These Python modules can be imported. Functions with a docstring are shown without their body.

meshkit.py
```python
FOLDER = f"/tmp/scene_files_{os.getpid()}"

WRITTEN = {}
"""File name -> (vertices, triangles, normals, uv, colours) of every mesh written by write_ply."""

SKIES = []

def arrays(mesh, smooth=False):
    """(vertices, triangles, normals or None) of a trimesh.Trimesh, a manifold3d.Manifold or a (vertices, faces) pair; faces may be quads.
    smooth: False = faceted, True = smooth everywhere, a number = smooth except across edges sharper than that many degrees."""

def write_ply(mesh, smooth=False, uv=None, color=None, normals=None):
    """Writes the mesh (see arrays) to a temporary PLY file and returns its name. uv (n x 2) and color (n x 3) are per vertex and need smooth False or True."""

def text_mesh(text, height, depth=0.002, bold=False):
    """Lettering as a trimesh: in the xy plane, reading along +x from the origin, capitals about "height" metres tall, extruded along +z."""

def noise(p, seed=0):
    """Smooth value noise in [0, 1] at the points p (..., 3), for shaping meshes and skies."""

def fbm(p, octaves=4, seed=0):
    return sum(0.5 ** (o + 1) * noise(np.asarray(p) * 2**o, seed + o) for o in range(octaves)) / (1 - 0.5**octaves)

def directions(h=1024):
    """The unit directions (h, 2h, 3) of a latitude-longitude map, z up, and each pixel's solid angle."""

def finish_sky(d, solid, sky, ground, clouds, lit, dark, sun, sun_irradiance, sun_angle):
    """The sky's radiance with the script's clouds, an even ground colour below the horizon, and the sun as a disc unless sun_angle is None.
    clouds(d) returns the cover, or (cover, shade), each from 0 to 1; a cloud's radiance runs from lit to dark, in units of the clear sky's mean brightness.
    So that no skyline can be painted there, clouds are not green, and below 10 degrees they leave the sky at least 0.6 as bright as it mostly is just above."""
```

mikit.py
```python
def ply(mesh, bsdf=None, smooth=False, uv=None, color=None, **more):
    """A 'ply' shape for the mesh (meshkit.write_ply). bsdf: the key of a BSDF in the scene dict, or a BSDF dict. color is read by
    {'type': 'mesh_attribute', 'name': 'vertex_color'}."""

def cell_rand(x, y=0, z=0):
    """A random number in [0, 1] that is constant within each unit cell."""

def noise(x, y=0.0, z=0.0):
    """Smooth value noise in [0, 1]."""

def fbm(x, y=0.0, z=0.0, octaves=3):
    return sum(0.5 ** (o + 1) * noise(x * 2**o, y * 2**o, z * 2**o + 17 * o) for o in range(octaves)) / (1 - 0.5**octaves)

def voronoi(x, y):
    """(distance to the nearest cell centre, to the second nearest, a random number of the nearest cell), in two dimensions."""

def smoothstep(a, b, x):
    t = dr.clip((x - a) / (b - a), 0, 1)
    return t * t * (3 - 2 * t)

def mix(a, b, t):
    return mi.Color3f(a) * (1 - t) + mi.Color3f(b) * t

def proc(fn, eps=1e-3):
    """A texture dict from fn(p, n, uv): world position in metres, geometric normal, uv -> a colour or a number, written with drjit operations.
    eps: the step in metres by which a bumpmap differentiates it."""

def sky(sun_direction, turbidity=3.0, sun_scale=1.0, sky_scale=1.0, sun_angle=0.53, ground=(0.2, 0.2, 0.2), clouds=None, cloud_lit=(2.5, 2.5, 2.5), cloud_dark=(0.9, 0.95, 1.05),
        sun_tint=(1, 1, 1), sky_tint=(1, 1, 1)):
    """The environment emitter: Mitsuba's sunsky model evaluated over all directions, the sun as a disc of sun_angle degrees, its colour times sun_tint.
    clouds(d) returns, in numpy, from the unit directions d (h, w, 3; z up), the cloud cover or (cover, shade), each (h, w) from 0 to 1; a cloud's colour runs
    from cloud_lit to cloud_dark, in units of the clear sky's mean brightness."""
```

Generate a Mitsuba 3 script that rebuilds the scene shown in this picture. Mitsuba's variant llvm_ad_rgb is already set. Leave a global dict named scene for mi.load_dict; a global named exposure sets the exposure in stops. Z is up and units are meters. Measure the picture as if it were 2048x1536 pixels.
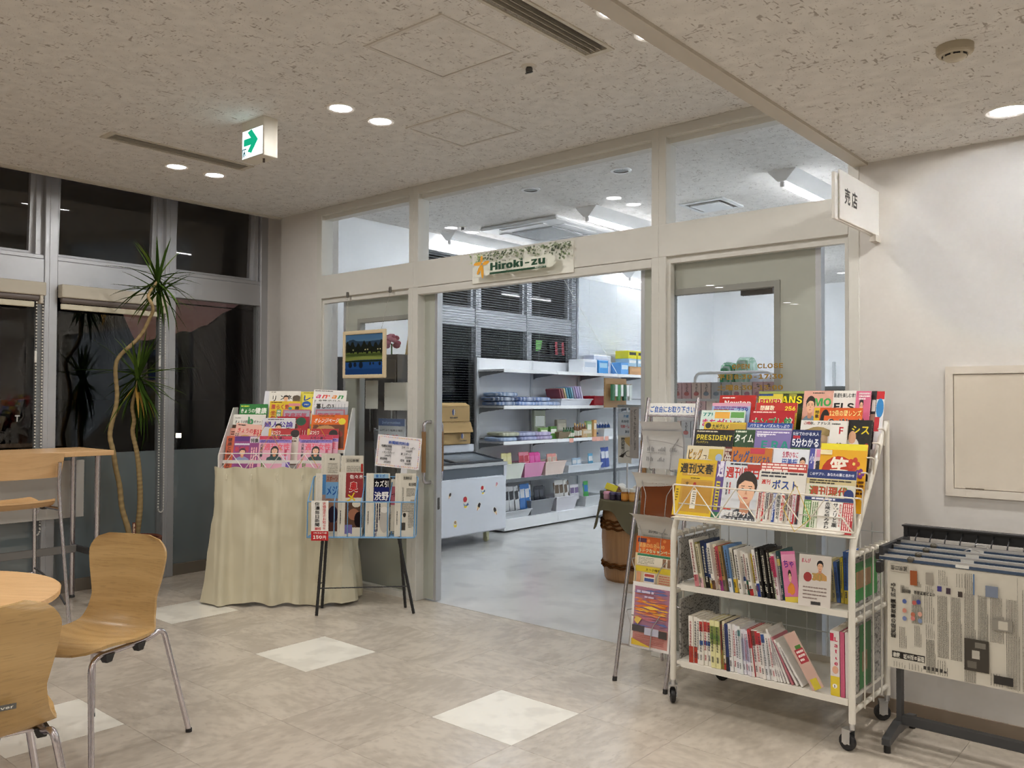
import math, random
import numpy as np, trimesh, drjit as dr, mitsuba as mi, mikit
from mikit import noise, fbm, smoothstep, mix, cell_rand
from shapely.geometry import Polygon
random.seed(7); rng = np.random.default_rng(7)
T4 = mi.ScalarTransform4f
scene, labels = {}, {}
exposure = 0.0
# ---------------- camera: eye height 1.36 m, yaw 40.76 deg left of +Y, pitch 1.1 deg up
yaw, pit, rol = 0.711395, 0.0191341, 0.0043877
fwd = np.array([-math.sin(yaw)*math.cos(pit), math.cos(yaw)*math.cos(pit), math.sin(pit)])
r0 = np.array([math.cos(yaw), math.sin(yaw), 0]); u0 = np.cross(r0, fwd)
up = u0*math.cos(rol) - r0*math.sin(rol)
eye = np.array([0, 0, 1.36])
scene['camera'] = dict(type='perspective', fov=2*math.degrees(math.atan(1024/1688.35)), fov_axis='x', near_clip=0.05, far_clip=5000,
                       to_world=T4().look_at(origin=eye.tolist(), target=(eye+fwd).tolist(), up=up.tolist()))
# ---------------- light: dusk sky outside, LED downlights in the lobby, fluorescent tubes in the shop
def dusk_clouds(d):
    import meshkit
    n = meshkit.fbm(np.stack([d[..., 0]*5, d[..., 1]*5, d[..., 2]*26], -1), 4, 3)
    return np.clip((n-.5)*5, 0, 1)*.7
scene['dusk_sky'] = dict(mikit.sky([-0.9, 0.35, 0.05], turbidity=4, sun_scale=0.0, sky_scale=0.22, sky_tint=(.62, .62, 2.4), ground=(.02, .02, .02),
                                   clouds=dusk_clouds, cloud_lit=(.55, .35, .55), cloud_dark=(.4, .3, .5)), sampling_weight=0.3)
LED, LEDW, TUBE, EXIT = 215.0, 620.0, 210.0, 2.2      # radiances
LED_C, TUBE_C = np.array([1.0, .965, .92]), np.array([.87, .94, 1.0])

# ---------------- helpers
def lin(h):
    if not isinstance(h, str): return np.asarray(h, float)
    c = np.array([int(h[i:i+2], 16) for i in (1, 3, 5)])/255
    return np.where(c < .04045, c/12.92, ((c+.055)/1.055)**2.4)
def rgb(h): return {'type': 'rgb', 'value': lin(h).tolist()}
VC = {'type': 'mesh_attribute', 'name': 'vertex_color'}
def two(d): return {'type': 'twosided', 'bsdf': d}
def prin(**k): return two(dict(type='principled', **k))
scene['paint'] = prin(base_color=VC, roughness=.42, specular=.5)
scene['gloss'] = prin(base_color=VC, roughness=.16, specular=.55)
scene['print'] = prin(base_color=VC, roughness=.34, specular=.4)
scene['matte'] = two({'type': 'diffuse', 'reflectance': VC})
scene['alum'] = prin(base_color=rgb('#b9bbbf'), roughness=.38, metallic=.55, specular=.5)
scene['chrome'] = two({'type': 'roughconductor', 'material': 'Cr', 'alpha': .07})
scene['steel'] = prin(base_color=rgb('#c9cacb'), roughness=.25, metallic=.9)
scene['glass'] = {'type': 'thindielectric', 'int_ior': 1.5}
scene['acrylic'] = {'type': 'thindielectric', 'int_ior': 1.45}
scene['leaf'] = {'type': 'principledthin', 'base_color': VC, 'roughness': .4, 'diff_trans': .5}
scene['satin'] = prin(base_color=rgb('#c6bfa6'), roughness=.36, specular=.5, sheen=.5)
def ceil_fn(p, n, uv):
    x, y = p.x, p.y
    w = noise(x*7, y*7, 1)*3
    a = noise(x*150+w, y*52, 2); b = noise(x*48, y*140+w, 5)
    reg = noise(x*23, y*23, 9)
    s = dr.maximum(smoothstep(.80, .90, a), smoothstep(.82, .92, b))*smoothstep(.3, .6, reg)
    pit_ = smoothstep(.86, .93, noise(x*210, y*210, 4))*.5
    g = .94 + .12*noise(x*30, y*30, 3)
    return mix(mi.Color3f(.735, .72, .695)*g, mi.Color3f(.36, .33, .30), dr.minimum(s*.85+pit_, .9))
scene['rockwool'] = two({'type': 'diffuse', 'reflectance': mikit.proc(ceil_fn)})
def vinyl_fn(p, n, uv):
    x, y = p.x, p.y
    i, j = dr.floor((x+3.992)/.4515), dr.floor((y-2.542)/.4515)
    r = cell_rand(i, j, 3)
    ca = dr.select(r > .5, 1.0, 0.0)
    u = dr.select(ca > .5, x, y); v = dr.select(ca > .5, y, x)
    q = fbm(u*5+r*40, v*9, r*9, 4)*.6 + fbm(u*22+r*9, v*40, 3, 3)*.4
    st = smoothstep(.62, .80, fbm(u*26, v*60, r*20, 3))
    c = mix((.455, .405, .34), (.37, .325, .27), smoothstep(.33, .68, q))
    return mix(c, (.29, .245, .20), st*.34)*(.97+.06*r)
scene['vinyl'] = prin(base_color=mikit.proc(vinyl_fn), roughness=.27, specular=.5)
def cream_fn(p, n, uv):
    q = fbm(p.x*9, p.y*9, 3, 4)
    return mix((.68, .655, .585), (.60, .575, .51), smoothstep(.45, .75, q))
scene['cream_vinyl'] = prin(base_color=mikit.proc(cream_fn), roughness=.26, specular=.5)
def shop_floor_fn(p, n, uv):
    q = fbm(p.x*6, p.y*6, 5, 4)
    return mix((.48, .475, .46), (.43, .425, .415), smoothstep(.4, .75, q))
scene['shop_vinyl'] = prin(base_color=mikit.proc(shop_floor_fn), roughness=.22, specular=.55)
def veneer_fn(p, n, uv):
    u, v = uv.x, uv.y
    w = fbm(u*3, v*7, 2, 3)
    g = fbm(u*7+w*2, v*260+w*9, 1, 3)
    b = smoothstep(.35, .7, fbm(u*2.2, v*34+w*4, 7, 3))
    f = smoothstep(.72, .8, noise(u*25, v*420, 3))*.18
    return mix((.455, .295, .125), (.35, .215, .082), b*.45+g*.45)*(1-f*.6)
scene['veneer'] = prin(base_color=mikit.proc(veneer_fn), roughness=.30, specular=.5, clearcoat=.3, clearcoat_gloss=.8)
def beech_fn(p, n, uv):
    u, v = uv.x, uv.y
    g = fbm(u*5, v*70, 2, 3); f = smoothstep(.6, .8, noise(u*30, v*260, 4))
    return mix((.66, .42, .21), (.54, .32, .145), g*.8+f*.2)
scene['beech'] = prin(base_color=mikit.proc(beech_fn), roughness=.33, specular=.5)
def barrel_fn(p, n, uv):
    u, v = uv.x, uv.y
    s = dr.floor(u*26); r = cell_rand(s, 1, 2)
    g = fbm(u*210, v*5+r*30, r*8, 3)
    return mix((.30, .155, .06), (.17, .08, .03), g*.75+r*.25)
scene['barrel_wood'] = prin(base_color=mikit.proc(barrel_fn), roughness=.4, specular=.4)
def wall_fn(p, n, uv):
    return mix((.63, .61, .585), (.595, .575, .55), fbm(p.x*55, p.z*55, p.y*55, 2))
scene['wallpaper'] = two({'type': 'diffuse', 'reflectance': mikit.proc(wall_fn)})
def granite_fn(p, n, uv):
    a = noise(p.x*160, p.y*160, p.z*160); b = noise(p.x*90, p.y*90, p.z*90+9)
    return mix((.32, .31, .29), (.10, .095, .09), smoothstep(.5, .7, a*.6+b*.4))
scene['granite_board'] = prin(base_color=mikit.proc(granite_fn), roughness=.5)

def cat(*ms):
    ms = [m for m in ms if m is not None]
    return ms[0] if len(ms) == 1 else trimesh.util.concatenate(ms)
def bx(x0, x1, y0, y1, z0, z1):
    m = trimesh.creation.box(bounds=[[min(x0, x1), min(y0, y1), min(z0, z1)], [max(x0, x1), max(y0, y1), max(z0, z1)]]); return m
def rbx(x0, x1, y0, y1, z0, z1, c=.004):
    """box with chamfered edges"""
    a, b = np.minimum([x0, y0, z0], [x1, y1, z1]), np.maximum([x0, y0, z0], [x1, y1, z1])
    c = min(c, *(0.45*(b-a))); v = []
    for k in range(3):
        for s in np.ndindex(2, 2, 2):
            p = [(a, b)[s[i]][i] + ((c, -c)[s[i]] if i != k else 0) for i in range(3)]; v.append(p)
    return trimesh.convex.convex_hull(np.array(v))
def tube(path, r, sides=8, closed=False, cap=True):
    p = np.asarray(path, float); n = len(p)
    if closed: t = np.roll(p, -1, 0) - np.roll(p, 1, 0)
    else: t = np.gradient(p, axis=0)
    t /= np.linalg.norm(t, axis=1, keepdims=True)+1e-12
    a = np.cross(t[0], [0, 0, 1] if abs(t[0][2]) < .9 else [1, 0, 0]); a /= np.linalg.norm(a)
    A = []
    for i in range(n):
        a = a - t[i]*(a@t[i]); a /= np.linalg.norm(a)+1e-12; A.append(a)
    A = np.array(A); B = np.cross(t, A); ang = np.arange(sides)*2*np.pi/sides
    r = np.broadcast_to(r, (n,))
    v = p[:, None] + r[:, None, None]*(np.cos(ang)[None, :, None]*A[:, None] + np.sin(ang)[None, :, None]*B[:, None])
    m = n if closed else n-1
    i, j = np.meshgrid(np.arange(m), np.arange(sides), indexing='ij'); i2 = (i+1) % n; j2 = (j+1) % sides
    q = np.stack([i*sides+j, i*sides+j2, i2*sides+j2, i2*sides+j], -1).reshape(-1, 4)
    f = np.vstack([q[:, [0, 1, 2]], q[:, [0, 2, 3]]]); v = v.reshape(-1, 3)
    if cap and not closed:
        k = len(v); v = np.vstack([v, p[0], p[-1]]); j = np.arange(sides)
        f = np.vstack([f, np.stack([(j+1) % sides, j, j*0+k], 1), np.stack([j+(n-1)*sides, (j+1) % sides+(n-1)*sides, j*0+k+1], 1)])
    return trimesh.Trimesh(v, f, process=False)
def bend(pts, r=.03, k=5):
    """polyline with rounded corners"""
    P = [np.asarray(p, float) for p in pts]; out = [P[0]]
    for i in range(1, len(P)-1):
        a, b, c = P[i-1], P[i], P[i+1]
        d = min(r, .48*np.linalg.norm(a-b), .48*np.linalg.norm(c-b))
        s, e = b+(a-b)/np.linalg.norm(a-b)*d, b+(c-b)/np.linalg.norm(c-b)*d
        for t in np.linspace(0, 1, k): out.append((1-t)**2*s+2*t*(1-t)*b+t*t*e)
    out.append(P[-1]); return np.array(out)
def spline(pts, n=40):
    from scipy.interpolate import CubicSpline
    p = np.asarray(pts, float); s = np.r_[0, np.cumsum(np.linalg.norm(np.diff(p, axis=0), axis=1))]
    return CubicSpline(s, p)(np.linspace(0, s[-1], n))
def lathe(prof, seg=28, at=(0, 0, 0)):
    m = trimesh.creation.revolve(np.array(prof, float), sections=seg); m.apply_translation(at); return m
def prism(pts, h, at=(0, 0, 0)):
    m = trimesh.creation.extrude_polygon(Polygon(pts), h, engine='earcut'); m.apply_translation(at); return m
def fr(o, right, up):
    """4x4 frame: x right, y up, z out of the face"""
    r = np.asarray(right, float); r = r/np.linalg.norm(r); u = np.asarray(up, float); u = u-r*(u@r); u /= np.linalg.norm(u)
    M = np.eye(4); M[:3, 0], M[:3, 1], M[:3, 2], M[:3, 3] = r, u, np.cross(r, u), o; return M
def mv(m, M): m = m.copy(); m.apply_transform(M); return m
def rotz(a, at=(0, 0, 0)):
    M = np.eye(4); c, s = math.cos(a), math.sin(a); M[:2, :2] = [[c, -s], [s, c]]; M[:3, 3] = at; return M
used = {}
def number(key):
    n = used.get(key, 0); used[key] = n+1
    return key if n == 0 else f'{key}_{n:03d}'
def thing(name, label=None, cat_=None, group=None):
    k = number(name)
    if label: labels[k] = {'label': label, 'category': cat_, **({'group': group} if group else {})}
    return k
def put(key, mesh, mat, col=None, smooth=False, uv=None, label=None, **more):
    """one shape entry; col: one colour or one per vertex"""
    if smooth and smooth is not True and uv is None:
        mesh = trimesh.graph.smooth_shade(mesh, angle=math.radians(smooth), facet_minarea=None); smooth = True
    if col is not None:
        c = lin(col); c = np.tile(c, (len(mesh.vertices), 1)) if c.ndim == 1 else c
    else: c = None
    scene[key] = mikit.ply(mesh, mat, smooth=bool(smooth), uv=uv, color=c, **more)
    if label: labels.setdefault(key, {})['label'] = label
    return key
def part(parent, name, mesh, mat, col=None, **k): return put(number(f'{parent}__{name}'), mesh, mat, col, **k)
def solo(name, label, cat_, mesh, mat, col=None, group=None, **k):
    key = thing(name, label, cat_, group); return put(key, mesh, mat, col, **k)
def struct(name, mesh=None, *a, **k):
    key = number(name); labels[key] = {'kind': 'structure'}
    if mesh is not None: put(key, mesh, *a, **k)
    return key
def boxuv(m, s=1.0, grain='x'):
    """un-shared triangles with uv in metres, u along the grain axis"""
    m = m.copy(); m.unmerge_vertices(); n = np.repeat(m.face_normals, 3, 0); v = m.vertices
    ax = np.abs(n).argmax(1); g = 'xyz'.index(grain); uv = np.zeros((len(v), 2))
    for k in range(3):
        o = [i for i in range(3) if i != k]; a = g if g in o else o[0]; b = [i for i in o if i != a][0]
        s_ = ax == k; uv[s_, 0], uv[s_, 1] = v[s_, a], v[s_, b] + .37*k
    return m, uv*s
# ---------------- lettering: outlines of the characters used, on a 64 grid
CHARS = '!-:0123456789ABCDEFGHILMNOPRSTVabefiklmnortuvwz、々・あいうおかがきくけこごさしすせただちっつづでとどなにのはひぷほまみむめもゃょよらりるれわをんアィイウエオカキギクグコサシジスズタッツテデトドナネバパヒビプペポミムメャラリルレロンー下主九事人代佐体価保信倍健元公円冷分刊割動化十危反取号合告和問坐報塾売土夕多大奥女婦安定家小州平帖年広店庭康引性情手改故数文料新日春暮曜月望朝木本東楽止休毎民気治法派港沢特現理生田由画症痛発甘的目相知神祝秋笑米組経美聞肩腰自茶菜薬蔵補認論販超週送道違選部酒野金鉄険集題飲館首香骨償桜渋濃'  # every character that is drawn below, in the order of the outlines
OUTLINES = [
[17,783,850,1044,1235,1361,1293,1164,908,-2,855,815,1391,1303],
[31,1053,2013,2007,1047],
[13,674,804,997,1187,1248,1117,860,734,-2,655,722,852,1108,1233,1166,972,780],
[31,672,743,1069,1455,2029,2218,2402,2394,2258,1804,1101,787,-1,1319,1238,1363,1618,1748,1887,1704,1512],
[31,780,787,1363,1384,867,874,1391,1903,1875,2323,2316],
[31,740,810,1198,1647,2156,2342,2273,1491,2387,2380,716,722,1760,1829,1704,1449,1255,1188],
[31,847,662,1174,1235,1554,1814,1691,1180,1185,1640,744,751,2287,2281,1761,2079,2331,2389,2257,1933,1356],
[31,594,600,1454,1967,1177,1689,1698,2210,2201,2456,2450,2194,2188,1676,1682],
[31,910,662,1174,1299,1554,1748,1814,1755,1565,1373,1179,732,815,2223,2216,1256,1187,1249,1507,1763,2207,2326,2192,1804,1228],
[31,662,799,1519,2031,1506,1954,2270,2326,2193,1804,1292,911,-1,1174,1363,1618,1813,1818,1629,1437,1242],
[31,744,751,2351,2344,1420,908,1768],
[31,660,730,1118,801,741,744,940,1263,1712,2219,2344,2340,2144,1950,2204,2391,2386,2191,1676,1164,847,-1,1173,1298,1618,1812,1879,1754,1435,1240,-1,1252,1377,1633,1762,1830,1704,1449,1255],
[31,674,810,1070,1391,2029,2282,2341,2269,1548,1036,1561,986,797,-1,1186,1311,1630,1825,1830,1641,1385,1254],
[37,588,1391,2095,2828,2252,2068,1363,1164,-1,1498,1946,1703,1703],
[32,751,1902,2347,2404,2208,2014,2268,2456,2451,2255,1868,716,-1,1235,1812,1881,1691,1243,-1,1249,1761,1892,1830,1640,1256],
[36,667,674,807,1068,1390,2158,2412,2663,2723,2211,2023,1640,1447,1250,1241,1491,1875,2069,2200,2712,2513,2060,1548,1166,851],
[35,751,1838,2409,2594,2650,2516,2256,1676,716,-1,1235,1748,2072,2082,1831,1256],
[29,751,2287,2280,1256,1249,2209,2203,1242,1235,2259,2252,716],
[28,751,2223,2216,1256,1247,2143,2137,1241,1228,716],
[36,667,674,872,1068,1390,2094,2475,2662,2724,2212,2023,1640,1447,1250,1240,1428,1619,2004,2200,2201,1753,1759,2719,2644,2189,1612,1166,851],
[36,751,1263,1249,2145,2159,2671,2636,2124,2138,1242,1228,716],
[24,652,659,1043,1000,680,687,1967,1960,1576,1555,1939,1932],
[27,751,1263,1235,2195,2188,716],
[45,716,751,1583,2007,2479,3311,3276,2700,2725,2188,1740,1253,1228],
[37,751,1327,2200,2223,2735,2700,2125,1251,1228,716],
[37,667,674,807,1067,1455,1903,2285,2538,2724,2779,2709,2383,1996,1484,1103,787,-1,1251,1240,1428,1619,2004,2134,2268,2149,1832,1447],
[31,751,1903,2220,2406,2399,2137,1751,1239,1228,716,-1,1246,1823,1890,1830,1640,1256],
[32,751,1903,2346,2407,2400,2268,2073,2508,1932,1496,1240,1228,716,-1,1247,1824,1890,1831,1640,1256],
[32,784,663,1175,1299,1682,1942,1816,1180,800,742,940,1263,1711,2157,2346,2405,1957,1895,1704,1384,1254,1378,2015,2395,2451,2190,1740,1164],
[32,680,687,2543,2536,1832,1804,1292,1320],
[37,1356,623,1199,1748,2287,2863,2060],
[28,658,663,793,1564,1630,1505,1248,1182,671,932,1190,1574,1956,2082,2124,1676,1679,1420,972,719,-1,1107,1297,1490,1620,1624,1174],
[31,751,1263,1250,1510,1830,2085,2273,2395,2389,2257,1997,1548,1232,1228,716,-1,1239,1426,1748,1882,1695,1504,1375,1244],
[29,663,736,1190,1830,2146,2270,2263,1175,1235,1426,1618,1812,2259,2062,1804,1356,974,785,-1,1312,1180,1756,1758,1568],
[20,550,870,875,1071,1328,1775,1706,1514,1384,1382,1702,1696,1376,1356,844,864,544],
[14,678,1254,1228,716,-2,748,751,945,1136,1262,1195,1065,874],
[29,751,1263,1245,1766,2342,1755,2316,1740,1366,1236,1228,716],
[16,751,1263,1236,1298,1426,1484,1036,720],
[45,742,1190,1250,1510,1830,2145,2470,2790,2981,3231,3212,2700,2717,2464,2271,2205,2188,1740,1693,1504,1375,1244,1228,716],
[31,742,1254,1250,1380,1638,1958,2211,2335,2316,1804,1820,1568,1439,1245,1228,716],
[30,663,669,801,1254,1638,2020,2270,2259,2062,1740,1356,1037,785,-1,1180,1299,1618,1815,1694,1568,1311],
[20,742,1254,1250,1510,1766,1759,1439,1244,1228,716],
[18,614,806,812,1324,1318,1638,1632,1312,1300,1426,1554,1612,1100,847,800,608],
[31,742,1254,1237,1363,1554,1814,1830,2342,2316,1804,1809,1614,1356,1100,847,724],
[30,614,1126,1491,1894,2406,1740,1164],
[42,614,1126,1365,1638,2086,2389,2598,3174,2636,2124,1883,1548,1036],
[28,716,721,1503,736,742,2150,2081,1427,2130,2124],
[48,596,856,920,1614,1611,1352],
[48,791,1380,1843,2161,2026,2986,3175,2908,2580,2959,2698,1495,1692,2200,2659,1827,1109],
[48,1693,1762,2020,2276,2464,2395,2200,1881],
[48,785,922,1571,1572,1575,936,1006,1645,1716,2099,2030,3055,3050,2664,2855,2852,3169,3355,3347,3085,2762,2248,2060,1803,1677,1291,1035,-1,2064,2062,2318,2899,2970,2782,2655,-1,1959,1957,2406,2472,-1,1951,1944,2272,-1,1169,1619,1564,1238],
[48,2538,2604,2797,2987,3295,3411,3154,3026,2849,-2,877,943,1326,1306,1554,1747,1947,2075,2263,2063,1803,1355,1105,923],
[48,995,1061,1831,2599,2852,3041,3100,3030,2833,2509,1608,1421,1422,2065,2388,2584,2653,2528,2210,1118,-2,1390,1459,2864,2795],
[48,2602,2669,2798,3495,3558,3298,-2,786,920,1438,1445,869,874,1451,1524,1907,1900,2476,2471,1829,1824,2529,2848,3164,3288,3219,3087,2506,2122,1998,2064,2512,2835,2840,2587,1818,1805,1610,1099,910,-1,1170,1424,1431,1236],
[48,2667,2926,3053,3486,3546,3225,-2,742,744,1449,1587,1970,1897,2472,2659,2646,2445,2057,1547,1552,2064,2197,2274,2211,1891,1763,1494,1162,1033,779,716,1045,1378,802],
[48,2602,2861,2738,2739,3059,3254,3381,3630,3436,3308,3114,3485,3481,3160,2913,-2,738,744,1449,1522,1906,1833,2408,2658,2578,2315,1993,1610,1482,1486,1488,1999,2130,2273,2147,1763,1494,1097,715,1046,1314],
[48,992,996,2212,2088,1064,1070,2030,1970,2228,2355,2414,3055,3050,2536,2597,3110,3237,3233,2783,3032,2836,2070,2138,2458,2334,1182,-2,1041,1178,1498,1561,1426,1488,1870,2831,2826,2441,1545,1164],
[48,1118,1185,1381,2484,2547,2799,1566,2703,2827,2504,1305],
[48,1699,1769,2536,2611,2930,2985,3433,3428,2978,2834,2637,2248,1932,2191,2453,2594,-2,853,1010,1394,1243,1373,1562,1291,971],
[48,979,1051,1372,1435,1428,1490,1808,2448,3154,3148,2570,1610,1229,-2,1198,2927,2986,2921,2408,1257],
[48,1134,2734,2739,3059,3254,3381,3630,3565,3436,3308,3114,2922,2856,2344,1192,-2,918,1051,1371,1363,1489,2320,3089,3084,2249,1482,1038],
[48,997,1003,2155,2034,2356,2540,3118,3245,3240,2726,3098,2903,2136,2141,2525,2277,-2,1042,1179,1245,1373,1563,1430,1426,1552,1935,2896,2891,2249,1609,1228],
[48,1172,1202,1651,1617,1871,2384,2707,3097,3348,3022,2634,1864,1356],
[48,747,877,2157,2163,2483,2541,3437,3496,2535,2649,2514,2124,1608,1357,2002,1747,1494,1438,1571,1893,2149,2151,807,-1,1818,1945,2073,2203,2206,2080,1887],
[48,610,677,1254,1329,1712,1703,2472,2482,2866,2920,3433,3427,2850,2841,2646,2007,2076,2460,2466,1697,1684,1745,1936,3025,3083,1930,1483,1296,1248,671],
[48,1934,1945,2265,2385,2640,3345,3403,2954,2251,-2,2143,2147,2212,3364,3294,-2,805,875,1515,1587,1970,1900,2414,2476,2407,1830,1559,1161,843,844,1381],
[48,2670,2672,2992,3251,3562,3305,3241,2983,-2,1808,1880,2200,2256,2447,3280,3275,2825,2250,1995,-2,2078,2084,2980,3299,3230,-2,677,747,1387,1523,1906,1835,2285,2412,2343,1765,1495,1096,778,715,1046,1316],
[48,807,877,1452,1587,1906,1900,2990,2984,1766,1695,2466,2975,3224,3087,2828,2442,1481,1423,2512,2772,2776,2651,2204,1689,1364,1173,1046,1382],
[48,991,1056,1764,2597,2915,3104,3228,3222,3025,2701,1738,1551,2257,2644,2775,2780,2591,2271,1114],
[48,677,742,1899,2732,3302,3425,3355,3221,2832,2188,1611,1424,1490,2195,2841,2974,2915,2662,2214,864],
[48,676,677,2027,2540,2859,2673,3189,3316,3565,3049,3361,3222,2832,2124,1547,1424,2194,2646,2907,2912,2787,2533,2149,799],
[48,2595,2597,2918,3176,3488,3294,3103,3101,2844,-2,747,813,3312,3306,2536,2211,2013,2071,2195,3023,2954,2633,2251,1683,1629,1960,806],
[48,1106,1179,1569,1199,1201,1523,1586,1957,2861,2989,3112,1756,1495,1492,1681,2064,3153,3147,2441,1610,1292],
[48,978,1114,1505,1136,1458,1892,2732,2860,2736,2737,3380,3628,2984,2918,1756,1430,1490,1743,3025,3082,2505,1609,1164],
[48,2473,2668,2733,3431,3493,3233,-2,1426,1752,2329,2340,2660,2775,3219,3344,3148,2768,2636,2506,1992,1547,-1,1808,1935,2190,2320,2387,2003,-2,724,1381,806,811,1516,1587,1971,1965,2349,2344,1830,1106],
[48,1682,1754,2074,2137,2068,2194,2705,3346,3341,3148,2251,1933,-2,1896,1902,3309,3240,-2,853,1009,1393,1243,1372,1561,1290,970],
[48,729,801,1064,1453,1903,2415,2924,3239,3361,3353,3218,2829,2314,2121,1935,2642,2838,2970,2915,2664,2345,2073,1874,1614,1293,975,-1,1113,1300,1493,1759,1897,1575,1315,1182],
[48,1616,1620,1816,2073,2522,2467,1764,1705,2473,2546,2930,2922,3434,3365,2915,2904,3411,3472,3341,3277,2961,2699,2441,1803,-1,2002,2127,2448,2516,2132,-2,790,1009,1394,1178,1371,1560,1225,906],
[48,872,878,2096,2155,1897,1701,1371,1363,1615,2127,2518,2588,2544,2864,3046,3482,3223,2972,2834,2378,1992,1417,1101,915,990,1384],
[48,2731,2927,3248,3501,3560,3428,3106,2789,-1,3048,3239,3242,3115,-2,2588,2783,2975,3411,3470,3212,3085,-2,1518,1714,1842,2476,2599,2147,1958,2089,-2,1354,1360,1999,2129,1944,1504,1828,2456,2579,2509,2185,1673,-2,527,593,1370,1434,1623,1298,780],
[48,1616,1620,1815,2137,2457,2462,1759,1764,2468,2474,1771,1839,3312,3371,2858,2853,3365,3424,2847,2844,2840,3473,3341,3276,2897,2699,2186,1804,-1,2001,2128,2384,2452,2132,-2,797,1009,1394,1178,1372,1560,1225,906],
[48,1039,1043,1239,1497,1946,1949,1055,1124,1955,1959,1064,1134,1965,2036,2419,2414,3182,3177,2343,2403,3236,3167,2397,2392,3280,3083,2385,2187,1993,1609,1227,-1,1424,1487,1871,1936,2003,1555],
[48,659,727,925,1313,1698,1962,1194,1200,2353,2542,2146,2783,2854,3174,3164,3544,3346,3029,2701,2184,1932,2580,2713,2458,2012,1552,1293,909,-1,1044,1236,1564,1177],
[48,2538,2798,3428,3169,-2,744,813,1388,1395,1779,1773,2286,2280,1767,1818,1680,2191,2640,2771,2778,2842,3160,3021,2827,2441,1801,1419,1233,852,793,928,1123,1380,1382,-1,1113,1239,1368,1374,1181],
[48,724,797,1189,1071,1392,1577,2220,2291,2674,2603,3047,3359,3351,3087,2699,2249,1997,2062,2577,2967,2912,2597,2469,2071,2259,2000,1809,1421,1100,847,-1,1635,1885,2086,1764,-1,1179,1171,1299,1558,1311],
[48,731,801,1439,1443,1445,871,876,1515,1587,1971,1963,2475,2535,2469,1893,1823,2463,2458,1752,1809,1999,2319,2770,2840,2592,2849,3040,3227,3282,3086,2826,2313,1929,1611,1422,1369],
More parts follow.
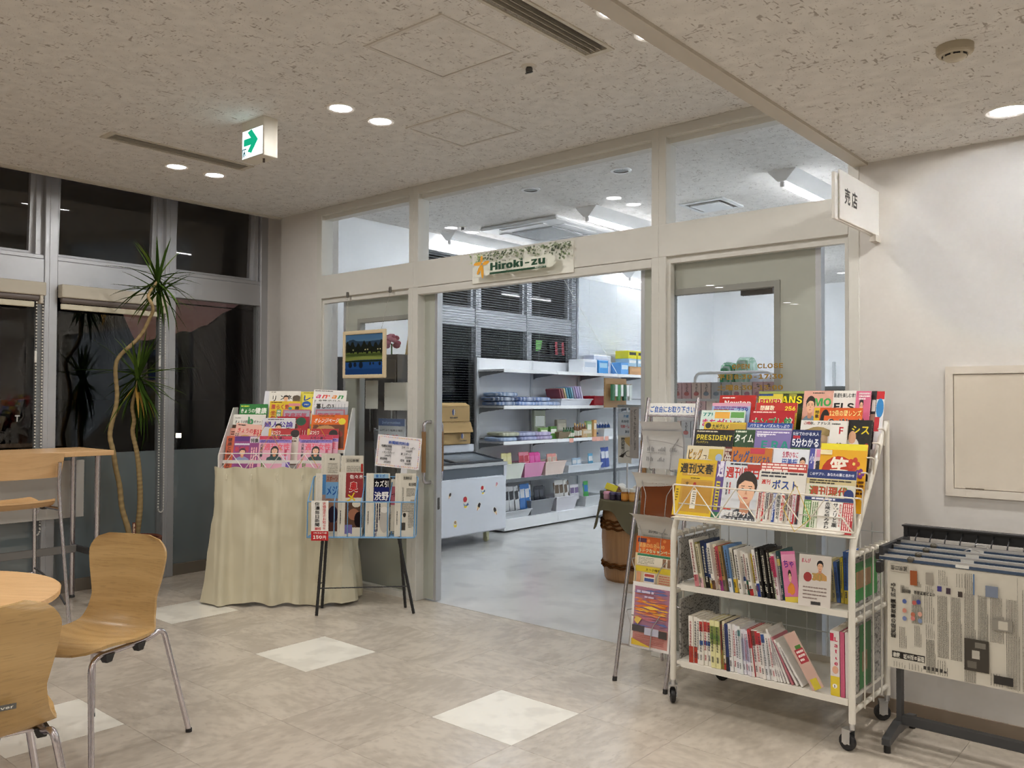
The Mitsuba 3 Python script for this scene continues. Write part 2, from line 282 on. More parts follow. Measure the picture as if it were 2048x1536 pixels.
[48,983,860,1311,1061,1127,1448,1698,2020,1768,1964,2217,2406,2980,3166,3161,2965,2323,2005,2249,1991,1864,1497,-1,1820,2005,2074,2649,2779,2781,2719,2464],
[48,1038,1041,1173,1879,1899,2282,2276,2980,2975,2270,2262,3023,2890,2255,2121,1608,1226,-1,1423,1741,1870,1873,1553],
[48,848,917,1113,1883,1907,2291,2282,3178,3172,2275,2265,2837,3216,3019,2322,2254,2058,1353,972,-1,1232,1423,1743,1873,1876,1428,1234],
[48,982,1259,1577,1503,2082,2658,3102,3223,3154,2957,2570,2057,1481,1359,2191,2578,2774,2715,2524,2076,1625,1300,-2,1453,1587,2862,2729],
[48,1114,1267,1650,1579,2032,2353,2671,2923,3042,3033,2834,2380,1608,1421,1486,2194,2584,2596,2410,2090,1766,1568,1494,1174],
[48,792,857,2155,1258,1264,2737,2926,2924,2212,2849,3227,3218,2892,2441,1929,1610,1358,1428,1816,2263,2577,2641,2772,2840,2525,2078,1756,1108,-1,1744,1871,2191,2003,1811],
[48,595,1316,1317,804,746,1387,1395,1715,1779,1772,1834,1832,2476,2796,2985,3108,2962,3153,3541,3599,3083,2763,2573,2515,2660,2534,2148,1694,1609,1226,1238,847],
[48,659,1316,1317,804,745,1323,1459,1779,1772,1833,1766,2281,2794,3175,3425,3482,3284,3023,2572,2187,2064,2772,3033,2977,2660,2211,1694,1609,1226,1238,847],
[48,730,1383,872,877,1582,1716,2035,2030,2863,2857,1832,1764,2084,2401,3174,3298,3296,2458,2385,2065,2071,1746,1808,2063,3024,3082,3017,1865,1357,1364,1626,2014,1951,1501,1047],
[48,715,1048,1971,2289,2287,1761,2145,2398,2448,2704,2833,3227,3544,3345,3084,2826,2441,2124,2010,1819,1430,1033],
[48,874,944,3312,3501,3108,2589,2272,2003,1741,1353,1225,973,1425,1686,1821,1831,2215,2273,2857],
[48,856,2017,2731,3047,2851,2333,2247,1864,1881,1044],
[48,733,798,1507,2216,2995,3311,2467,2377,1994,2015,920],
[48,859,875,1836,1908,2291,2284,3116,3306,3168,2901,2446,1866,1609,1422,2067,2455,2719,2854,1318,1307],
[48,717,787,1811,1831,999,941,3309,3239,2279,2259,3347,3405],
[48,722,788,1434,2020,868,874,2218,2226,2611,2666,3370,3364,2660,2637,2506,2121,1739,1744,2256,2270,1685,1039],
[48,781,1432,1700,932,938,1770,1778,2099,2154,3050,3240,3091,2891,2122,1999,2065,2641,2776,2788,2148,1945,1616,1098],
[48,792,858,1885,1764,930,805,872,1706,1650,2035,2155,3053,3111,2213,2270,3296,3356,3354,2392,2506,2121,1942,916],
[48,787,793,1820,1763,865,741,807,1641,1585,1970,2091,2154,2796,2610,2675,2932,3190,3317,3502,3308,3181,3050,3046,2148,2205,3232,3291,3225,2327,2441,2056,1878],
[48,798,1513,1908,2290,2157,3053,3307,3039,2581,1997,1353,1100,1102,2070,2526,2791,1895,1115],
[48,669,1320,1779,2161,2028,2796,2674,2868,2995,3254,3566,3565,3178,3176,2976,2451,1804,1288,1160,972,1941,2332,2662,1766,1375,922],
[48,915,2772,2792,1064,1006,3246,3146,2826,2765,973],
[48,675,681,1321,1394,1714,1705,2409,2418,2803,2857,3432,3427,2850,2777,2642,2317,1865,1612,1613,2196,2393,2402,1698,1687,1366,1303,1314],
[48,910,976,1490,2070,2848,3175,3302,3425,2839,2321,1162,1098,-2,1261,1522,2219,2218,1958,-2,803,999,1697,1759,1499],
[48,2929,3187,3498,3241,-2,910,975,1683,2264,2783,3110,3238,3361,3034,2450,1869,1097,1034,-2,2542,2544,2801,3113,3111,2790,-2,1261,1458,2091,2153,2021,1893,-2,738,999,1696,1695,1499],
[48,782,1688,2143,2536,1065,1071,2927,3053,2524,3342,3146,3018,2263,1680,1098,970],
[48,717,1688,2144,2471,1064,1006,2734,2675,2868,2996,3254,3566,3372,3245,2986,2459,3214,3276,2953,2198,1614,969],
[48,734,1449,1908,2290,2158,3054,3307,2778,3093,2897,2769,2516,1869,1353,1036,1037,1747,2136,1630,1632,1827,2462,2791,1895,1051],
[48,1355,1357,1937,2391,2654,2855,3238,2904,2382,1671,-2,1766,1768,2088,2332,1948,-2,996,1061,1382,1691,1625,1304],
[48,1229,1295,2004,2459,2788,2991,3374,3103,2515,2061,1545,-2,1647,2033,2275,1954,-2,811,877,1134,1505,1439,1118],
[48,798,805,3365,3428,3358,2334,2262,2129,1480,1165,1747,1950,-2,1131,1201,3057,3115,1194],
[48,1135,2736,2739,2932,3060,3125,3318,3630,3436,3309,3050,2924,2794,1194,1131,-2,798,804,3364,3427,3358,2334,2129,1868,1480,1226,1164,1683,1816,1886],
[48,1482,1522,1906,1957,3228,3096,3031,1950,1865],
[48,2735,2737,2994,3305,2984,-2,1354,1458,1842,1829,3100,3031,2903,1821,1737,1417,-2,2349,2608,2919,2597],
[48,802,807,1959,1970,2418,2407,3431,3425,2401,2265,2130,1417,1101,1749,1953],
[48,2393,2459,2654,3415,3477,3281,3153,-2,726,728,1822,2470,998,940,1901,1907,2292,2349,2989,3178,3176,2851,2332,2249,1865,1879,914],
[48,2672,2738,2994,3253,3564,2985,-2,2219,2285,2605,3162,3404,2955,2653,-2,653,1181,1453,1836,1630,1231,1035],
[48,2735,2931,3252,3505,3564,3368,3047,2794,-1,3053,3180,3310,3119,-2,2714,2220,2542,2668,3222,3406,3340,3019,-2,653,1180,1453,1836,1899,1629,1166,970],
[48,1230,1202,1586,1572,3051,3175,3109,1565,1555,2001,3154,3217,3212,1803,1420],
[48,1040,1073,1457,1507,2730,2545,2803,2866,3125,3188,3437,3243,3115,2921,2981,1436,1489,2256,3089,3083,1610,1164],
[48,873,942,2798,2866,3189,3508,3632,3563,3176,2973,2516,1997,1417,1227,1167,1746,2265,2592,2728,-1,3118,3245,3375,3184],
[48,600,1578,1899,2467,3472,3148,1828,980,-2,2474,2670,2992,3309,3367,3171,2850,2596,-1,2792,2983,3050,2859],
[48,740,810,1834,1906,2290,2282,2794,2673,2934,3253,3505,3437,3306,3300,2276,2253,1993,1418,1423,1807,1828,-1,2991,3118,3185,2993,-2,2526,2848,3410,3024,-2,658,1312,1566,1433,976,911],
[48,1324,1393,1521,2988,3114,3047,2918,-2,914,1046,1111,2705,2960,3022,2890,2762,-2,1119,1188,1381,2720,2847,2909,2778,2713],
[48,657,722,1171,1777,1906,2225,2223,1619,2709,2398,2785,3220,3468,3081,2895,780],
[48,781,847,1493,1948,1190,1386,2274,2737,3120,2590,3283,3022,2328,1873,1162],
[48,926,992,1505,1385,1707,1834,1954,3046,3299,3036,2516,2262,2263,2654,2012,2377,2312,2055,1927,1627,1050],
[48,928,934,3110,3300,3097,2706,2317,1673,1483,1358,2325,2585,2784,-2,1259,1265,3057,3116,3050],
[48,1549,1614,2130,2390,2592,2609,2993,2974,2772,2510,1929,1801,-2,1176,1136,1201,1521,1561],
[48,2060,2096,2481,2515,2904,3294,3421,3545,3025,2314,-2,653,1178,1328,1713,1696,1492,970],
[48,1165,1201,1648,1554,2392,3170,3297,3421,2578,1354],
[48,907,942,3245,3211,2891,2829,1293,1291,-1,1300,2836,2856,1320],
[48,911,912,1555,2329,2849,3177,3305,3427,3035,2515,1869,1162,1098,-2,1004,1070,1264,1897,2085,1825],
[48,795,866,3361,3291],
[48,685,690,3506,3500,2220,2214,3103,3355,3095,2207,2184,1863,1800,1836],
[48,649,654,1871,1880,921,990,1886,1894,870,812,2028,1650,1910,2352,2540,3372,3302,2278,2270,3166,3225,2264,2255,3470,3465],
[48,586,588,976,1237,1505,1507,739,745,1514,1653,1972,1962,2857,2830,3214,3284,3602,3532,3400,2568,2446,2467,1955,1750,1423,839],
[48,598,666,1882,924,928,1889,993,1068,685,689,1906,1909,2230,2290,3505,3501,3180,3169,2273,3168,3226,3545,3541,3220,3212,2892,2830,2254,2120,1479,1356,1868,1870,910,851,1876,-1,2267,2842,2842,-1,2260,2260,2836,2836,-1,2279,2790,2791,-1,1383,1894,1895],
[48,587,1431,1765,1909,2229,2345,2525,2837,3533,3531,3272,2892,2388,2078,1813,1291,903],
[48,544,1065,1525,1843,1513,1509,2215,2229,2548,2599,3176,2673,2933,3500,3369,3496,3556,2657,2714,2897,3150,3286,3604,3467,3271,2888,2512,2208,1504,1416,1095,1032,1056,732],
[48,546,1003,1397,1715,1516,2028,2165,2485,2412,3563,3494,2342,2208,3487,3482,2905,2830,3534,3529,1737,1742,2446,2457,2073,1548,1356,1351,1031,992,732,-1,1364,1691,1894,1382],
[48,545,938,1333,1651,1452,2284,2293,2613,2668,3563,3558,2853,3101,3602,3343,3153,3088,2640,2632,2503,2247,2256,1808,1681,1487,1360,1288,967,926,732,-1,2646,2902,2653,2653,-1,1942,2262,2270,2205,-1,1301,1757,2086,1446,1383],
[48,546,938,1333,1652,1585,3505,3499,2987,2982,3493,3464,3144,3083,1803,1800,1480,1509,2022,2027,1452,1321,1288,967,927,669,-1,2961,3089,3104,2976,-1,2385,2577,2592,2400,-1,2406,2598,2603,2411,-1,1809,2001,2016,1824],
[48,545,1002,1397,1716,3315,3362,2721,2718,3549,3545,2904,3598,3596,3337,2707,2632,2311,2259,1674,1481,1355,1351,1031,991,733,-1,2024,2983,2990,2030,-1,1374,2270,2273,1634,1648,1385,-1,1359,1747,2072,1369],
[48,545,938,1333,1652,1518,2286,2164,2422,2734,3565,3496,1448,1386,1287,968,991,733,-2,1608,1625,3288,3271,2951,2953,1929,1863,-1,1934,2958,2963,1939,-2,1697,1703,3239,3298,-2,1690,1696,3232,3295,3227],
[48,546,1003,1333,1652,1648,2288,2293,2614,2736,3503,3435,3242,3043,3554,3485,1437,1442,1955,1770,1579,1517,1385,1288,1223,968,927,732,-1,2154,2339,2659,2794,-2,1672,1691,3291,3271,2951,2889,2057,1991,-1,2063,2895,2901,2069],
[48,546,1206,1461,1522,1971,2161,2482,2549,2805,2866,3313,3371,3563,3559,3366,3295,2846,3358,3418,2841,2840,3479,3475,2834,2829,3533,3532,3464,2376,1741,1415,1224,903,926,733,-1,2853,2981,2982,2854,-1,1829,2084,2469,2470,2022,1959,-1,1939,2191,2446,2450,-1,2073,2072,2456,2457,-1,2092,2475,2476,2093,-1,2142,2462,2463,2143,-1,1308,1565,1689,1758,1374,1311,-1,1315,1445,1708,1389,-1,1293,1489,1304,1304],
[48,587,1235,1438,671,676,3492,3487,2654,2638,3150,3222,3540,3468,3337,2504,2313,2252,2270,1822,1619,1226,775,-2,1004,1010,3186,3249,3244],
[48,2289,2548,2676,3050,3553,3357,3229,2914,-2,847,1302,1959,2277,2276,1554,2642,2329,2652,3402,3143,3080,2892,1034,-2,608,1130,1524,1842,1576,989,861],
[48,775,818,3378,3337,3143,2631,2507,2509,3021,3034,1114,1096,-1,2273,3041,3052,2284,-1,1121,1889,1900,1132],
[48,1251,1900,2358,2612,2674,2798,3556,3360,3295,2412,2151,2408,2722,2655,3103,3293,2639,2891,2695,1746,2005,2323,2713,1562,1631,2399,2086,1503,-2,588,1053,1118,1372,1370,906,841,-2,624,690,947,1383,1061],
[48,609,1130,1525,1843,1842,1316,2916,2354,2419,2677,3051,3555,3358,3103,2957,2824,2567,2056,1933,2573,2717,2078,1812,1614,1290,839,652,1298,1629,1054,1055,861],
[48,2443,2509,3021,3059,3125,3381,3402,3143,2567,-2,2324,2351,2736,2708,2707,-2,605,610,1251,1261,685,755,2226,2157,1645,1635,2274,2333,1629,1607,1224,1245],
[48,2695,2637,3085,3124,3445,3508,3402,3207,-2,2542,2863,2926,2835,2515,-2,666,734,1438,928,997,680,689,1393,1332,1654,1841,2480,2473,2343,2277,2213,2208,1759,2461,2393,1753,1752,2263,2247,1991,1929,1226,1159,839,855,1369,-1,1770,2090,2092,1772,-1,1167,1935,1938,1170,-1,1066,1386,1388,1068],
[48,588,654,1231,1233,658,726,679,1256,617,621,686,691,2037,2224,1646,2221,2282,2474,2484,2805,2859,3498,3408,3208,2631,2507,2573,2957,3108,2852,2578,2055,1991,1738,649,-1,2135,2261,2468,2212,-1,1616,2064,2065,1617],
[48,609,1132,1461,1526,1780,1843,1514,1496,2013,2100,2421,2467,3182,3500,3237,2458,2446,3086,3159,3288,3541,3468,3208,2248,2060,2006,1747,1493,1480,1159,1120,797],
[48,670,676,1892,1908,1974,2293,2276,3555,3486,2269,2248,2183,1927,1864,1885],
[48,1570,3042,3030,2770,2321,2198,2199,2647,2716,1948,1934,3021,3151,3220,3284,3538,3401,3143,1927,1609,1548,-2,522,851,987,994,801,613,1068,1461,1781,1843,2610,2735,2602,3498,3493,1380,1304,1166,839,-1,1515,2090,2221,1645],
[48,649,922,1009,3061,3314,3248,1388,1383,3047,3238,2971,2578,3469,3467,3336,2953,2254,1351,1099,903,-1,1889,2263,2721,-1,1165,1487,1939,1441,1377],
[48,594,788,814,623,691,2099,2160,3503,3298,2966,3595,3400,3145,2767,2183,1930,1863,1607,1552,654,-1,2602,2720,2781,3050,-1,1932,2190,2582,2218,2027,2030,1966,1943,2198,2194,1937,-1,1194,1577,1582,1198,-1,1173,1558,1561,1177,-1,1572,1188,1183,1567],
[48,669,738,3490,3421,1692,1626,3097,2956,2825,2567,1927,1804,2509,2644,1108,1110,1244,-2,1075,3060,3109,1060,-1,1454,1450,2730,2734],
[48,610,612,1581,2102,2419,2353,2732,3620,3359,2978,2912,1248,1185,799,-1,2092,1702,2534,-2,1032,1117,3100,3079,2759,2698,1482,1415,-1,1431,1424,2704,2711],
[48,671,675,740,678,1069,1269,1652,1519,1967,1973,2294,2351,3247,3241,2345,2340,3491,3486,-1,1124,1956,1961,1321,-2,1031,1051,3163,3079,2759,2697,1417,1351,-1,1423,2767,2774,1430],
[48,530,1121,674,615,1191,1197,748,689,1909,2161,3377,3338,3018,2957,2445,2377,2121,2070,1876,1625,1543,1224,1175,718,-1,2451,2963,2987,2475,-1,1646,1639,2087,2096,-1,1697,2011,2074,2081],
[48,2162,2228,3443,3403,3208,2631,2568,2509,3021,3040,2145,-1,2534,3046,3047,2535,-1,2541,3053,3054,2542,-2,1420,1438,2718,2638,1806,1739,-1,1817,1811,2323,2329,-2,712,755,1971,2017,1120,1096,1031,-1,1192,1126,1638,1639,-1,1198,1133,1645,1646],
[48,607,999,1267,1586,1514,1828,1909,2292,2276,2603,2739,3059,3121,2985,3551,3291,3285,2261,2255,3471,3529,649,590,719,1871,1877,917,859,-1,2397,2267,3227,2788,-1,924,1883,1887,1694,1316],
[48,594,662,1174,1177,666,670,927,803,612,616,1193,1195,748,752,1201,1270,1525,1585,1969,2032,2163,3443,3432,3301,2724,2601,3050,3054,2478,2467,3299,3490,3154,3596,3399,2892,2439,2055,2065,1553,1544,1223,1169,-1,2717,2840,2903,3037,-1,2446,2641,2456,2456,-1,1823,2078,2083,1955,-1,1963,1579,1577,2089,2092,-1,2009,1561,1558,2070,-1,1187,1311,1375,1507],
[48,585,654,1870,1872,913,857,1178,666,607,1248,801,749,622,690,1202,1205,1526,1650,2098,2159,2415,2421,2741,2799,3246,3232,3361,3550,3479,3285,3216,2256,2254,3470,3465,-1,2264,2261,3093,2908,2779,2590,-1,2724,2850,2857,2729,-1,2026,2023,2152,2343,2409,-1,1953,2143,2274,1957,2018,-1,1494,1877,1881,2011,1563],
[48,587,1233,1499,1116,1110,790,801,3362,3424,3350,3030,3036,2588,2638,3086,3220,3474,3467,3272,2504,2250,2268,1884,1745,1290,775,-2,747,753,1905,1974,2230,2289,3504,3435,2283,2281,3176,3171,995,1000,1897,1899],
[48,586,655,1871,1888,864,805,870,1894,1909,2293,2278,3365,3296,2272,2255,3471,3465],
[48,735,1385,1910,2228,2094,3118,3372,3038,2451,1739,1031,844,1617,2135,1503,1440,987,-1,1636,2396,2856,1832],
[48,651,717,1487,2065,1814,1298,1046,2145,1372,858,734,735,1636,1383,1061,808,809,1455,1910,2293,2226,2929,3056,3054,2533,2788,2721,3297,3486,3222,2639,1737,839,-1,2136,2453,2907,2267,-1,1706,2023,2412,1772],
[48,587,1365,1760,1761,738,679,1832,1973,2293,2280,3495,3426,2401,2836,3532,3335,2954,2575,2075,1681,1226,775],
[48,587,652,1359,1619,660,664,921,1009,1842,1909,2102,2293,2290,3249,3225,3480,3476,2515,2895,3532,3531,3399,2697,2381,2065,1740,1224,711,-1,2270,2265,2841,2843,2650,-1,2599,2854,2860,2732,2794,-1,2592,2783,2846,2849,-1,2280,2345,2412,2284,-1,1497,1817,1886,1886,-1,1707,1832,1896,1900,-1,1374,1503,1569,1313,-1,1318,1510,1386,1452,1324],
[48,588,653,1167,1747,1048,1316,676,681,1514,1782,2165,1962,3497,3492,2916,2780,2517,3404,3207,2192,1675,839,712,-1,1563,2136,2468,1828],
[48,523,979,600,806,615,619,876,1013,1332,1260,1707,1699,1827,1832,2921,1897,1902,2927,1839,1844,3316,3299,3490,3482,3353,3343,3211,2826,2764,2695,2375,2389,2198,2122,1802,1742,1483,1295,775,711,-1,2716,3163,3166,2782,-1,2704,2960,2965,2773,-1,2011,2331,2398,2014,-1,1492,1743,1753,1625,1630,-1,1050,1177,1318,1190],
[48,670,739,1571,1770,1130,1124,804,751,816,1840,1780,2038,2165,2288,3376,3439,3364,3045,2986,2154,2152,2019,3490,3485,2845,2516,3341,3403,3079,2191,1481,903,715,716,1746,1046,1309,-1,1625,2134,2397,1757],
[48,586,979,1183,1502,1495,1872,1889,1185,1124,740,752,1904,1780,2038,2166,2352,3440,3428,3107,3041,2273,2267,3163,3158,2261,2254,3534,3400,1993,1675,1296,839,-1,1126,3047,3050,1130],
[48,653,655,1298,2009,850,726,727,1822,858,735,1508,742,817,1841,1780,2102,2289,3441,3430,3046,3232,2779,3028,3534,3401,2957,2455,2381,2055,1543,1485,841,778,-1,1129,3049,3051,1131,-1,2146,2333,2852,2212,-1,1549,1933,2066,2066],
[48,2663,2729,2986,3420,3602,3217,2972,-2,1291,1357,1869,1908,2293,2250,2055,1415,-2,532,862,1129,1449,1511,1376,1044,849],
[48,603,873,1193,1269,1588,1576,1832,2016,2099,2419,2473,2665,2977,2996,3061,3380,3272,2952,2971,2714,2467,2378,2059,2074,1753,1570,1362,1099,839,651,1045,1188,857],
[48,605,1310,1002,1132,813,882,3378,3373,3116,3178,2782,3486,3545,2264,2183,1864,1880,664,-1,2270,2590,2464,2796,2284,-1,1388,1633,1502,1886,1900],
[48,658,684,1133,1141,1461,1517,1900,1951,2017,2401,2485,2805,2797,3564,3495,2791,2785,3361,3423,3335,3079,3018,2314,2247,1991,1942,1810,1489,1415,1095,1127,999,978,-1,2320,3024,3035,2331,-1,1511,1495,1559,1575],
[48,658,664,1112,1123,864,611,612,1069,1398,1716,1648,3375,3370,2474,2469,3301,3360,2463,2456,3480,3538,2450,2376,2055,2002,-1,1254,2021,2026,1450,-1,1496,2008,2015,1503],
[48,586,854,943,2031,1972,2294,2543,3503,3497,2345,2472,2470,1808,2834,2458,2781,3281,3467,3465,3207,3020,1290,1230,1625,2089,1321,1240,1036,903],
[48,522,791,944,2032,1908,2230,2480,3503,3498,2474,2469,3428,3359,2463,2459,3290,3208,2888,2825,1352,1370,2011,2026,1258,1175,1036,839,-1,1743,2831,2837,1749],
[48,586,790,881,2033,1973,2230,2357,2481,3505,3500,3307,3367,2980,2976,3423,3355,2970,2965,3477,3472,2000,2069,2582,2586,2139,1809,2318,3533,3400,2248,1612,1223,970,775,-1,1194,1899,2216,3115,1196,-1,1825,2079,2528,2595,2147,2086,-1,1498,1558,1622,1690,-1,1182,1377,1573,1189,-1,1036,1360,1175,1105,-1,1177,1306,1180,1180],
[48,522,791,881,1970,1908,2230,2482,3505,3500,2476,2475,3242,3301,3556,3551,3295,3289,3350,2962,3534,3401,2828,2449,2378,2183,1671,1548,1162,1037,839,-1,2520,2645,2904,-1,2463,2462,2910,2911,-1,2852,2917,2469,2468,-1,1176,1241,1309,2078,2079,1183,-1,1317,1386,2091,2092,1196,1188,2084,2085,-1,1677,2060,2063,1999,-1,1688,1941,2069,2072,-1,1176,1103,1554],
[48,2824,2868,3189,3252,3208,3143,-2,729,936,1897,1902,878,819,2291,2275,1251,1183,2269,2191,2057,1863,1223,1100,1165,1742,1880],
[48,543,748,1004,1077,1397,1390,1518,1705,1971,2290,2220,2348,2421,2741,2796,3435,3498,3430,2789,2782,3358,3353,2776,2767,3470,3529,1481,1550,2319,2328,1752,1758,1504,1381,1352,1031,993,861,-1,1822,2334,2341,2085],
[48,606,684,940,1014,1269,1326,1518,1586,2290,2358,2677,2674,3505,3437,2668,3371,3303,2662,3557,3554,3297,3275,3144,2631,2568,2508,2893,2894,1998,1927,1607,1633,1441,1317,1288,967,926,797,-1,2005,2900,2964,-1,2010,2906,2907,2011,-1,1581,1579,2284,-1,1703,2278,2278],
[48,604,1885,1890,867,872,1896,1901,940,881,2291,2998,3250,3249,3120,2285,2280,3304,3363,2274,2269,3485,3544,2263,2252,2120,1351,1228,1869,1879,663],
[48,654,720,740,1573,1580,748,754,1906,1957,2358,2676,2605,3564,3560,3367,2965,3215,3532,3399,3081,2703,2055,1864,1740,2453,2207,2012,1758,1118,1106,1878,1937,841,714,-1,2471,2591,2716,2919],
[48,615,684,1132,1270,1525,1580,2155,2358,2676,2605,3565,3560,3367,2900,3216,3532,3530,3335,2639,1863,1799,1676,1100,1033,777,735,1120,1126,-1,2470,2653,2715,2919,-1,1999,2452,2207,2012,-1,1574,1568,1760,2022,-1,1106,1554,1562,1114],
[48,733,610,1063,616,620,877,754,819,1076,1263,1269,1590,1647,1844,1973,2163,2029,2284,2421,2741,2732,3564,3559,3302,2966,3595,3335,2768,2055,1549,711,588,1168,787,919,664,-1,2662,2720,2782,2918,-1,1809,2062,2517,2398,2139,-1,1959,2149,2215,-1,1565,1949,2013,1952,1635,-1,1301,1492,1623,1367,-1,861,1117,1250,1250],
[48,587,589,1168,1750,1127,616,685,1965,1780,2038,2165,2413,3565,3560,3047,2782,2390,3024,3533,3596,3400,2826,2065,1548,839,711,-1,1575,2074,2599],
[48,529,991,609,613,806,690,946,1132,1141,1461,1515,1715,1969,1766,1957,2086,2656,2459,2016,1568,1943,2007,2842,2794,2599,2094,2095,2290,2796,2869,3189,3227,3483,3606,3221,3143,2824,2771,1873,1812,1619,1495,1351,1096,1108,781,654],
[48,591,855,664,605,1246,1248,609,677,934,875,684,688,1201,1140,1398,1525,1649,2160,3189,3505,3375,2540,2533,3556,3488,3231,3143,2824,2847,2527,2448,2119,1866,1933,1620,1547,1416,1032,972,973,1229,1237,844,-1,1566,2141,2144,1632,-1,1894,2150,2155,2027,-1,1879,2067,2067,2136,-1,1258,1318,1446,1579],
[48,968,1010,3186,3144,2760,2698,1418,1352,-1,1436,1425,2769,2780,-1,1452,1442,2786,2796],
[48,599,1182,671,676,1573,934,938,1707,876,882,1842,1909,1974,2229,2290,3377,3308,2156,3243,3238,2021,3556,3487,2911,3544,3606,3346,2966,2887,2631,2569,1609,1479,1223,1174,786,-1,1558,2582,2584,1624,-1,1617,1614,2574,2513,-1,1694,2462,2462,1759],
[48,595,1048,601,669,1054,1069,685,690,1395,1462,1717,1779,2419,2421,2742,2803,3570,3501,3117,3179,3166,3485,3545,3096,3540,3603,3408,3025,2951,2695,2632,1480,1415,1159,1105,783],
[48,653,754,1650,1716,3443,3427,3170,3109,2786,2912,3487,3419,2906,3353,3349,2836,3348,3344,2830,3470,3465,2121,2055,1799,1748,1620,1552,1040,973,-1,2990,3117,3117,3119,-1,2600,2857,2605,2605,-1,2511,2126,2510,-1,2517,2132,2516,-1,2272,2464,2465,2338,-1,2030,2220,2220,2223,-1,1563,1824,1955,1762,1635,-1,1709,1583,1639,1897,-1,1246,1055,1046,1238,-1,1260,1068,1061,1253],
[48,522,850,1048,1139,3123,3149,3017,2631,2184,2125,2701,2710,1366,1166,839,-1,1505,1500,2716,2721,-1,1512,2728,2733,1517],
[48,620,688,1201,1140,1398,1649,2161,2228,3380,3423,3292,3287,2262,2261,3093,3152,2255,2254,3469,3465,648,653,1870,1871,1039,1045,1877,1878,855,859,1884,1823,1889,925,800,931,939,-1,2204,2716,2656,3041,3042,2466,-1,2536,3047,3049,2537,-1,2543,3054,3055,-1,1380,2022,2084,2155,1323],
[48,592,661,1173,727,745,1193,1194,683,688,1200,1270,1589,1584,2224,2227,3443,3403,3272,2759,2635,2701,3021,3030,2518,2383,1991,1738,1935,1551,1543,1223,1167,-1,2588,3036,3042,2594,-1,2600,3048,3053,2605,-1,2006,1558,1557,2133,2219,1578,1577,2089,-1,1052,1692,1693,1117,-1,1059,1699,1700,1124],
[48,528,1242,1699,740,681,1898,1909,2293,2282,3497,3428,2468,2843,3601,3340,2960,2268,2183,1864,1884,845,780],
[48,595,1050,1509,678,683,1900,1909,2293,2284,3499,3494,2597,3034,3540,3538,3343,3026,2896,2256,2247,1927,1872,1232,1106,783,-1,2262,2710,2273,2273,-1,1366,1878,1889,1825],
[48,587,589,1493,918,937,1898,1899,747,753,1905,1909,2230,2289,3504,3499,2283,2282,3241,3222,2645,3533,3336,2764,2258,2183,1864,1874,840,-1,2267,2843,2845,2269,-1,2274,2850,2852,2276,-1,1307,1883,1885,1309,-1,1314,1890,1892,1316],
[48,608,1318,687,688,883,1453,1521,1841,1973,2229,2292,2289,2736,2797,3251,3504,2919,3552,3550,3291,2721,2716,2268,2266,3482,3477,2644,3533,3532,3272,2701,2257,2247,1927,1809,1291,776,589,1492,661,665,1882,1884,1500,1377,731,-1,1826,2337,2340,1828,-1,1833,2345,2347,1835],
[48,649,655,1039,1131,1450,1423,1999,2037,2421,2406,3365,3360,2399,2383,3471,3466],
[48,545,1001,1397,1779,1514,2282,2292,2613,2666,3561,3492,2851,3601,3405,3278,2651,2632,2311,2266,1614,1549,1422,1352,1031,991,732,-1,1428,1819,2083,1444],
[48,602,670,1119,1189,931,678,1069,1397,1717,1713,3440,3371,1451,1386,3177,3166,3550,3545,3096,3091,3411,3470,3021,2824,2120,2060,2572,2573,1293,1226,907,1048,-1,2339,2334,2782,2787,-1,2264,2195,2707,2712,-1,1571,1502,1886,1955,-1,1432,1363,1811,1880],
[48,650,782,883,3123,3171,2275,2273,2334,3357,3288,2456,2641,2894,3022,3156,3410,3273,2887,2570,2192,2008,1240,1231,2002,1996,839,-1,1261,1257,2793,2797,-1,1251,1246,1886,1891],
[48,612,1004,1334,1652,1585,3440,3435,1386,3114,3108,1316,1189,1123,3042,3150,3214,3284,3537,3465,3143,2889,2705,2653,2461,2068,2574,2507,2313,1807,1354,839,651,1491,984,986,1181,925,864,-1,1245,1752,2013],
[48,612,808,1379,1704,2230,2548,2547,2085,2854,2540,2606,2864,3365,3552,3293,3272,2951,2889,1993,1927,1607,1560,968,840,652,1308,1561,1629,3229,3104,1502,1441,1246,611,-1,1935,2895,2903,2007,-2,817,948,1077,1584,1646,1515,1387],
[48,1500,1569,2273,2279,1704,1709,2286,2357,2678,2734,3373,3304,2727,2721,3425,3484,2587,2192,2833,2646,2905,3343,3465,3143,3019,2956,1673,1550,2139,-2,753,1013,1458,1647,1451,1387,-2,715,1307,1372,1624,1098,904,-2,612,808,1442,1246],
[48,1995,2062,2152,3180,3368,2917,2976,2974,3362,3551,3096,3595,3272,2957,2184,2056,-1,2512,2834,2532,2468,-2,753,949,1583,1713,3125,3442,3376,3183,1964,1878,1741,1479,1225,1226,1494,1582,1323,-2,652,1180,1244,1432,969,840,-2,612,808,1315,1377,1182],
[48,613,744,1253,1319,1831,1834,1323,816,754,949,1520,1840,1845,2166,2224,2672,2677,2998,3056,3503,3499,3050,3047,3558,3553,3105,3609,3413,3096,3090,3409,3338,2951,1864,1740,1751,1492,1364,968,840,651,1179,1435,1761,1377,1182,611,-1,2125,2957,3026,2129,-1,2209,2143,2719,2657,-1,2137,2135,2711,2713,-1,2215,2663,2666,2218],
[48,1226,1624,1779,3443,3423,2717,3028,3595,3335,3081,2579,2334,2078,1938,1673,1479,-1,2084,3044,3053,2157,-2,753,885,1013,1520,1582,1387,-2,651,1179,1308,1560,1033,904,-2,612,808,1316,1442,1246],
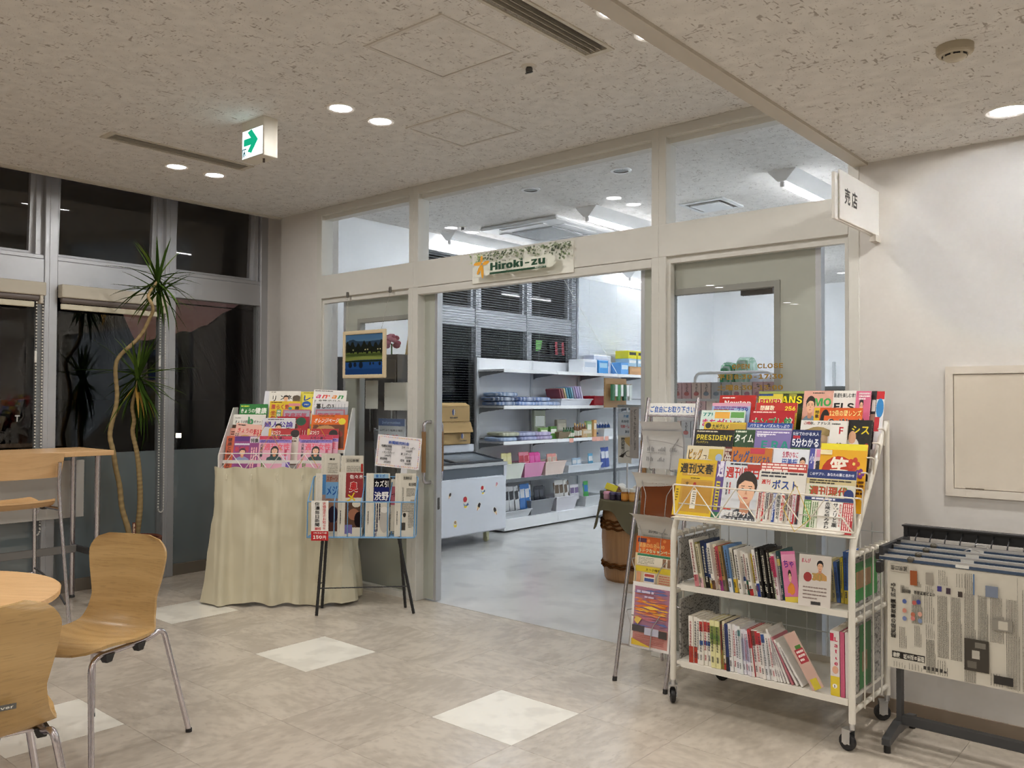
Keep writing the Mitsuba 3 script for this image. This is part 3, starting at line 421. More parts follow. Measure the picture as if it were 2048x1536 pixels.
[48,608,817,1137,1206,1525,1516,1771,1831,2407,2411,1899,1840,2417,2486,2806,2865,3440,3371,2859,2855,3558,3553,3233,3230,3549,3545,3224,3146,3016,2439,2381,2254,1878,1944,1689,1496,1479,1095,1110,724,600,666,1116,1126,1062,862,-1,1502,2782,2785,1761,1638,1510,-1,2263,2576,2381,2765,2776],
[48,591,596,1046,1056,672,677,1062,1069,686,691,3443,3416,3030,2957,3213,3282,3537,3531,3400,2823,2633,2582,2454,2189,1543,1479,1355,1937,2070,1878,1812,719,-1,2204,3036,3038,2206,-1,2212,3044,3046,2214,-1,2220,3052,3054,2222,-1,1453,1446,1829,1837,-1,1432,1817,1824,1440],
[48,592,594,980,990,671,676,997,1004,621,690,1714,1780,3443,3420,2779,2776,3416,3475,2770,2766,3534,3529,1417,1486,2382,2386,1746,1681,716,-1,2721,3041,3045,2789,-1,2798,2794,3050,3054,-1,2081,2401,2405,2085,-1,2094,2090,2410,2414,-1,1375,1366,1687,1752,2392,2331,1756,1696,-1,1381,1700,1709,1388],
[48,610,1269,1587,1516,1900,1909,2230,2284,3372,3366,2278,2270,3230,3289,2264,2254,3470,3465,648,654,1870,1880,1048,989,1886,1894,1318,927],
[48,776,818,3378,3336,3015,2954,1162,1095,-1,2257,2961,2971,2267,-1,2274,2978,2988,2284,-1,1169,1873,1883,1179,-1,1186,1826,1900,1196],
[48,776,876,1900,1909,2230,2284,3372,3271,2951,2954,1162,1095,-1,2256,2896,2968,2264,-1,2270,2974,2982,2278,-1,1168,1872,1880,1176,-1,1182,1886,1894,1190],
[48,777,806,1126,1103,2959,3046,3367,3400,3079,2953,-2,749,818,3378,3441,3438,3373,-2,1298,1322,2858,2898,-1,2267,2263,2519,2523,-1,2276,2273,2529,2532,-1,1883,1627,1623,1879,-1,1892,1636,1633,1889],
[48,536,1053,1056,864,618,876,1064,1136,2161,2101,2422,2609,3568,3563,1450,1447,3496,3426,2722,2716,3356,3415,2710,2702,3534,3529,1289,1229,1033,839,651,981,660,-1,1433,1294,1615,1630,1951,1998,2255,2274,1443],
[48,537,1054,1057,800,554,877,1065,1137,2033,2037,2294,2545,3568,3564,3179,3304,2850,3425,3402,3208,2759,2700,3020,2959,2575,2568,2248,2191,1807,1800,1480,1505,1954,1763,1830,1575,1579,1451,1299,903,587,982,660,-1,2580,3028,3030,2582,-1,2587,3035,3036,2588,-1,1812,2196,2198,1814,-1,1819,2203,2204,1820],
[48,545,1127,811,942,883,2035,2100,2357,2608,2869,2997,3186,2795,2858,3248,3438,3500,3110,3616,3420,3039,2654,2650,3354,3349,2644,2637,3021,3090,3219,3409,3338,3143,2440,2251,2260,1812,1483,839,715,1232,1428,788,793,1434,1502,1119,732,-1,2097,1572,2597,-1,1882,2202,2270,1886,-1,1198,1451,1582],
[48,615,684,1197,1269,1589,1580,2605,2613,2933,2989,3563,3495,2982,2952,2631,2570,1546,1479,1223,1190,-1,1552,2576,2584,1560,-1,1567,2591,2598,1574],
[48,713,749,1134,1269,1589,1518,1966,1960,2358,2676,2606,3501,3346,3145,2952,2377,2318,2894,2959,3108,3112,2472,2274,2403,2530,2966,2644,2207,1953,1933,1100,1032,-1,1106,1554,1563,1115,-1,1576,1128,1121,1569],
[48,968,1011,3186,3144,2823,2762,1354,1287,-1,1308,2780,2785,1377,-1,1320,2791,2797,1389,-1,1366,1361,2769,2774],
[48,532,1060,678,619,1132,1206,1525,1516,1899,2035,3442,3400,3143,3018,2314,2248,1927,1880,1686,1498,1415,1096,1111,784,720,-1,2320,3024,3030,2326,-1,2332,3036,3041,2337,-1,2344,3047,3053,2349,-1,1507,1884,1884,1893,1509],
[48,549,1014,1333,1263,2159,2225,3377,3401,3017,3020,2508,2505,2184,2126,1868,1492,1164,775,587,978,1180,605,609,739,-1,2514,3026,3051,2539,-1,1563,2067,2130,2140,1628,-1,2154,1641,1634,2146,-1,931,1250,1257,1129],
[48,537,1319,616,685,1133,947,1205,1395,1581,1773,1838,2414,2486,2805,2798,3501,3476,3410,3154,3092,2772,2695,2376,2388,2132,2066,1810,1751,1622,1433,1416,1031,1048,725,-1,2788,3108,3112,2792,-1,3098,3102,2782,2778,-1,2138,2394,2398,2142,-1,2148,2404,2408,2152,-1,1505,1757,1767,1767],
[48,602,992,1319,616,685,1133,946,1141,1269,1581,1773,1842,3442,3422,3037,2957,3213,3283,3538,3532,3400,2823,2633,2589,2461,2254,1929,1671,1481,1351,1095,1048,725,-1,2147,3043,3053,2157,-1,1420,1872,2072,2077,1758,1767,1505,1881,1686,1433],
[48,1610,2065,2329,2468,2485,2805,2847,3179,3497,3164,2907,3154,3596,3594,3399,3145,2830,2645,2316,1927,1799,-2,532,1057,674,615,1128,1133,748,689,1781,1969,1582,1576,2024,2027,2155,2346,2343,2139,1883,1687,1561,1479,1160,1111,783,656,-1,1570,1758,1890],
[48,615,1142,1461,1393,2160,2293,2422,2612,2609,3504,3499,2987,3299,2336,2268,3483,3478,2454,2959,3468,3466,3335,2953,2445,2068,1547,775,652,1232,1686,662,667,1820,1887,926,868,-1,2150,2470,2663,2539,2411,-1,1707,1767,1899,-1,1767,1701,1893,-1,932,1380,1259,1195],
[48,589,1564,670,675,1315,816,881,1139,1515,1638,1315,1891,1909,2293,2275,2723,2534,2995,3377,2851,3491,3486,2588,3029,3598,3402,3274,2957,2264,2183,1864,1880,906,777],
[48,613,1205,1461,1587,1192,1321,1582,1836,1571,1763,1946,1970,3379,3342,3533,3528,1736,1490,1483,1225,1108,904,585,726,603,994,737,-1,2318,2958,2964,2324,-1,2343,2983,2989,2349,-1,2970,2977,2337,2330,-1,1814,1936,1935,1943,-1,919,1109,1560,1496,-1,1310,1502,1440,1376],
[48,550,875,1206,1524,1523,1192,1256,1519,1836,1572,1697,2340,1965,1774,1779,3251,3442,3308,2980,3552,3615,3419,2846,2841,3353,3412,2835,2830,3533,3528,1800,1675,1548,1426,1418,1097,1041,904,584,726,603,930,673,-1,2414,2664,2925,-1,1751,1870,2446,2451,1940,1879,-1,1882,2457,2462,1883,-1,855,1366,1496,1432,-1,1246,1374,1376,1376],
[48,587,588,1295,1619,788,729,1818,668,672,1889,1890,931,1000,1896,1897,810,815,1327,1203,1204,1526,1775,2415,2678,2996,2863,3374,3369,2281,2280,3240,3234,2274,2273,3488,3547,2202,2266,3481,3412,2452,2895,3533,3531,3335,2507,2066,1676,1160,711],
[48,755,1971,2018,2146,2163,3443,3403,3272,2759,2698,2633,2377,2317,1228,1168,1425,1436,1245,1250,1122,1096,712,-1,2535,3047,3048,2536,-1,2542,3053,3054,2542,-1,2845,2716,2707,2962,2957,3021,3042,2914,-1,1127,1639,1640,1128,-1,1134,1645,1646,1134],
[48,523,857,945,1905,1844,2102,2353,3248,3235,1314,1314,3298,3275,3208,2951,2504,2444,2893,2895,1679,1671,1351,1310,1170,905,840,-1,1684,2900,2902,1686,-1,1692,2907,2909,1693,-1,1321,2857,2859,1323],
[48,522,726,820,3506,3438,2989,2988,3371,3357,2589,2588,3483,3478,3222,2960,3467,3335,2699,1799,1610,1416,1032,971,775,-1,2979,3043,3046,2982,-1,2260,2578,2774,2326,-1,2467,2595,2598,2534,-1,2604,2605,2541,2540,-1,1692,2139,2141,1694,-1,2019,2147,2150,2022,-1,1708,2156,2157,1709,-1,1676,2126,1745,1878,1686,-1,973,1293,1303,1047,-1,1123,1117,1309,1315,-1,1129,1321,1326,1134],
[48,942,1775,1910,2292,2223,3246,3143,2887,2826,1353,1287,967,-1,1370,2842,2846,1374,-1,1381,2853,2857,1385,-1,1364,1360,2832,2836],
[48,604,606,1574,1319,1323,684,689,1329,1398,1653,1713,2481,2485,2806,2865,3504,3499,2859,2855,2598,3614,3417,3162,3095,2774,3404,3145,3081,2387,2518,2262,2184,1607,1484,1869,1878,1622,1684,1553,1227,905,717,1302,1047,986,793,-1,2338,2268,2780,2781,-1,2347,2472,2475,-1,2084,1954,2210,-1,1707,1768,1899,-1,1437,1884,1889,1889],
[48,588,589,1492,661,666,1178,866,931,804,744,1386,1388,685,690,1394,1462,1717,1778,2418,2485,2742,2802,3505,3501,3116,3305,3110,3301,3299,2970,3482,3541,2644,3533,3336,2700,2257,2183,1863,1873,840,-1,2148,2270,2266,2650,2588,2918,-1,1770,2347,2412,1772,-1,1251,1501,1370,1882,1886,1700],
[48,587,588,1426,659,663,728,604,1184,745,1004,1446,1389,685,690,1330,1462,1717,1778,2418,2485,2742,2802,3506,3501,2797,2729,2790,3180,3434,2977,3484,3416,3479,3475,2706,3533,3532,3400,2890,2256,2248,2183,1864,1872,775,-1,2781,2712,3160,-1,2282,2410,2413,2285,-1,1822,2333,2335,1823,-1,1828,2340,2341,1829,-1,1770,1834,1901,1773,-1,1436,984,1496],
[48,521,789,808,1385,1389,621,690,1395,1462,1717,1779,2419,2485,2742,2803,3570,3566,3245,3432,3428,2788,2845,3043,3361,2963,3148,3282,3536,3530,3399,3015,2701,2119,1929,1996,1228,1170,839,775,-1,2795,2793,2921,2858,-1,2322,2002,2001,2385,2516,2463,2014,2396,-1,1770,2409,2413,1773,-1,1495,2071,2072,1496,-1,1489,1681,1682,1490],
[48,536,862,1191,681,685,1069,882,1013,1205,1581,1647,2351,2422,2678,2739,2997,3441,3566,3497,2729,2727,3430,3402,3272,2887,2763,2695,2375,2321,2065,1992,1671,1686,1493,1367,1352,1031,982,724,-1,2700,3021,3025,2705,-1,2713,2711,3031,3033,-1,3038,3041,2721,2719,-1,2735,2991,2991,2738,-1,1508,1699,1767,2343,2345,1641,-1,2079,2335,2337,2081,-1,2073,2071,2327,2329,-1,1629,1691,1693],
[48,713,730,1690,1749,1882,2331,2332,2527,2778,2901,2642,2455,2445,2893,2899,3091,2905,3099,3289,3598,3340,3212,3145,2951,2184,2123,2064,1867,1034,968,-1,1040,1359,1365,1045,-2,621,1070,948,1142,1331,1518,1837,1898,1965,1903,1908,3444,3507,3426,3102,2718,2594,2723,3043,3118,2862,2595,2011,1948,1824,2213,2478,2350,2085,1955,1765,1698,738,743,1767,1768,680,-2,736,1697,1756,732],
[48,617,621,1070,884,1078,1268,1454,1709,1705,2159,2486,2740,2801,2989,3559,3427,1891,1761,3361,3337,3143,2632,2578,2450,2440,2184,2130,2002,1992,1671,1697,1570,738,743,1576,-1,2893,3021,3026,2898,-1,3035,2907,2904,3032,-1,2540,2344,2728,-1,2456,2584,2587,2459,-1,2008,2136,2139,2011,-2,666,1626,1546,1034,968,648,-1,1040,1231,1237,1045,-2,732,737,1568,1564],
[48,586,851,724,755,1779,1813,1885,1906,3317,3444,3570,3504,2285,2279,3303,3494,3357,3026,3596,3399,3208,2765,2183,1931,1671,1481,1233,840,-1,2529,2588,2776,3041,-1,2267,2060,2254,2514,-1,1555,1681,1748,-1,1049,1369,1372,1052,-1,1058,1378,1381,1125,-1,1454,1070,1067,1387],
[48,521,657,800,1119,1111,1173,1185,610,678,1191,1194,683,752,1200,1270,1589,1584,1968,2035,3507,3430,3233,3424,3408,2128,2007,1559,1552,1934,3534,3464,1673,1290,1038,839,-1,2599,3047,3118,2798,-1,2453,3029,3035,2459,-1,2338,2721,2598,2597,-1,1962,1578,1575,2150,2414,2030,-1,1569,1565,2076,2017],
[48,587,977,989,670,675,1378,1431,1587,3379,3345,3278,3534,3465,1992,1228,775,-1,2912,2899,2963,2977,-1,2919,2663,2662,2982,-1,2988,2990,2670,2668,-1,1616,1934,2702,2579,1939,1953,-1,2264,2584,2587,2267,-1,1958,2278,2279,1959,-1,1964,2284,2286,1966,-2,688,754,948,1390,1450,1192],
[48,523,979,991,608,677,1381,1425,1943,2204,1501,1442,2275,2279,1576,1580,1965,1780,2101,2349,2605,2998,3316,3053,3373,3431,2663,2659,3553,3485,2780,3410,3214,3598,3464,1864,1545,1165,775,-1,1806,2062,3086,2520,2259,-2,691,1013,1515,1192],
[48,587,1042,1055,671,676,1444,1426,1616,1639,2216,2217,1450,1128,688,754,948,1452,1455,1903,1780,1974,2164,2351,2607,2934,3188,3055,3566,3498,2601,3303,3216,1807,2062,3534,3465,1928,1229,776,-1,2004,2900,2902,2006,-1,2011,2907,2908,2012,-1,2018,2914,2915,2019],
[48,523,588,977,989,670,674,1378,1362,1425,1559,1432,1435,1628,1639,1128,688,819,1011,1452,1964,1581,1586,2098,2230,2421,2548,2482,3122,3180,3500,3496,3303,3229,3484,3480,2775,2774,3413,3409,2769,2766,3534,3400,1928,1164,775,-1,1954,2849,2850,2018,-1,2797,2412,2796,-1,1488,1934,2382,2385,-1,2391,1942,2390],
[48,587,977,989,670,675,1379,1370,1882,1884,1500,1505,1889,1891,1508,1450,1192,688,754,948,1453,1524,3443,3494,3363,2979,2977,3361,3421,3356,2972,2970,3545,3477,3092,3409,3406,3534,3465,1992,1228,775,-1,2793,3240,3241,-1,1934,2062,3022,2515,2452,-1,2266,2586,2588,2268,-1,2275,2273,2593,2595,2469,-1,1833,2216,2217,-1,1362,1489,1812,1364],
[48,606,675,1059,874,747,751,1328,1268,1333,1590,1776,2351,2347,2218,2019,2403,2483,3315,3569,3170,3482,3474,3214,2766,2695,2376,2397,-1,2708,3028,3093,3098,2785,-1,2722,2853,3053,2797,-1,1322,1443,1571,1770,-2,794,2203,2184,1864,1801,1162,1095,839,-1,1168,1807,1813,1173],
[48,587,1115,1244,1434,1513,2025,2029,1453,1259,688,885,1329,1395,3570,3566,2861,2857,3432,3399,3079,3017,1801,1799,1479,1431,904,-1,1810,1807,3023,3026,-1,1944,3032,3034,2587,2525,2467,2403,2269,-1,2848,3039,3043,2851,-1,2477,2349,2345,2473,-1,1822,2017,2019,1827,-2,549,808,1379,1378,1118,611],
[48,589,655,1232,1236,661,730,1242,1245,670,755,3380,3569,3111,3300,3555,3617,3286,2967,2955,2824,2247,2060,649,-1,2974,2968,3102,-1,2478,2795,2925,-1,2212,2724,2281,2477,2221,-1,1617,2194,2253,2573,2590,1629,1626,2201,2133,1620,-1,1579,1835,1838,1646,-1,1638,1635,1827,1830,-1,1067,1259,1262,1070,-1,1254,1062,1059,1251],
[48,550,1517,2038,2356,2354,2669,3622,3425,2979,2914,2273,2269,3357,3352,3095,3094,2766,3406,3465,649,718,1294,1047,792,797,1885,1889,1250,1187,801,-1,2264,2254,2382,2647,-1,2093,1703,2536,-1,1431,1678,1870,1879],
[48,616,1334,1588,1586,2028,2163,2483,2613,2869,2925,3436,3431,2919,2912,3551,3483,2906,2905,3154,3532,3531,3335,3271,2892,2642,2315,1927,1674,1676,713,653,911,792,794,923,732,672,1185,1188,869,740,-1,2144,2464,2471,2343,-1,1811,1938,2063,2260,2458,1946,-1,1828,1572,1569,2016,-1,1389,1193,1641,-1,1051,1175,1175,1179],
[48,755,1651,1777,1707,2031,2421,2677,3119,3626,3493,3238,3173,2724,2723,3426,3413,2900,3151,3596,3399,2954,2576,2186,1607,1483,2000,2260,1685,1490,1042,1031,711,-1,2714,3034,3037,2717,-1,2543,2282,2858,-1,1508,1696,1763,2339,2340,1957,1894,1637,1575,-1,2074,2330,2333,2077,-1,1048,1368,1310,1122,-1,1061,1126,1326,1070],
[48,551,940,1334,1716,1585,1969,1908,2230,2417,3312,3307,2347,3178,3173,2341,3172,3232,2335,3359,3422,3418,2265,2264,3480,3475,2706,3533,3596,3336,2256,2247,1927,1864,1807,1290,712,524,1426,659,664,984,997,803,-1,1376,1951,1951,-1,1381,1956,1957,-1,1387,1962,1963,-1,1368,1880,1881,1369],
[48,586,859,604,609,2081,2092,2541,1966,1890,866,819,3570,3502,2925,3436,3414,3221,3536,3469,3531,3464,1800,1482,1038,839,711,-1,2773,2253,3213,2771,-1,2458,3034,3035,2459,-1,2465,3041,3041,-1,2471,3047,3048,2472,-1,1615,1870,1808,2261,1556,-1,1564,1561,2073,2076,-1,1192,1191,1575,1576,-1,1198,1197,1581,1582,-1,1180,1173,1172],
[48,554,1334,1589,1650,2156,2358,2676,2605,3500,3293,2975,3111,2535,2206,2015,2006,1748,1999,2391,2534,2854,3030,3280,3596,3594,3399,3271,2956,2707,2445,1991,1737,1613,776,653,783,806,678,-1,2023,2021,2154,-1,1516,1640,1832,-1,1178,1626,1628,1180,-1,1186,1633,1634,1186,-1,1168,1426,1429,1173,-1,1194,1000,1192],
[48,554,944,1270,1525,1523,1838,1968,2544,2484,2678,2928,3440,3495,3238,3227,2394,2393,3352,3336,2441,2375,2055,2086,1894,1878,1684,1931,1609,1485,776,652,783,806,678,-1,2217,3113,3114,2218,-1,2383,2959,3027,2387,-1,2400,2912,2915,2403,-1,1452,1512,1704,-1,1180,1114,1498,1500,-1,1186,1121,1505,1506,-1,1168,1362,1301,1109,-1,1130,1000,1128],
[48,681,687,1327,1204,1398,1651,1839,2415,2677,2742,3060,2863,3503,3497,2281,2280,3174,3144,2823,2761,1354,1287,967,998,1831,1833,-1,1360,2767,2770,1362,-1,1376,2783,2785,1377,-1,1370,1367,2775,2778],
[48,604,1508,677,682,1899,1901,1004,946,2997,3186,3184,2286,2283,3498,3493,2725,3548,3352,3097,3080,3015,2759,2696,1480,1415,1095,1049,791,-1,2269,2716,2717,2274,-1,1486,2702,2704,1488,-1,1494,2709,2711,1495,-1,1501,1885,1890,1826],
[48,678,1127,1203,2995,3047,3494,3420,3036,2952,2631,2311,2252,2636,2638,1486,1415,1159,1116,732,-1,1493,1492,2644,2645,-1,1500,1498,2650,2651,-1,2286,2343,2599,2606,-1,1959,1961,1513,1511],
[48,545,1333,1652,1973,2223,2287,2357,2677,2671,2800,2997,3316,3314,3247,3503,3494,3237,3233,3360,3343,3214,3594,3271,2572,2510,2318,2251,1543,1415,1353,1287,967,927,668,-1,1650,1583,1775,-1,1292,1678,1551,1568,1697,1701,1446,1386],
[48,532,1061,678,619,1068,1142,1461,1452,1772,1650,1907,1971,2156,2215,1957,1830,1445,1632,2144,2277,2470,2661,2592,3551,3547,3290,3025,3467,3271,2700,2120,1671,1548,2256,2129,2000,1746,1946,1882,1622,1433,1416,1351,1032,1046,784,-1,2327,2644,2842,2394,-2,2471,2292,2613,2793,-2,2852,3188,3507,3503,3171],
[48,549,744,1316,1445,1701,1842,2097,2149,2341,2357,2741,2735,3438,3433,2729,2726,3557,3552,3423,3421,2836,3469,3530,3271,2513,2709,2582,2584,2975,1951,2328,2327,2068,1564,1631,1376,1182,-2,1355,1421,2324,2384,1608,1479,-2,753,1013,1521,1582,1451,1323,-2,651,1243,1372,1560,968,904],
[48,652,1179,1308,1433,1505,1570,1518,1323,1259,752,885,1139,1519,1586,2035,2102,2358,2419,2547,2614,2870,2931,3442,3426,3553,3550,3357,3352,3543,3540,3473,3214,3595,3399,3017,2700,2634,1927,1802,1869,1875,1810,1544,1351,1163,1360,1431,904,840,-1,2254,2511,2387,2259,-2,612,808,1252,1314,1247,1118],]
GLYPH = dict(zip(CHARS, OUTLINES)); _g = {}
def glyph(ch):
    """(advance, vertices, triangles); an outline is its advance, then points x*64+y, -1 before a hole, -2 before the next piece"""
    if ch not in _g:
        data = GLYPH.get(ch, [20]); polys = [[[]]]
        for q in data[1:]:
            if q == -1: polys[-1].append([])
            elif q == -2: polys.append([[]])
            else: polys[-1][-1].append((q//64-8, q % 64-12))
        V, F = [], []; n = 0
        for rings in polys:
            if len(rings[0]) < 3: continue
            p = Polygon(rings[0], [r for r in rings[1:] if len(r) > 2])
            if not p.is_valid: p = p.buffer(0)
            for g in getattr(p, 'geoms', [p]):
                if g.is_empty or g.area < .5: continue
                v, f = trimesh.creation.triangulate_polygon(g, engine='earcut'); V.append(v); F.append(f+n); n += len(v)
        _g[ch] = (data[0]/48, (np.vstack(V)/48) if V else np.zeros((0, 2)), np.vstack(F) if F else np.zeros((0, 3), int))
    return _g[ch]
class Art:
    """flat print: coloured shapes on a sheet w x h, joined into one mesh with a colour per vertex"""
    def __init__(s, w, h, bg=None):
        s.w, s.h, s.V, s.F, s.C, s.n, s.k = w, h, [], [], [], 0, 0
        if bg: s.r(0, 0, w, h, bg)
    def add(s, v, f, c):
        if not len(v): return s
        v = np.asarray(v, float); v = np.c_[np.clip(v[:, 0], 0, s.w), np.clip(v[:, 1], 0, s.h)]
        s.V.append(np.c_[v, np.full(len(v), s.k*1.2e-4)]); s.F.append(np.asarray(f)+s.n); s.C.append(np.tile(lin(c), (len(v), 1))); s.n += len(v); return s
    def r(s, x0, y0, x1, y1, c):
        s.k += 1; return s.add([[x0, y0], [x1, y0], [x1, y1], [x0, y1]], [[0, 1, 2], [0, 2, 3]], c)
    def p(s, pts, c):
        s.k += 1; v, f = trimesh.creation.triangulate_polygon(Polygon(pts), engine='earcut'); return s.add(v, f, c)
    def e(s, x, y, rx, ry, c, n=20, a0=0, a1=2*math.pi):
        s.k += 1; a = np.linspace(a0, a1, n); v = np.c_[x+rx*np.cos(a), y+ry*np.sin(a)]
        return s.add(np.vstack([[x, y], v]), [[0, i, i+1] for i in range(1, n)], c)
    def t(s, text, x, y, h, c, w=None, vert=False, out=None, sl=0):
        """text with its baseline (vertical: its top) at x, y and characters h tall; w: squeezed to this length"""
        s.k += 1; w = w or out; g = [glyph(ch) for ch in text]
        if vert:
            step = h*1.02 if w is None else w/len(g)
            for i, (a, v, f) in enumerate(g):
                if len(v): s.add(np.c_[x+v[:, 0]*h+(1-a)*h/2, y-step*(i+1)+(v[:, 1]+.12)*step*.98], f, c)
        else:
            L = sum(a for a, _, _ in g); sx = h if w is None else w/L; at = x
            for a, v, f in g:
                if len(v): s.add(np.c_[at+v[:, 0]*sx+sl*v[:, 1]*h, y+v[:, 1]*h], f, c)
                at += a*sx
        return s
    def lines(s, x, y, w, n, h, gap, c, vert=False, seed=0):
        """n rows of small print, broken into words"""
        s.k += 1; q = random.Random(seed*7+n)
        for i in range(n):
            a = 0.0; L = w*(1 if i < n-1 else .6)
            while a < L:
                b = min(L, a+h*q.uniform(1.5, 5))
                if vert: s.add([[x+i*gap, y-b], [x+i*gap+h, y-b], [x+i*gap+h, y-a], [x+i*gap, y-a]], [[0, 1, 2], [0, 2, 3]], c)
                else: s.add([[x+a, y-i*gap-h], [x+b, y-i*gap-h], [x+b, y-i*gap], [x+a, y-i*gap]], [[0, 1, 2], [0, 2, 3]], c)
                a = b+h*.45
        return s
    def face(s, x, y, z, hair='#1d1512', cloth='#33343a', skin='#e6b796', long=False):
        """bust of a person: x centre, y chin, z face height"""
        sh = '#c98f70'
        if long: s.p([(x-z*.52, y-z*.5), (x+z*.5, y-z*.45), (x+z*.48, y+z*.75), (x, y+z*1.22), (x-z*.5, y+z*.75)], hair)
        s.p([(x-z*1.0, y-z*1.1), (x+z*1.0, y-z*1.1), (x+z*.95, y-z*.55), (x+z*.3, y-z*.2), (x-z*.3, y-z*.2), (x-z*.95, y-z*.55)], cloth)
        s.p([(x-z*.2, y-z*.32), (x, y-z*.42), (x+z*.2, y-z*.32), (x+z*.22, y+z*.2), (x-z*.22, y+z*.2)], sh)
        s.e(x, y+z*.68, z*.46, z*.5, hair, 18); s.e(x, y+z*.48, z*.37, z*.5, skin, 20)
        s.p([(x-z*.4, y+z*.62), (x-z*.28, y+z*.95), (x+z*.1, y+z*1.12), (x+z*.42, y+z*.9), (x+z*.42, y+z*.6), (x+z*.22, y+z*.8), (x-z*.1, y+z*.84)], hair)
        for d in (-1, 1):
            s.e(x+d*z*.165, y+z*.53, z*.06, z*.032, '#20150f', 8); s.r(x+d*z*.165-z*.08, y+z*.615, x+d*z*.165+z*.08, y+z*.64, hair)
        s.p([(x-z*.05, y+z*.33), (x+z*.06, y+z*.33), (x+z*.01, y+z*.5)], sh); s.e(x, y+z*.2, z*.11, z*.03, '#b5524e', 10)
        return s
    def mesh(s, M=None, z=.0006):
        v = np.vstack(s.V); v = v + [0, 0, z]
        m = trimesh.Trimesh(v, np.vstack(s.F), process=False)
        if M is not None: m.apply_transform(M)
        return m, np.vstack(s.C)
def sheet(parent, name, art, M, z=.0006, mat='print', **k):
    m, c = art.mesh(M, z); return part(parent, name, m, mat, c, **k)

# ================= SETTING =================
YF, YB = 3.92, 4.02          # shop front: lobby face and shop face
XW, XC = -6.2, -5.83         # window line, edge of the lobby ceiling
ZC, ZS, ZSH = 2.82, 2.44, 3.04   # lobby ceiling, lower ceiling on the right, shop ceiling
WALLC, FRAMEC = '#cfcac0', '#c8c7c1'
# floor: vinyl tiles with fine joints; cream accent tiles
gx, gy, ts = -3.992, 2.542, .4515
i0, i1, j0, j1 = -6, 8, -4, 3
x0, x1, y0 = gx+i0*ts, gx+(i1+1)*ts, gy+j0*ts
fl = struct('floor', cat(bx(-7, 6, -7, y0, -.06, 0), bx(x1, 6, y0, 3.985, -.06, 0), bx(-7, x0, y0, 3.985, -.06, 0)), 'vinyl')
part(fl, 'joint_bed', bx(x0, x1, y0, 3.985, -.06, -.0025), 'paint', '#85796a')
for j in range(j0, j1+1):
    for i in range(i0, i1+1):
        a, b = gx+i*ts, gy+j*ts
        acc = i % 3 == 0 and j in (0, -3)
        part(fl, 'accent_tile' if acc else 'tile', bx(a+.0005, a+ts-.0005, b+.0005, min(b+ts-.0005, 3.984), -.0025, 0), 'cream_vinyl' if acc else 'vinyl')
fs = struct('floor', bx(-7, 2, 3.986, 12.3, -.06, 0), 'shop_vinyl')
part(fs, 'threshold_strip', bx(-4.27, -2.35, 3.982, 3.992, -.004, .0012), 'paint', '#a59f94')
# ceilings
def slab(x0, x1, y0, y1, z, h, holes):
    g = Polygon([(x0, y0), (x1, y0), (x1, y1), (x0, y1)], [[(a, c), (b, c), (b, d), (a, d)] for a, b, c, d in holes])
    m = trimesh.creation.extrude_polygon(g, h, engine='earcut'); m.apply_translation((0, 0, z)); return m
SLOTS = [(-2.075, -1.965, 1.33, 2.875), (-4.79, -4.68, 2.07, 2.90)]; VENT = [(-3.57, -3.24, 6.385, 6.715)]
def duct(x0, x1, y0, y1, z0, z1):
    return cat(bx(x0-.004, x0, y0, y1, z0, z1), bx(x1, x1+.004, y0, y1, z0, z1), bx(x0, x1, y0-.004, y0, z0, z1), bx(x0, x1, y1, y1+.004, z0, z1), bx(x0, x1, y0, y1, z1, z1+.004))
cl = struct('ceiling', slab(XC, -1.29, -7, YF+.1, ZC, .12, SLOTS), 'rockwool')
part(cl, 'edge_trim', bx(XC-.045, XC, -7, YF, ZC-.012, ZC+.05), 'paint', '#bdb8ae')
cs = struct('ceiling', bx(-1.29, 6, -7, YF+.1, ZS, ZS+.5), 'rockwool')
part(cs, 'fascia_trim', cat(bx(-1.325, -1.29, -7, YF, ZS-.012, ZC), bx(-1.29, -1.262, -7, YF, ZS-.012, ZS+.01)), 'paint', '#b9b2a6')
struct('ceiling', slab(-6.25, 2, YB-.1, 12.2, ZSH, .1, VENT), 'rockwool')
struct('ceiling', bx(-6.5, XC-.04, -7, 4.03, 3.12, 3.2), 'paint', '#8d887e')
# walls
wr = struct('wall_right', bx(-1.30, 6, YF, YB, 0, ZC), 'wallpaper')
struct('baseboard_right', bx(-1.29, 6, YF-.008, YF, 0, .06), 'paint', '#857768')
struct('wall_front', cat(bx(-5.84, -5.36, YF, YB+.1, 0, ZC+.2), bx(-6.3, -5.84, 4.03, YB+.1, 0, 3.15)), 'wallpaper')
struct('wall_back', bx(-7, 6, -7.1, -7, 0, 3.2), 'wallpaper')
struct('wall_east', bx(6, 6.1, -7, YB, 0, 3.2), 'wallpaper')
struct('wall_shop_side', cat(bx(-6.35, -6.17, YB+.02, 5.77, 0, ZSH), bx(-6.35, -6.20, 8.42, 12.2, 0, ZSH), bx(-6.35, -6.14, 5.77, 8.42, 2.88, ZSH)), 'paint', '#e9ebee')
struct('wall_shop_back', bx(-6.3, 2, 12.0, 12.1, 0, ZSH), 'paint', '#eceef0')
struct('wall_shop_east', bx(.9, 1.0, YB, 12.1, 0, ZSH), 'paint', '#e9ebee')
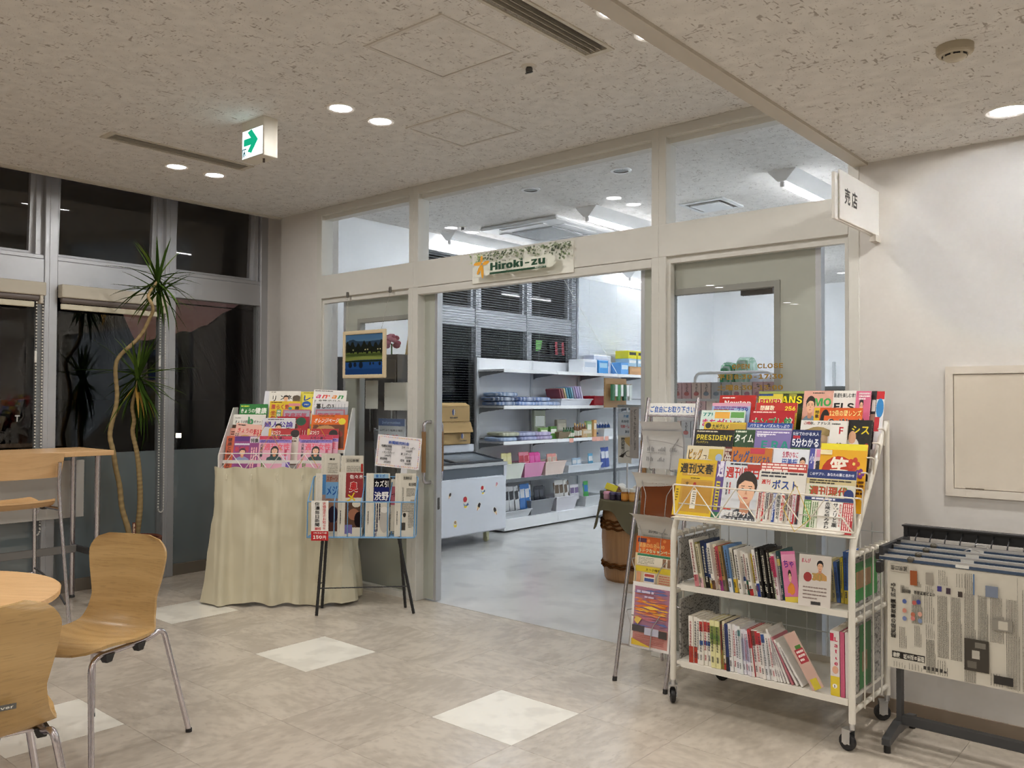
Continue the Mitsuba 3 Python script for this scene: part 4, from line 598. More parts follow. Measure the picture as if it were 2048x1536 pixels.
# ---- window wall of the lobby: aluminium frame, frosted glass below, clear above, top sashes slightly tipped out
def window_wall(ys, y_lo, y_hi, upto, sash=True, film=True):
    w = struct('window_1' if sash else 'window_2')
    for y in ys: part(w, 'mullion', cat(rbx(XW-.09, XW, y, y+.085, 0, 3.12, .003), bx(XW, XW+.004, y+.03, y+.032, 0, 3.12)), 'alum')
    e = sorted([y_lo]+[v for y in ys for v in (y, y+.085)]+[y_hi]); bays = list(zip(e[::2], e[1::2]))
    for a, b in bays:
        if b-a < .1: continue
        part(w, 'transom_rail', cat(rbx(XW-.08, XW-.008, a, b, 2.14, 2.315, .003), rbx(XW-.08, XW-.014, a, b, 2.315, 2.345, .003)), 'alum')
        part(w, 'bottom_rail', bx(XW-.08, XW-.02, a, b, 0, .085), 'paint', '#6d665c')
        part(w, 'jamb', bx(XW-.08, XW-.03, b-.05, b-.022, 2.345, 3.1), 'alum'); part(w, 'jamb', bx(XW-.08, XW-.045, b-.022, b, 2.345, 3.1), 'alum')
        z0, z1 = 2.345, 3.1
        if sash:
            t = math.radians(3.0); M = np.eye(4); M[:3, 3] = [XW-.055, 0, z1]
            R = trimesh.transformations.rotation_matrix(t, [0, 1, 0]); M = M@R; h = z1-z0
            s = part(w, 'sash', cat(*(mv(q, M) for q in (bx(-.02, .02, a+.005, a+.03, -h, 0), bx(-.02, .02, b-.08, b-.05, -h, 0), bx(-.02, .02, a, b-.05, -h, -h+.025)))), 'alum')
            g = trimesh.Trimesh([[0, a+.03, -h+.02], [0, b-.08, -h+.02], [0, b-.08, 0], [0, a+.03, 0]], [[0, 1, 2], [0, 2, 3]]); put(number(s+'__pane'), mv(g, M), 'glass')
        else:
            part(w, 'pane', trimesh.Trimesh([[XW-.05, a, z0], [XW-.05, b-.05, z0], [XW-.05, b-.05, z1], [XW-.05, a, z1]], [[0, 1, 2], [0, 2, 3]]), 'glass')
        lo = .965 if film else .1
        part(w, 'pane', trimesh.Trimesh([[XW-.05, a, .085], [XW-.05, b, .085], [XW-.05, b, 2.14], [XW-.05, a, 2.14]], [[0, 1, 2], [0, 2, 3]]), 'glass')
        if film: part(w, 'frosted_film', bx(XW-.056, XW-.052, a, b, .085, lo), 'paint', '#6b777b', label='grey-blue frosted film on the lower glass')
        part(w, 'sash_stile', bx(XW-.075, XW-.03, b-.035, b, .085, 2.14), 'paint', '#6f7375')
    return w
window_wall([-1.16, -.30, .56, 1.42, 2.28, 3.14], -7, 3.98, 0)
part('window_1', 'mullion', rbx(XW-.09, XW+.004, 3.965, 4.035, 0, 3.12, .003), 'alum')
window_wall([5.73, 6.595, 7.455, 8.315], 5.77, 8.40, 0, sash=False, film=False)
part('window_2', 'sill_wall', bx(-6.3, -6.2, 5.7, 8.45, 0, .12), 'paint', '#d8dadc')
# ---- shop front: aluminium frame with header beam, transom lights, fixed side lights
t1 = struct('trim_1')
for a, b in ((-5.36, -5.30), (-4.316, -4.225), (-2.39, -2.30), (-1.35, -1.30)):
    part(t1, 'post', cat(rbx(a, b, YF-.006, YB, 0, ZC, .003), bx((a+b)/2-.0015, (a+b)/2+.0015, YF-.0075, YF, 0, ZC)) if b-a > .07 else rbx(a, b, YF-.006, YB, 0, ZC, .003), 'paint', FRAMEC)
part(t1, 'top_rail', cat(rbx(-5.36, -1.30, YF-.006, YB, 2.765, ZC, .003), bx(-5.30, -1.35, YF+.03, YB, 2.735, 2.765)), 'paint', FRAMEC)
for a, b in ((-5.302, -4.268), (-4.266, -2.346), (-2.344, -1.348)):
    part(t1, 'header_beam', rbx(a, b, YF-.008, YB, 2.125, 2.30, .002), 'paint', FRAMEC)
    if a < -5 or a > -3: part(t1, 'sub_rail', bx(a, b, YF+.012, YF+.05, 2.09, 2.125), 'paint', FRAMEC)
part(t1, 'door_head', rbx(-4.225, -2.39, YF-.004, YF+.045, 2.075, 2.123, .002), 'paint', FRAMEC)
for a, b in ((-5.30, -4.316), (-2.30, -1.35)):
    part(t1, 'sill_rail', bx(a, b, YF, YF+.05, 0, .04), 'paint', FRAMEC); part(t1, 'inner_jamb', cat(bx(a, a+.02, YF+.01, YF+.05, .04, 2.09), bx(b-.02, b, YF+.01, YF+.05, .04, 2.09)), 'paint', FRAMEC)
def pane(name, x0, x1, z0, z1, y, mat='glass'):
    k = struct(name); return put(k, trimesh.Trimesh([[x0, y, z0], [x1, y, z0], [x1, y, z1], [x0, y, z1]], [[0, 1, 2], [0, 2, 3]]), mat)
for n, (a, b) in enumerate(((-5.30, -4.316), (-4.225, -2.39), (-2.30, -1.35))): pane(f'window_{3+n}', a, b, 2.30, 2.74, YF+.05)
pane('window_6', -5.30, -4.316, .04, 2.09, YF+.03); pane('window_7', -2.30, -1.35, .04, 2.09, YF+.03)
# sliding leaves behind the side lights
def leaf(n, x0, x1, wx0, wx1, edge_right):
    d = struct(f'door_{n}'); ya, yb, z1 = 3.985, 4.022, 2.10
    part(d, 'panel', cat(bx(x0, wx0, ya, yb, .012, z1), bx(wx1, x1, ya, yb, .012, z1), bx(wx0, wx1, ya, yb, .012, .39), bx(wx0, wx1, ya, yb, 1.955, z1)), 'paint', '#a7aba2')
    f = .03
    part(d, 'window_frame', cat(bx(wx0, wx0+f, ya-.008, yb+.004, .39, 1.955), bx(wx1-f, wx1, ya-.008, yb+.004, .39, 1.955), bx(wx0, wx1, ya-.008, yb+.004, 1.925, 1.955), bx(wx0, wx1, ya-.008, yb+.004, .39, .42)), 'paint', '#8b8d88')
    part(d, 'pane', trimesh.Trimesh([[wx0+f, 4.003, .42], [wx1-f, 4.003, .42], [wx1-f, 4.003, 1.925], [wx0+f, 4.003, 1.925]], [[0, 1, 2], [0, 2, 3]]), 'glass')
    xe = x1 if edge_right else x0
    part(d, 'edge_strip', cat(bx(xe-.012, xe+.012, ya-.001, yb+.012, .01, z1)), 'alum')
    xh = x1-.045 if n == 1 else x0+.045
    for s, yy in ((-1, ya), (1, yb)):
        h = part(d, 'handle', tube(bend([(xh, yy, 1.21), (xh, yy+s*.065, 1.21), (xh, yy+s*.065, .80), (xh, yy, .80)], .05, 6), .0115, 10), 'chrome', smooth=True)
        put(number(h+'__grip'), tube([(xh, yy+s*.065, .87), (xh, yy+s*.065, 1.145)], .0155, 12), 'paint', '#80603c', smooth=40, label='brown wooden grip')
    return d
d1 = leaf(1, -5.10, -4.115, -4.94, -4.30, True); d2 = leaf(2, -2.485, -1.515, -2.325, -1.70, False)
part(d1, 'edge_strip', bx(-5.112, -5.088, 3.984, 4.03, .01, 2.10), 'alum'); part(d2, 'edge_strip', bx(-1.527, -1.500, 3.984, 4.03, .01, 2.10), 'alum')
part(d1, 'lock_plate', cat(bx(-4.105, -4.101, 3.995, 4.015, .62, .70)), 'paint', '#4a4a48')
part(d2, 'closer_box', bx(-1.93, -1.76, 4.03, 4.06, 1.90, 1.93), 'paint', '#2a2b2c')
# ---- outside at dusk: ground, ridge, wires
hy_ = np.sort(np.r_[np.linspace(-900, 1600, 60), np.linspace(400, 640, 90)]); nh = len(hy_)
hz_ = np.interp(hy_, [-900, 300, 380, 440, 460, 500, 530, 562, 620, 900, 1600], [60, 120, 140, 115, 66, 78, 84, 102, 138, 190, 150])+1.6*np.sin(hy_/9)+1.2*np.sin(hy_/4.3+1)
v = np.vstack([np.c_[np.full(nh, -900), hy_, np.full(nh, -5)], np.c_[np.full(nh, -980), hy_, hz_], np.c_[np.full(nh, -1300), hy_, np.full(nh, -5)]])
f = np.array([[a+k*nh, a+1+k*nh, a+nh+k*nh] for k in range(2) for a in range(nh-1)]+[[a+1+k*nh, a+nh+1+k*nh, a+nh+k*nh] for k in range(2) for a in range(nh-1)])
k = struct('trim_2'); put(k, trimesh.Trimesh(v, f), 'matte', '#1b1d26'); labels[k] = {'label': 'dark forested mountain ridge outside the window beneath the violet dusk sky', 'category': 'mountain'}
struct('floor', bx(-1400, -6.3, -900, 1600, -.6, -.3), 'matte', '#17171a')
for k, z in enumerate((6.42, 6.20)): solo('power_line', ('upper', 'lower')[k]+' thin black cable crossing the dusk sky outside the window', 'cable', tube(np.c_[np.full(30, -40.0), np.linspace(-30, 70, 30), z-.2*k*np.linspace(0, 1, 30)+.0004*(np.linspace(-30, 70, 30)-20)**2], .035, 5), 'matte', '#0c0c10', group='cables outside')
t = thing('garden_lamp', 'small glowing lamp on a low post outside the window', 'lamp'); part(t, 'post', bx(-17.74, -17.66, 9.27, 9.33, -.3, .50), 'paint', '#2a2a2a'); part(t, 'cap', bx(-17.76, -17.64, 9.25, 9.35, .60, .62), 'paint', '#2a2a2a')
part(t, 'glow_box', bx(-17.74, -17.66, 9.26, 9.34, .50, .60), 'matte', '#fff2dd', emitter={'type': 'area', 'radiance': rgb([9., 6.5, 4.])})
struct('ceiling', bx(-11.6, -6.36, -9, 14, 3.15, 3.3), 'paint', '#8a8a88')   # added unseen canopy slab outside, sized to block the sky from the upper panes
# ================= LIGHTS =================
def downlight(x, y, z, L, lab, r=.055, grp='lit round downlights of the lobby ceiling'):
    t = thing('downlight', lab, 'ceiling light', grp)
    part(t, 'trim_ring', lathe([(r, 0), (r+.004, -.004), (r+.014, -.005), (r+.018, -.001), (r+.018, 0)], 28, (x, y, z)), 'paint', '#e8e6e0', smooth=40)
    a = np.linspace(0, 2*np.pi, 25)[:-1]; vv = np.vstack([[x, y, z-.002], np.c_[x+r*np.cos(a), y+r*np.sin(a), np.full(24, z-.002)]])
    m = trimesh.Trimesh(vv, [[0, 1+(i+1) % 24, 1+i] for i in range(24)], process=False)
    part(t, 'lamp_disc', m, 'matte', '#ffffff', emitter={'type': 'area', 'radiance': {'type': 'rgb', 'value': (LED_C*L).tolist()}})
names = {(-3.40, 2.75): 'the pair right of the green arrow sign', (-5.05, 2.75): 'the pair by the far short slot near the windows', (-1.76, 2.75): 'the pair at the edge of the lower ceiling'}
for X in (-5.05, -3.40, -1.76):
    for Y in (2.75, .42, -1.90, -4.30):
        for s, w in ((-.13, 'nearer'), (.13, 'farther')):
            if Y > 1: downlight(X, Y+s, ZC, LED, f'lit round downlight, {w} one of {names[(X, Y)]}')
            else: downlight(X, Y+s, ZC, LED, 'lit round downlight in the lobby ceiling behind the viewer')
for X in (-.64, 1.2, 3.2):
    for Y in (3.55, .9, -1.8, -4.6):
        downlight(X, Y, ZS, LEDW if Y > 3 else LED*1.7, 'lit round downlight in the lower ceiling above the white wall' if (X < 0 and Y > 3) else 'lit round downlight in the lower ceiling out of view', .06, 'lit round downlights of the lower ceiling')
# shop tube lamps: trapezoid reflector bodies along Y
def tube_lamp(x, y, L=1.24, lab=''):
    t = thing('tube_lamp', lab, 'fluorescent lamp', 'fluorescent batten lamps of the shop ceiling')
    sec = [(-.11, ZSH), (.11, ZSH), (.03, ZSH-.085), (-.03, ZSH-.085)]
    b = prism([(a, c-ZSH) for a, c in sec], L); b.apply_transform(np.array([[1, 0, 0, x], [0, 0, 1, y], [0, 1, 0, ZSH], [0, 0, 0, 1.]])); b.fix_normals()
    part(t, 'body', b, 'paint', '#f2f3f4')
    for yy in (y+.01, y+L-.03): part(t, 'socket', rbx(x-.016, x+.016, yy, yy+.022, ZSH-.125, ZSH-.085, .004), 'paint', '#e9eaea')
    part(t, 'tube', tube([(x, y+.03, ZSH-.112), (x, y+L-.03, ZSH-.112)], .0125, 10), 'matte', '#ffffff', smooth=True, emitter={'type': 'area', 'radiance': {'type': 'rgb', 'value': (TUBE_C*TUBE).tolist()}})
for (X, Y, w) in ((-5.98, 5.95, 'beside the ceiling air conditioner, nearest the windows'), (-4.275, 5.93, 'right of the ceiling air conditioner'), (-2.50, 5.88, 'behind the hanging shop sign, right of the square vent'),
                  (-5.98, 9.25, 'in the far row, nearest the windows'), (-4.275, 9.25, 'in the middle of the far row'), (-2.50, 9.25, 'in the far row, seen through the right glass'), (-.6, 5.9, 'in the right part of the shop')):
    tube_lamp(X, Y, lab='lit white fluorescent batten lamp '+w)

# ================= LOBBY CEILING AND WALL FITTINGS =================
def hatch(x0, x1, y0, y1, lab):
    t = thing('ceiling_hatch', lab, 'access panel', 'square ceiling access panels'); w = .016
    part(t, 'frame', cat(bx(x0, x1, y0, y0+w, ZC-.006, ZC), bx(x0, x1, y1-w, y1, ZC-.006, ZC), bx(x0, x0+w, y0+w, y1-w, ZC-.006, ZC), bx(x1-w, x1, y0+w, y1-w, ZC-.006, ZC)), 'paint', '#cfcbc4')
    part(t, 'panel', bx(x0+w+.003, x1-w-.003, y0+w+.003, y1-w-.003, ZC-.003, ZC), 'rockwool')
hatch(-2.725, -2.27, 2.215, 2.67, 'larger-looking square ceiling access panel, nearer one beside the long air slot')
hatch(-3.38, -2.935, 3.035, 3.475, 'square ceiling access panel close to the shop front')
def slot(x, y0, y1, lab):
    t = thing('air_slot', lab, 'air diffuser', 'linear ceiling air slots')
    part(t, 'frame', cat(bx(x-.07, x-.055, y0, y1, ZC-.006, ZC), bx(x+.055, x+.07, y0, y1, ZC-.006, ZC), bx(x-.055, x+.055, y1-.03, y1, ZC-.006, ZC), bx(x-.055, x+.055, y0, y0+.03, ZC-.006, ZC)), 'paint', '#c2bcae')
    part(t, 'duct', duct(x-.055, x+.055, y0+.03, y1-.03, ZC, ZC+.2), 'paint', '#8f8a80')
    for d in (-.033, -.006, .021): part(t, 'blade', mv(bx(-.001, .001, y0+.03, y1-.03, -.006, .03), fr((x+d, 0, ZC), (1, 0, .35), (0, 1, 0))), 'paint', '#b9b4a8')
slot(-2.02, 1.3, 2.905, 'long air slot in the ceiling at the top of the photo'); slot(-4.735, 2.04, 2.93, 'short dark air slot in the ceiling left of the green arrow sign')
def sprinkler(x, y, z, lab):
    t = thing('sprinkler', lab, 'sprinkler', 'sprinkler heads')
    part(t, 'rosette', lathe([(.001, -.006), (.03, -.006), (.036, 0), (.0, 0)], 20, (x, y, z)), 'paint', '#cfcac0', smooth=40)
    part(t, 'head', cat(lathe([(.0, -.028), (.014, -.026), (.016, -.012), (.012, -.004), (0, -.004)], 12, (x, y, z)), bx(x-.02, x+.02, y-.003, y+.003, z-.03, z-.026)), 'paint', '#3a3a38')
sprinkler(-2.34, 2.82, ZC, 'sprinkler head in the ceiling near the end of the long air slot')
sprinkler(-4.475, 2.83, ZC, 'dark sprinkler head in the ceiling behind the green arrow sign')
sprinkler(-5.70, 5.87, ZSH, 'small sprinkler head in the shop ceiling left of the air conditioner')
t = thing('smoke_detector', 'round beige smoke detector on the lower ceiling at top right', 'smoke detector')
x, y = -.645, 2.80
part(t, 'base', lathe([(0, 0), (.052, 0), (.052, -.018), (.05, -.022), (0, -.022)], 28, (x, y, ZS)), 'paint', '#a69c88', smooth=40)
part(t, 'grille', lathe([(.036, -.022), (.034, -.034), (0, -.034)], 24, (x, y, ZS)), 'paint', '#221f1c', smooth=40)
part(t, 'cap', lathe([(.048, -.020), (.046, -.027), (.037, -.030), (.034, -.022)], 28, (x, y, ZS)), 'paint', '#b3aa97', smooth=40)
part(t, 'tip', lathe([(.034, -.033), (.026, -.041), (0, -.044)], 20, (x, y, ZS)), 'paint', '#b3aa97', smooth=40)
for a in range(8):
    c, s_ = math.cos(a*math.pi/4), math.sin(a*math.pi/4); part(t, 'fin', bx(x+c*.034-.003, x+c*.034+.003, y+s_*.034-.003, y+s_*.034+.003, ZS-.034, ZS-.026), 'paint', '#b3aa97')
# exit direction light
t = thing('exit_sign', 'hanging light box with a green arrow pointing right on white', 'exit sign')
ex0, ex1, ey, ez0, ez1 = -3.985, -3.795, 2.43, 2.625, 2.80
part(t, 'housing', rbx(ex0-.008, ex1+.008, ey, ey+.085, ez0-.01, ZC, .003), 'paint', '#d6d2c6')
a = Art(ex1-ex0, ez1-ez0-.03); W_, H_ = a.w, a.h
put(number(t+'__light_panel'), mv(bx(0, W_, 0, H_, -.004, 0), fr((ex0, ey-.0005, ez0), (1, 0, 0), (0, 0, 1))), 'matte', '#e8f6fb', emitter={'type': 'area', 'radiance': {'type': 'rgb', 'value': [.78*EXIT, .98*EXIT, 1.06*EXIT]}})
g_ = '#0e9a74'; a.p([(.025, .062), (.09, .062), (.06, .03), (.095, .018), (.155, .08), (.095, .142), (.06, .13), (.09, .098), (.025, .098)], g_)
m_ = Art(.05, .05); m_.r(.004, 0, .009, .045, '#4f9fb5'); m_.r(.004, .04, .042, .045, '#4f9fb5'); m_.r(.037, 0, .042, .045, '#4f9fb5'); m_.p([(.016, .002), (.021, .002), (.026, .02), (.033, .006), (.036, .009), (.028, .03), (.018, .03), (.013, .016)], '#4f9fb5'); m_.e(.024, .035, .004, .004, '#4f9fb5', 10)
m, c = a.mesh(fr((ex0, ey-.0055, ez0), (1, 0, 0), (0, 0, 1))); part(t, 'arrow', m, 'matte', c, emitter={'type': 'area', 'radiance': {'type': 'rgb', 'value': [.01, .36, .20]}}); sheet(t, 'pictogram', m_, fr((ex0+.006, ey-.0055, ez0+.004), (1, 0, 0), (0, 0, 1)), mat='matte')
part(t, 'test_cord', tube([(ex1-.05, ey+.04, ez0-.01), (ex1-.05, ey+.04, ez0-.03)], .006, 8), 'paint', '#4b3f36')
# projecting shop sign
t = thing('projecting_sign', 'white projecting plate sign reading 売店 on the wall corner under the lower ceiling', 'sign')
part(t, 'plate', cat(rbx(-1.222, -1.214, 3.43, 3.918, 2.10, 2.30, .002), rbx(-1.236, -1.222, 3.395, 3.915, 2.095, 2.285, .002)), 'paint', '#d9d6cf')
part(t, 'bracket', bx(-1.236, -1.21, 3.86, 3.92, 2.07, 2.10), 'paint', '#b5afa5')
a = Art(.48, .2); a.t('売', .05, .075, .07, '#2a2a2a'); a.t('店', .135, .075, .07, '#2a2a2a')
sheet(t, 'lettering', a, fr((-1.214, 3.43, 2.10), (0, 1, 0), (0, 0, 1)))
# shop name board on the header beam
t = thing('shop_name_board', 'printed name board with green lettering Hiroki-zu and an orange flower on the header beam', 'sign')
part(t, 'board', bx(-3.705, -2.903, YF-.014, YF-.008, 2.10, 2.281), 'paint', '#e9e8e2')
a = Art(.802, .181, '#e6e7df'); q = random.Random(3)
for i in range(1100):
    u, vv = q.uniform(0, .80), q.uniform(.06, .18); dens = (vv-.095)/.09 + (.5 if u > .7 else 0)
    if q.random() < dens*.95:
        r_ = q.uniform(.003, .009); a.e(u, vv+.01, r_, r_*.8, q.choice(['#5d6b52', '#46543f', '#7d8b6d', '#3b4636', '#8f9c80', '#a9b494', '#667a52'] if u > .12 else ['#8ea36a', '#7a8f58', '#b4c58e', '#c9d6a6']), 7)
for u, vv, rx, ry in ((.19, .09, .30, .055),): pass
for i in range(60):
    u = q.uniform(.1, .68); a.e(u, q.uniform(.045, .1), .035, .018, '#dfe2d6', 9)
for cx, cy, an, l_ in ((.098, .112, .05, .036), (.165, .112, .2, .03), (.13, .138, 1.5, .022), (.112, .075, 1.0, .036), (.136, .062, 1.65, .045)):
    c, s_ = math.cos(an), math.sin(an); pts = [(cx+l_*math.cos(k)*c-.014*math.sin(k)*s_*.8, cy+l_*math.cos(k)*s_+.014*math.sin(k)*c*.8) for k in np.linspace(0, 2*np.pi, 16)[:-1]]; a.p(pts, '#e0a12b')
a.e(.133, .108, .007, .007, '#8a8f86', 12)
a.t('Hiroki-zu', .197, .058, .068, '#f4f5ef', w=.452); [a.t('Hiroki-zu', .20+dx, .06, .064, '#123f28', w=.441) for dx in (-.0025, 0, .0025)]; a.r(.2, .036, .645, .048, '#123f28'); a.t('売店ヒロキーズ', .56, .039, .010, '#e8efe6', w=.08)
sheet(t, 'print', a, fr((-3.705, YF-.014, 2.10), (1, 0, 0), (0, 0, 1)), mat='print')
# landscape picture on two wires
t = thing('picture', 'pale wood framed lake photograph hanging on two wires before the glass', 'picture')
Mp = fr((-4.972, 3.875, 1.512), (1, 0, -.002), (-.06, 0, 1)); w, h = .468, .343
part(t, 'frame', mv(cat(*(rbx(*b_, -.012, .010, .004) for b_ in ((0, w, 0, .027), (0, w, h-.027, h), (0, .027, .0, h), (w-.027, w, .0, h)))), Mp), 'paint', '#d2c1a0')
part(t, 'backing', mv(bx(.01, w-.01, .01, h-.01, -.012, -.004), Mp), 'paint', '#8f7d60')
a = Art(w-.054, h-.054, '#16345c'); W_, H_ = a.w, a.h
a.r(0, H_*.78, W_, H_, '#4a6d8c'); a.r(0, H_*.88, W_, H_, '#42688d'); a.p([(0, H_*.8), (W_*.1, H_*.86), (W_*.2, H_*.88), (W_*.33, H_*.83), (W_*.6, H_*.82), (W_, H_*.84), (W_, H_*.7), (0, H_*.7)], '#253a4f')
pts = [(0, H_*.58)]+[(W_*i/24, H_*(.76+.07*math.sin(i*1.7)+.03*math.sin(i*.6))) for i in range(25)]+[(W_, H_*.58)]; a.p(pts, '#11170f')
a.r(0, H_*.36, W_, H_*.6, '#5d6b33'); a.r(0, H_*.46, W_, H_*.52, '#3c4a22'); a.p([(0, H_*.34), (W_*.4, H_*.37), (W_, H_*.36), (W_, H_*.42), (W_*.5, H_*.45), (0, H_*.42)], '#7a8545')
for i in range(16): a.e(W_*(.03+.062*i), H_*(.585+.012*math.sin(i*2)), W_*.035, H_*(.05+.02*math.sin(i*3)), '#0e140c', 10)
for i in (3, 8, 9, 13, 14): a.r(W_*.066*i, H_*.6, W_*.066*i+.012, H_*.63, '#b9b58f')
a.r(0, 0, W_, H_*.32, '#1c4680'); a.r(0, 0, W_, H_*.14, '#163a70'); a.r(0, H_*.31, W_, H_*.345, '#1a2712')
for i, (u, s_) in enumerate(((.14, 1), (.27, .8), (.43, 1.1), (.68, .5), (.76, .4), (.93, .6))): a.e(W_*u, H_*(.29-.05*s_), W_*.05*s_, H_*.075*s_, '#0b1a2c', 14)
sheet(t, 'photograph', a, Mp@np.array([[1, 0, 0, .027], [0, 1, 0, .027], [0, 0, 1, 0], [0, 0, 0, 1.]]))
for xh, xb in ((-4.97, -4.90), (-4.498, -4.55)):
    hk = part(t, 'hook', rbx(xh-.011, xh+.011, YF-.02, YF-.006, 2.108, 2.15, .004), 'paint', '#5c5a55')
    put(number(hk+'__wire'), tube([(xh, YF-.014, 2.11), (xb, 3.868, 1.83)], .0011, 5), 'paint', '#a9a79e')
# electrical cabinet door on the right wall
t = thing('wall_cabinet', 'flush off-white cabinet door set in the white wall at the right edge', 'wall cabinet')
part(t, 'frame', cat(bx(-.945, -.915, YF-.012, YF, .965, 1.51), bx(-.915, -.30, YF-.012, YF, .965, .997), bx(-.915, -.30, YF-.012, YF, 1.478, 1.51), bx(-.33, -.30, YF-.012, YF, .997, 1.478)), 'paint', '#cdc6bb')
part(t, 'door', bx(-.912, -.333, YF-.008, YF, 1.0, 1.475), 'paint', '#cbc2b4'); part(t, 'latch', bx(-.87, -.80, YF-.0095, YF-.008, .998, 1.003), 'paint', '#6b6256')
# ================= CHAIRS, TABLES =================
def shell():
    """moulded plywood shell, local x right, y forward; returns mesh and uv"""
    prof = spline([(.215, .422), (.17, .441), (.06, .438), (-.06, .428), (-.135, .437), (-.165, .478), (-.183, .545), (-.194, .64), (-.202, .73), (-.211, .80)], 46)
    wid = np.interp(np.linspace(0, 1, 46), [0, .08, .28, .45, .56, .66, .8, .92, 1], [.19, .207, .213, .198, .170, .160, .184, .198, .195])
    n, m = 46, 25; s = np.r_[0, np.cumsum(np.hypot(*np.diff(prof, axis=0).T))]; L = s[-1]
    for i in range(n):   # rounded ends
        for d, R in ((s[i], .07), (L-s[i], .095)):
            if d < R: wid[i] -= R-math.sqrt(max(0, R*R-(R-d)**2))
    wid = np.maximum(wid, .09)
    t_ = np.gradient(prof, axis=0); t_ /= np.linalg.norm(t_, axis=1, keepdims=True); nn = np.c_[-t_[:, 1], t_[:, 0]]*-1
    U = np.linspace(-1, 1, m); top, uv = [], []
    back = np.interp(s/L, [0, .35, .55, 1], [.010, .012, .03, .030])
    for i in range(n):
        for u in U:
            c = back[i]*u*u; top.append([u*wid[i], prof[i, 0]+nn[i, 0]*c, prof[i, 1]+nn[i, 1]*c]); uv.append([u*wid[i], s[i]])
    top = np.array(top); N = np.repeat(nn, m, 0); bot = top.copy(); bot[:, 1:] -= N*.011
    i, j = np.meshgrid(np.arange(n-1), np.arange(m-1), indexing='ij'); a = (i*m+j).ravel()
    f = np.vstack([np.c_[a, a+1, a+m+1], np.c_[a, a+m+1, a+m]]); k = n*m
    rim = [(i*m+0) for i in range(n)]+[(n-1)*m+j for j in range(1, m)]+[(i*m+m-1) for i in range(n-2, -1, -1)]+[j for j in range(m-2, 0, -1)]
    rim = np.array(rim); r2 = np.roll(rim, -1)
    F = np.vstack([f, f[:, ::-1]+k]); V = np.vstack([top, bot]); e0 = len(V)
    V = np.vstack([V, top[rim], bot[rim]]); q = len(rim); ii = np.arange(q); jj = (ii+1) % q
    F = np.vstack([F, np.c_[e0+ii, e0+q+ii, e0+q+jj], np.c_[e0+ii, e0+q+jj, e0+jj]])
    uv = np.array(uv); UV = np.vstack([uv, uv+.3, uv[rim]+[0, .0], uv[rim]]); edge = (V, F[-2*q:])
    return trimesh.Trimesh(V, F, process=False), UV
SH, SUV = shell()
def chair(c, fx, fy, label):
    t = thing('dining_chair', label, 'chair', 'plywood shell chairs at the round table'); M = np.eye(4); n_ = math.hypot(fx, fy); fx, fy = fx/n_, fy/n_
    M[:2, 0] = [fy, -fx]; M[:2, 1] = [fx, fy]; M[:2, 3] = c
    put(t+'__shell', mv(SH, M), 'veneer', smooth=True, uv=SUV)
    for s in (-1, 1):
        p = bend([(s*.235, .235, .006), (s*.165, .175, .409), (s*.165, -.11, .407), (s*.175, -.185, .435), (s*.25, -.255, .006)], .055, 7)
        part(t, 'side_frame', mv(tube(p, .0105, 12), M), 'chrome', smooth=True)
        for gx_, gy_ in ((.235, .235), (.25, -.255)): part(t, 'glide', mv(lathe([(0, 0), (.0125, 0), (.0125, .014), (0, .014)], 12, (s*gx_, gy_, 0)), M), 'paint', '#17161a', smooth=40)
        for yy in (.10, -.06): part(t, 'clamp', mv(trimesh.convex.convex_hull(np.array([[s*.165+a_, yy+b_, .410] for a_ in (-.02, .02) for b_ in (-.022, .022)]+[[s*.168+a_, yy+b_, .378] for a_ in (-.012, .012) for b_ in (-.012, .012)])), M), 'paint', '#191919')
    part(t, 'cross_bar', mv(tube([(-.165, .1, .407), (.165, .1, .407)], .008, 8), M), 'chrome', smooth=True); part(t, 'cross_bar', mv(tube([(-.165, -.06, .405), (.165, -.06, .405)], .008, 8), M), 'chrome', smooth=True)
    return t, M
chair((-3.400, 1.444), .38, -.925, 'plywood shell chair with chrome legs, seen whole from the front beside the round table')
t, M = chair((-2.735, .827), -.985, .17, 'plywood shell chair seen from behind with a small name tag, at the lower left corner')
a = Art(.074, .017, '#5a5a57'); a.t('oliver', .012, .0035, .012, '#d8d6cf', w=.055)
sheet(t, 'name_tag', a, M@fr((.006, -.198, .52), (1, 0, 0), (0, -.20, 1))@np.array([[1, 0, 0, 0], [0, 1, 0, 0], [0, 0, 1, .006], [0, 0, 0, 1.]]))
t = thing('round_table', 'round light wood table at the left edge in front of the chair', 'table'); tc = (-3.327, .786)
m = lathe([(0, .672), (.462, .672), (.474, .678), (.476, .697), (.472, .70), (0, .70)], 72, (*tc, 0)); vv = np.array(m.vertices)
put(t+'__top', m, 'beech', smooth=False, uv=np.c_[vv[:, 0]*.8+vv[:, 1]*.6, vv[:, 1]*.8-vv[:, 0]*.6+vv[:, 2]])
part(t, 'column', lathe([(.03, .02), (.03, .65), (.14, .66), (.14, .672), (0, .672)], 24, (*tc, 0)), 'chrome', smooth=40); part(t, 'base', lathe([(0, 0), (.27, 0), (.27, .008), (.06, .025), (0, .025)], 40, (*tc, 0)), 'chrome', smooth=40)
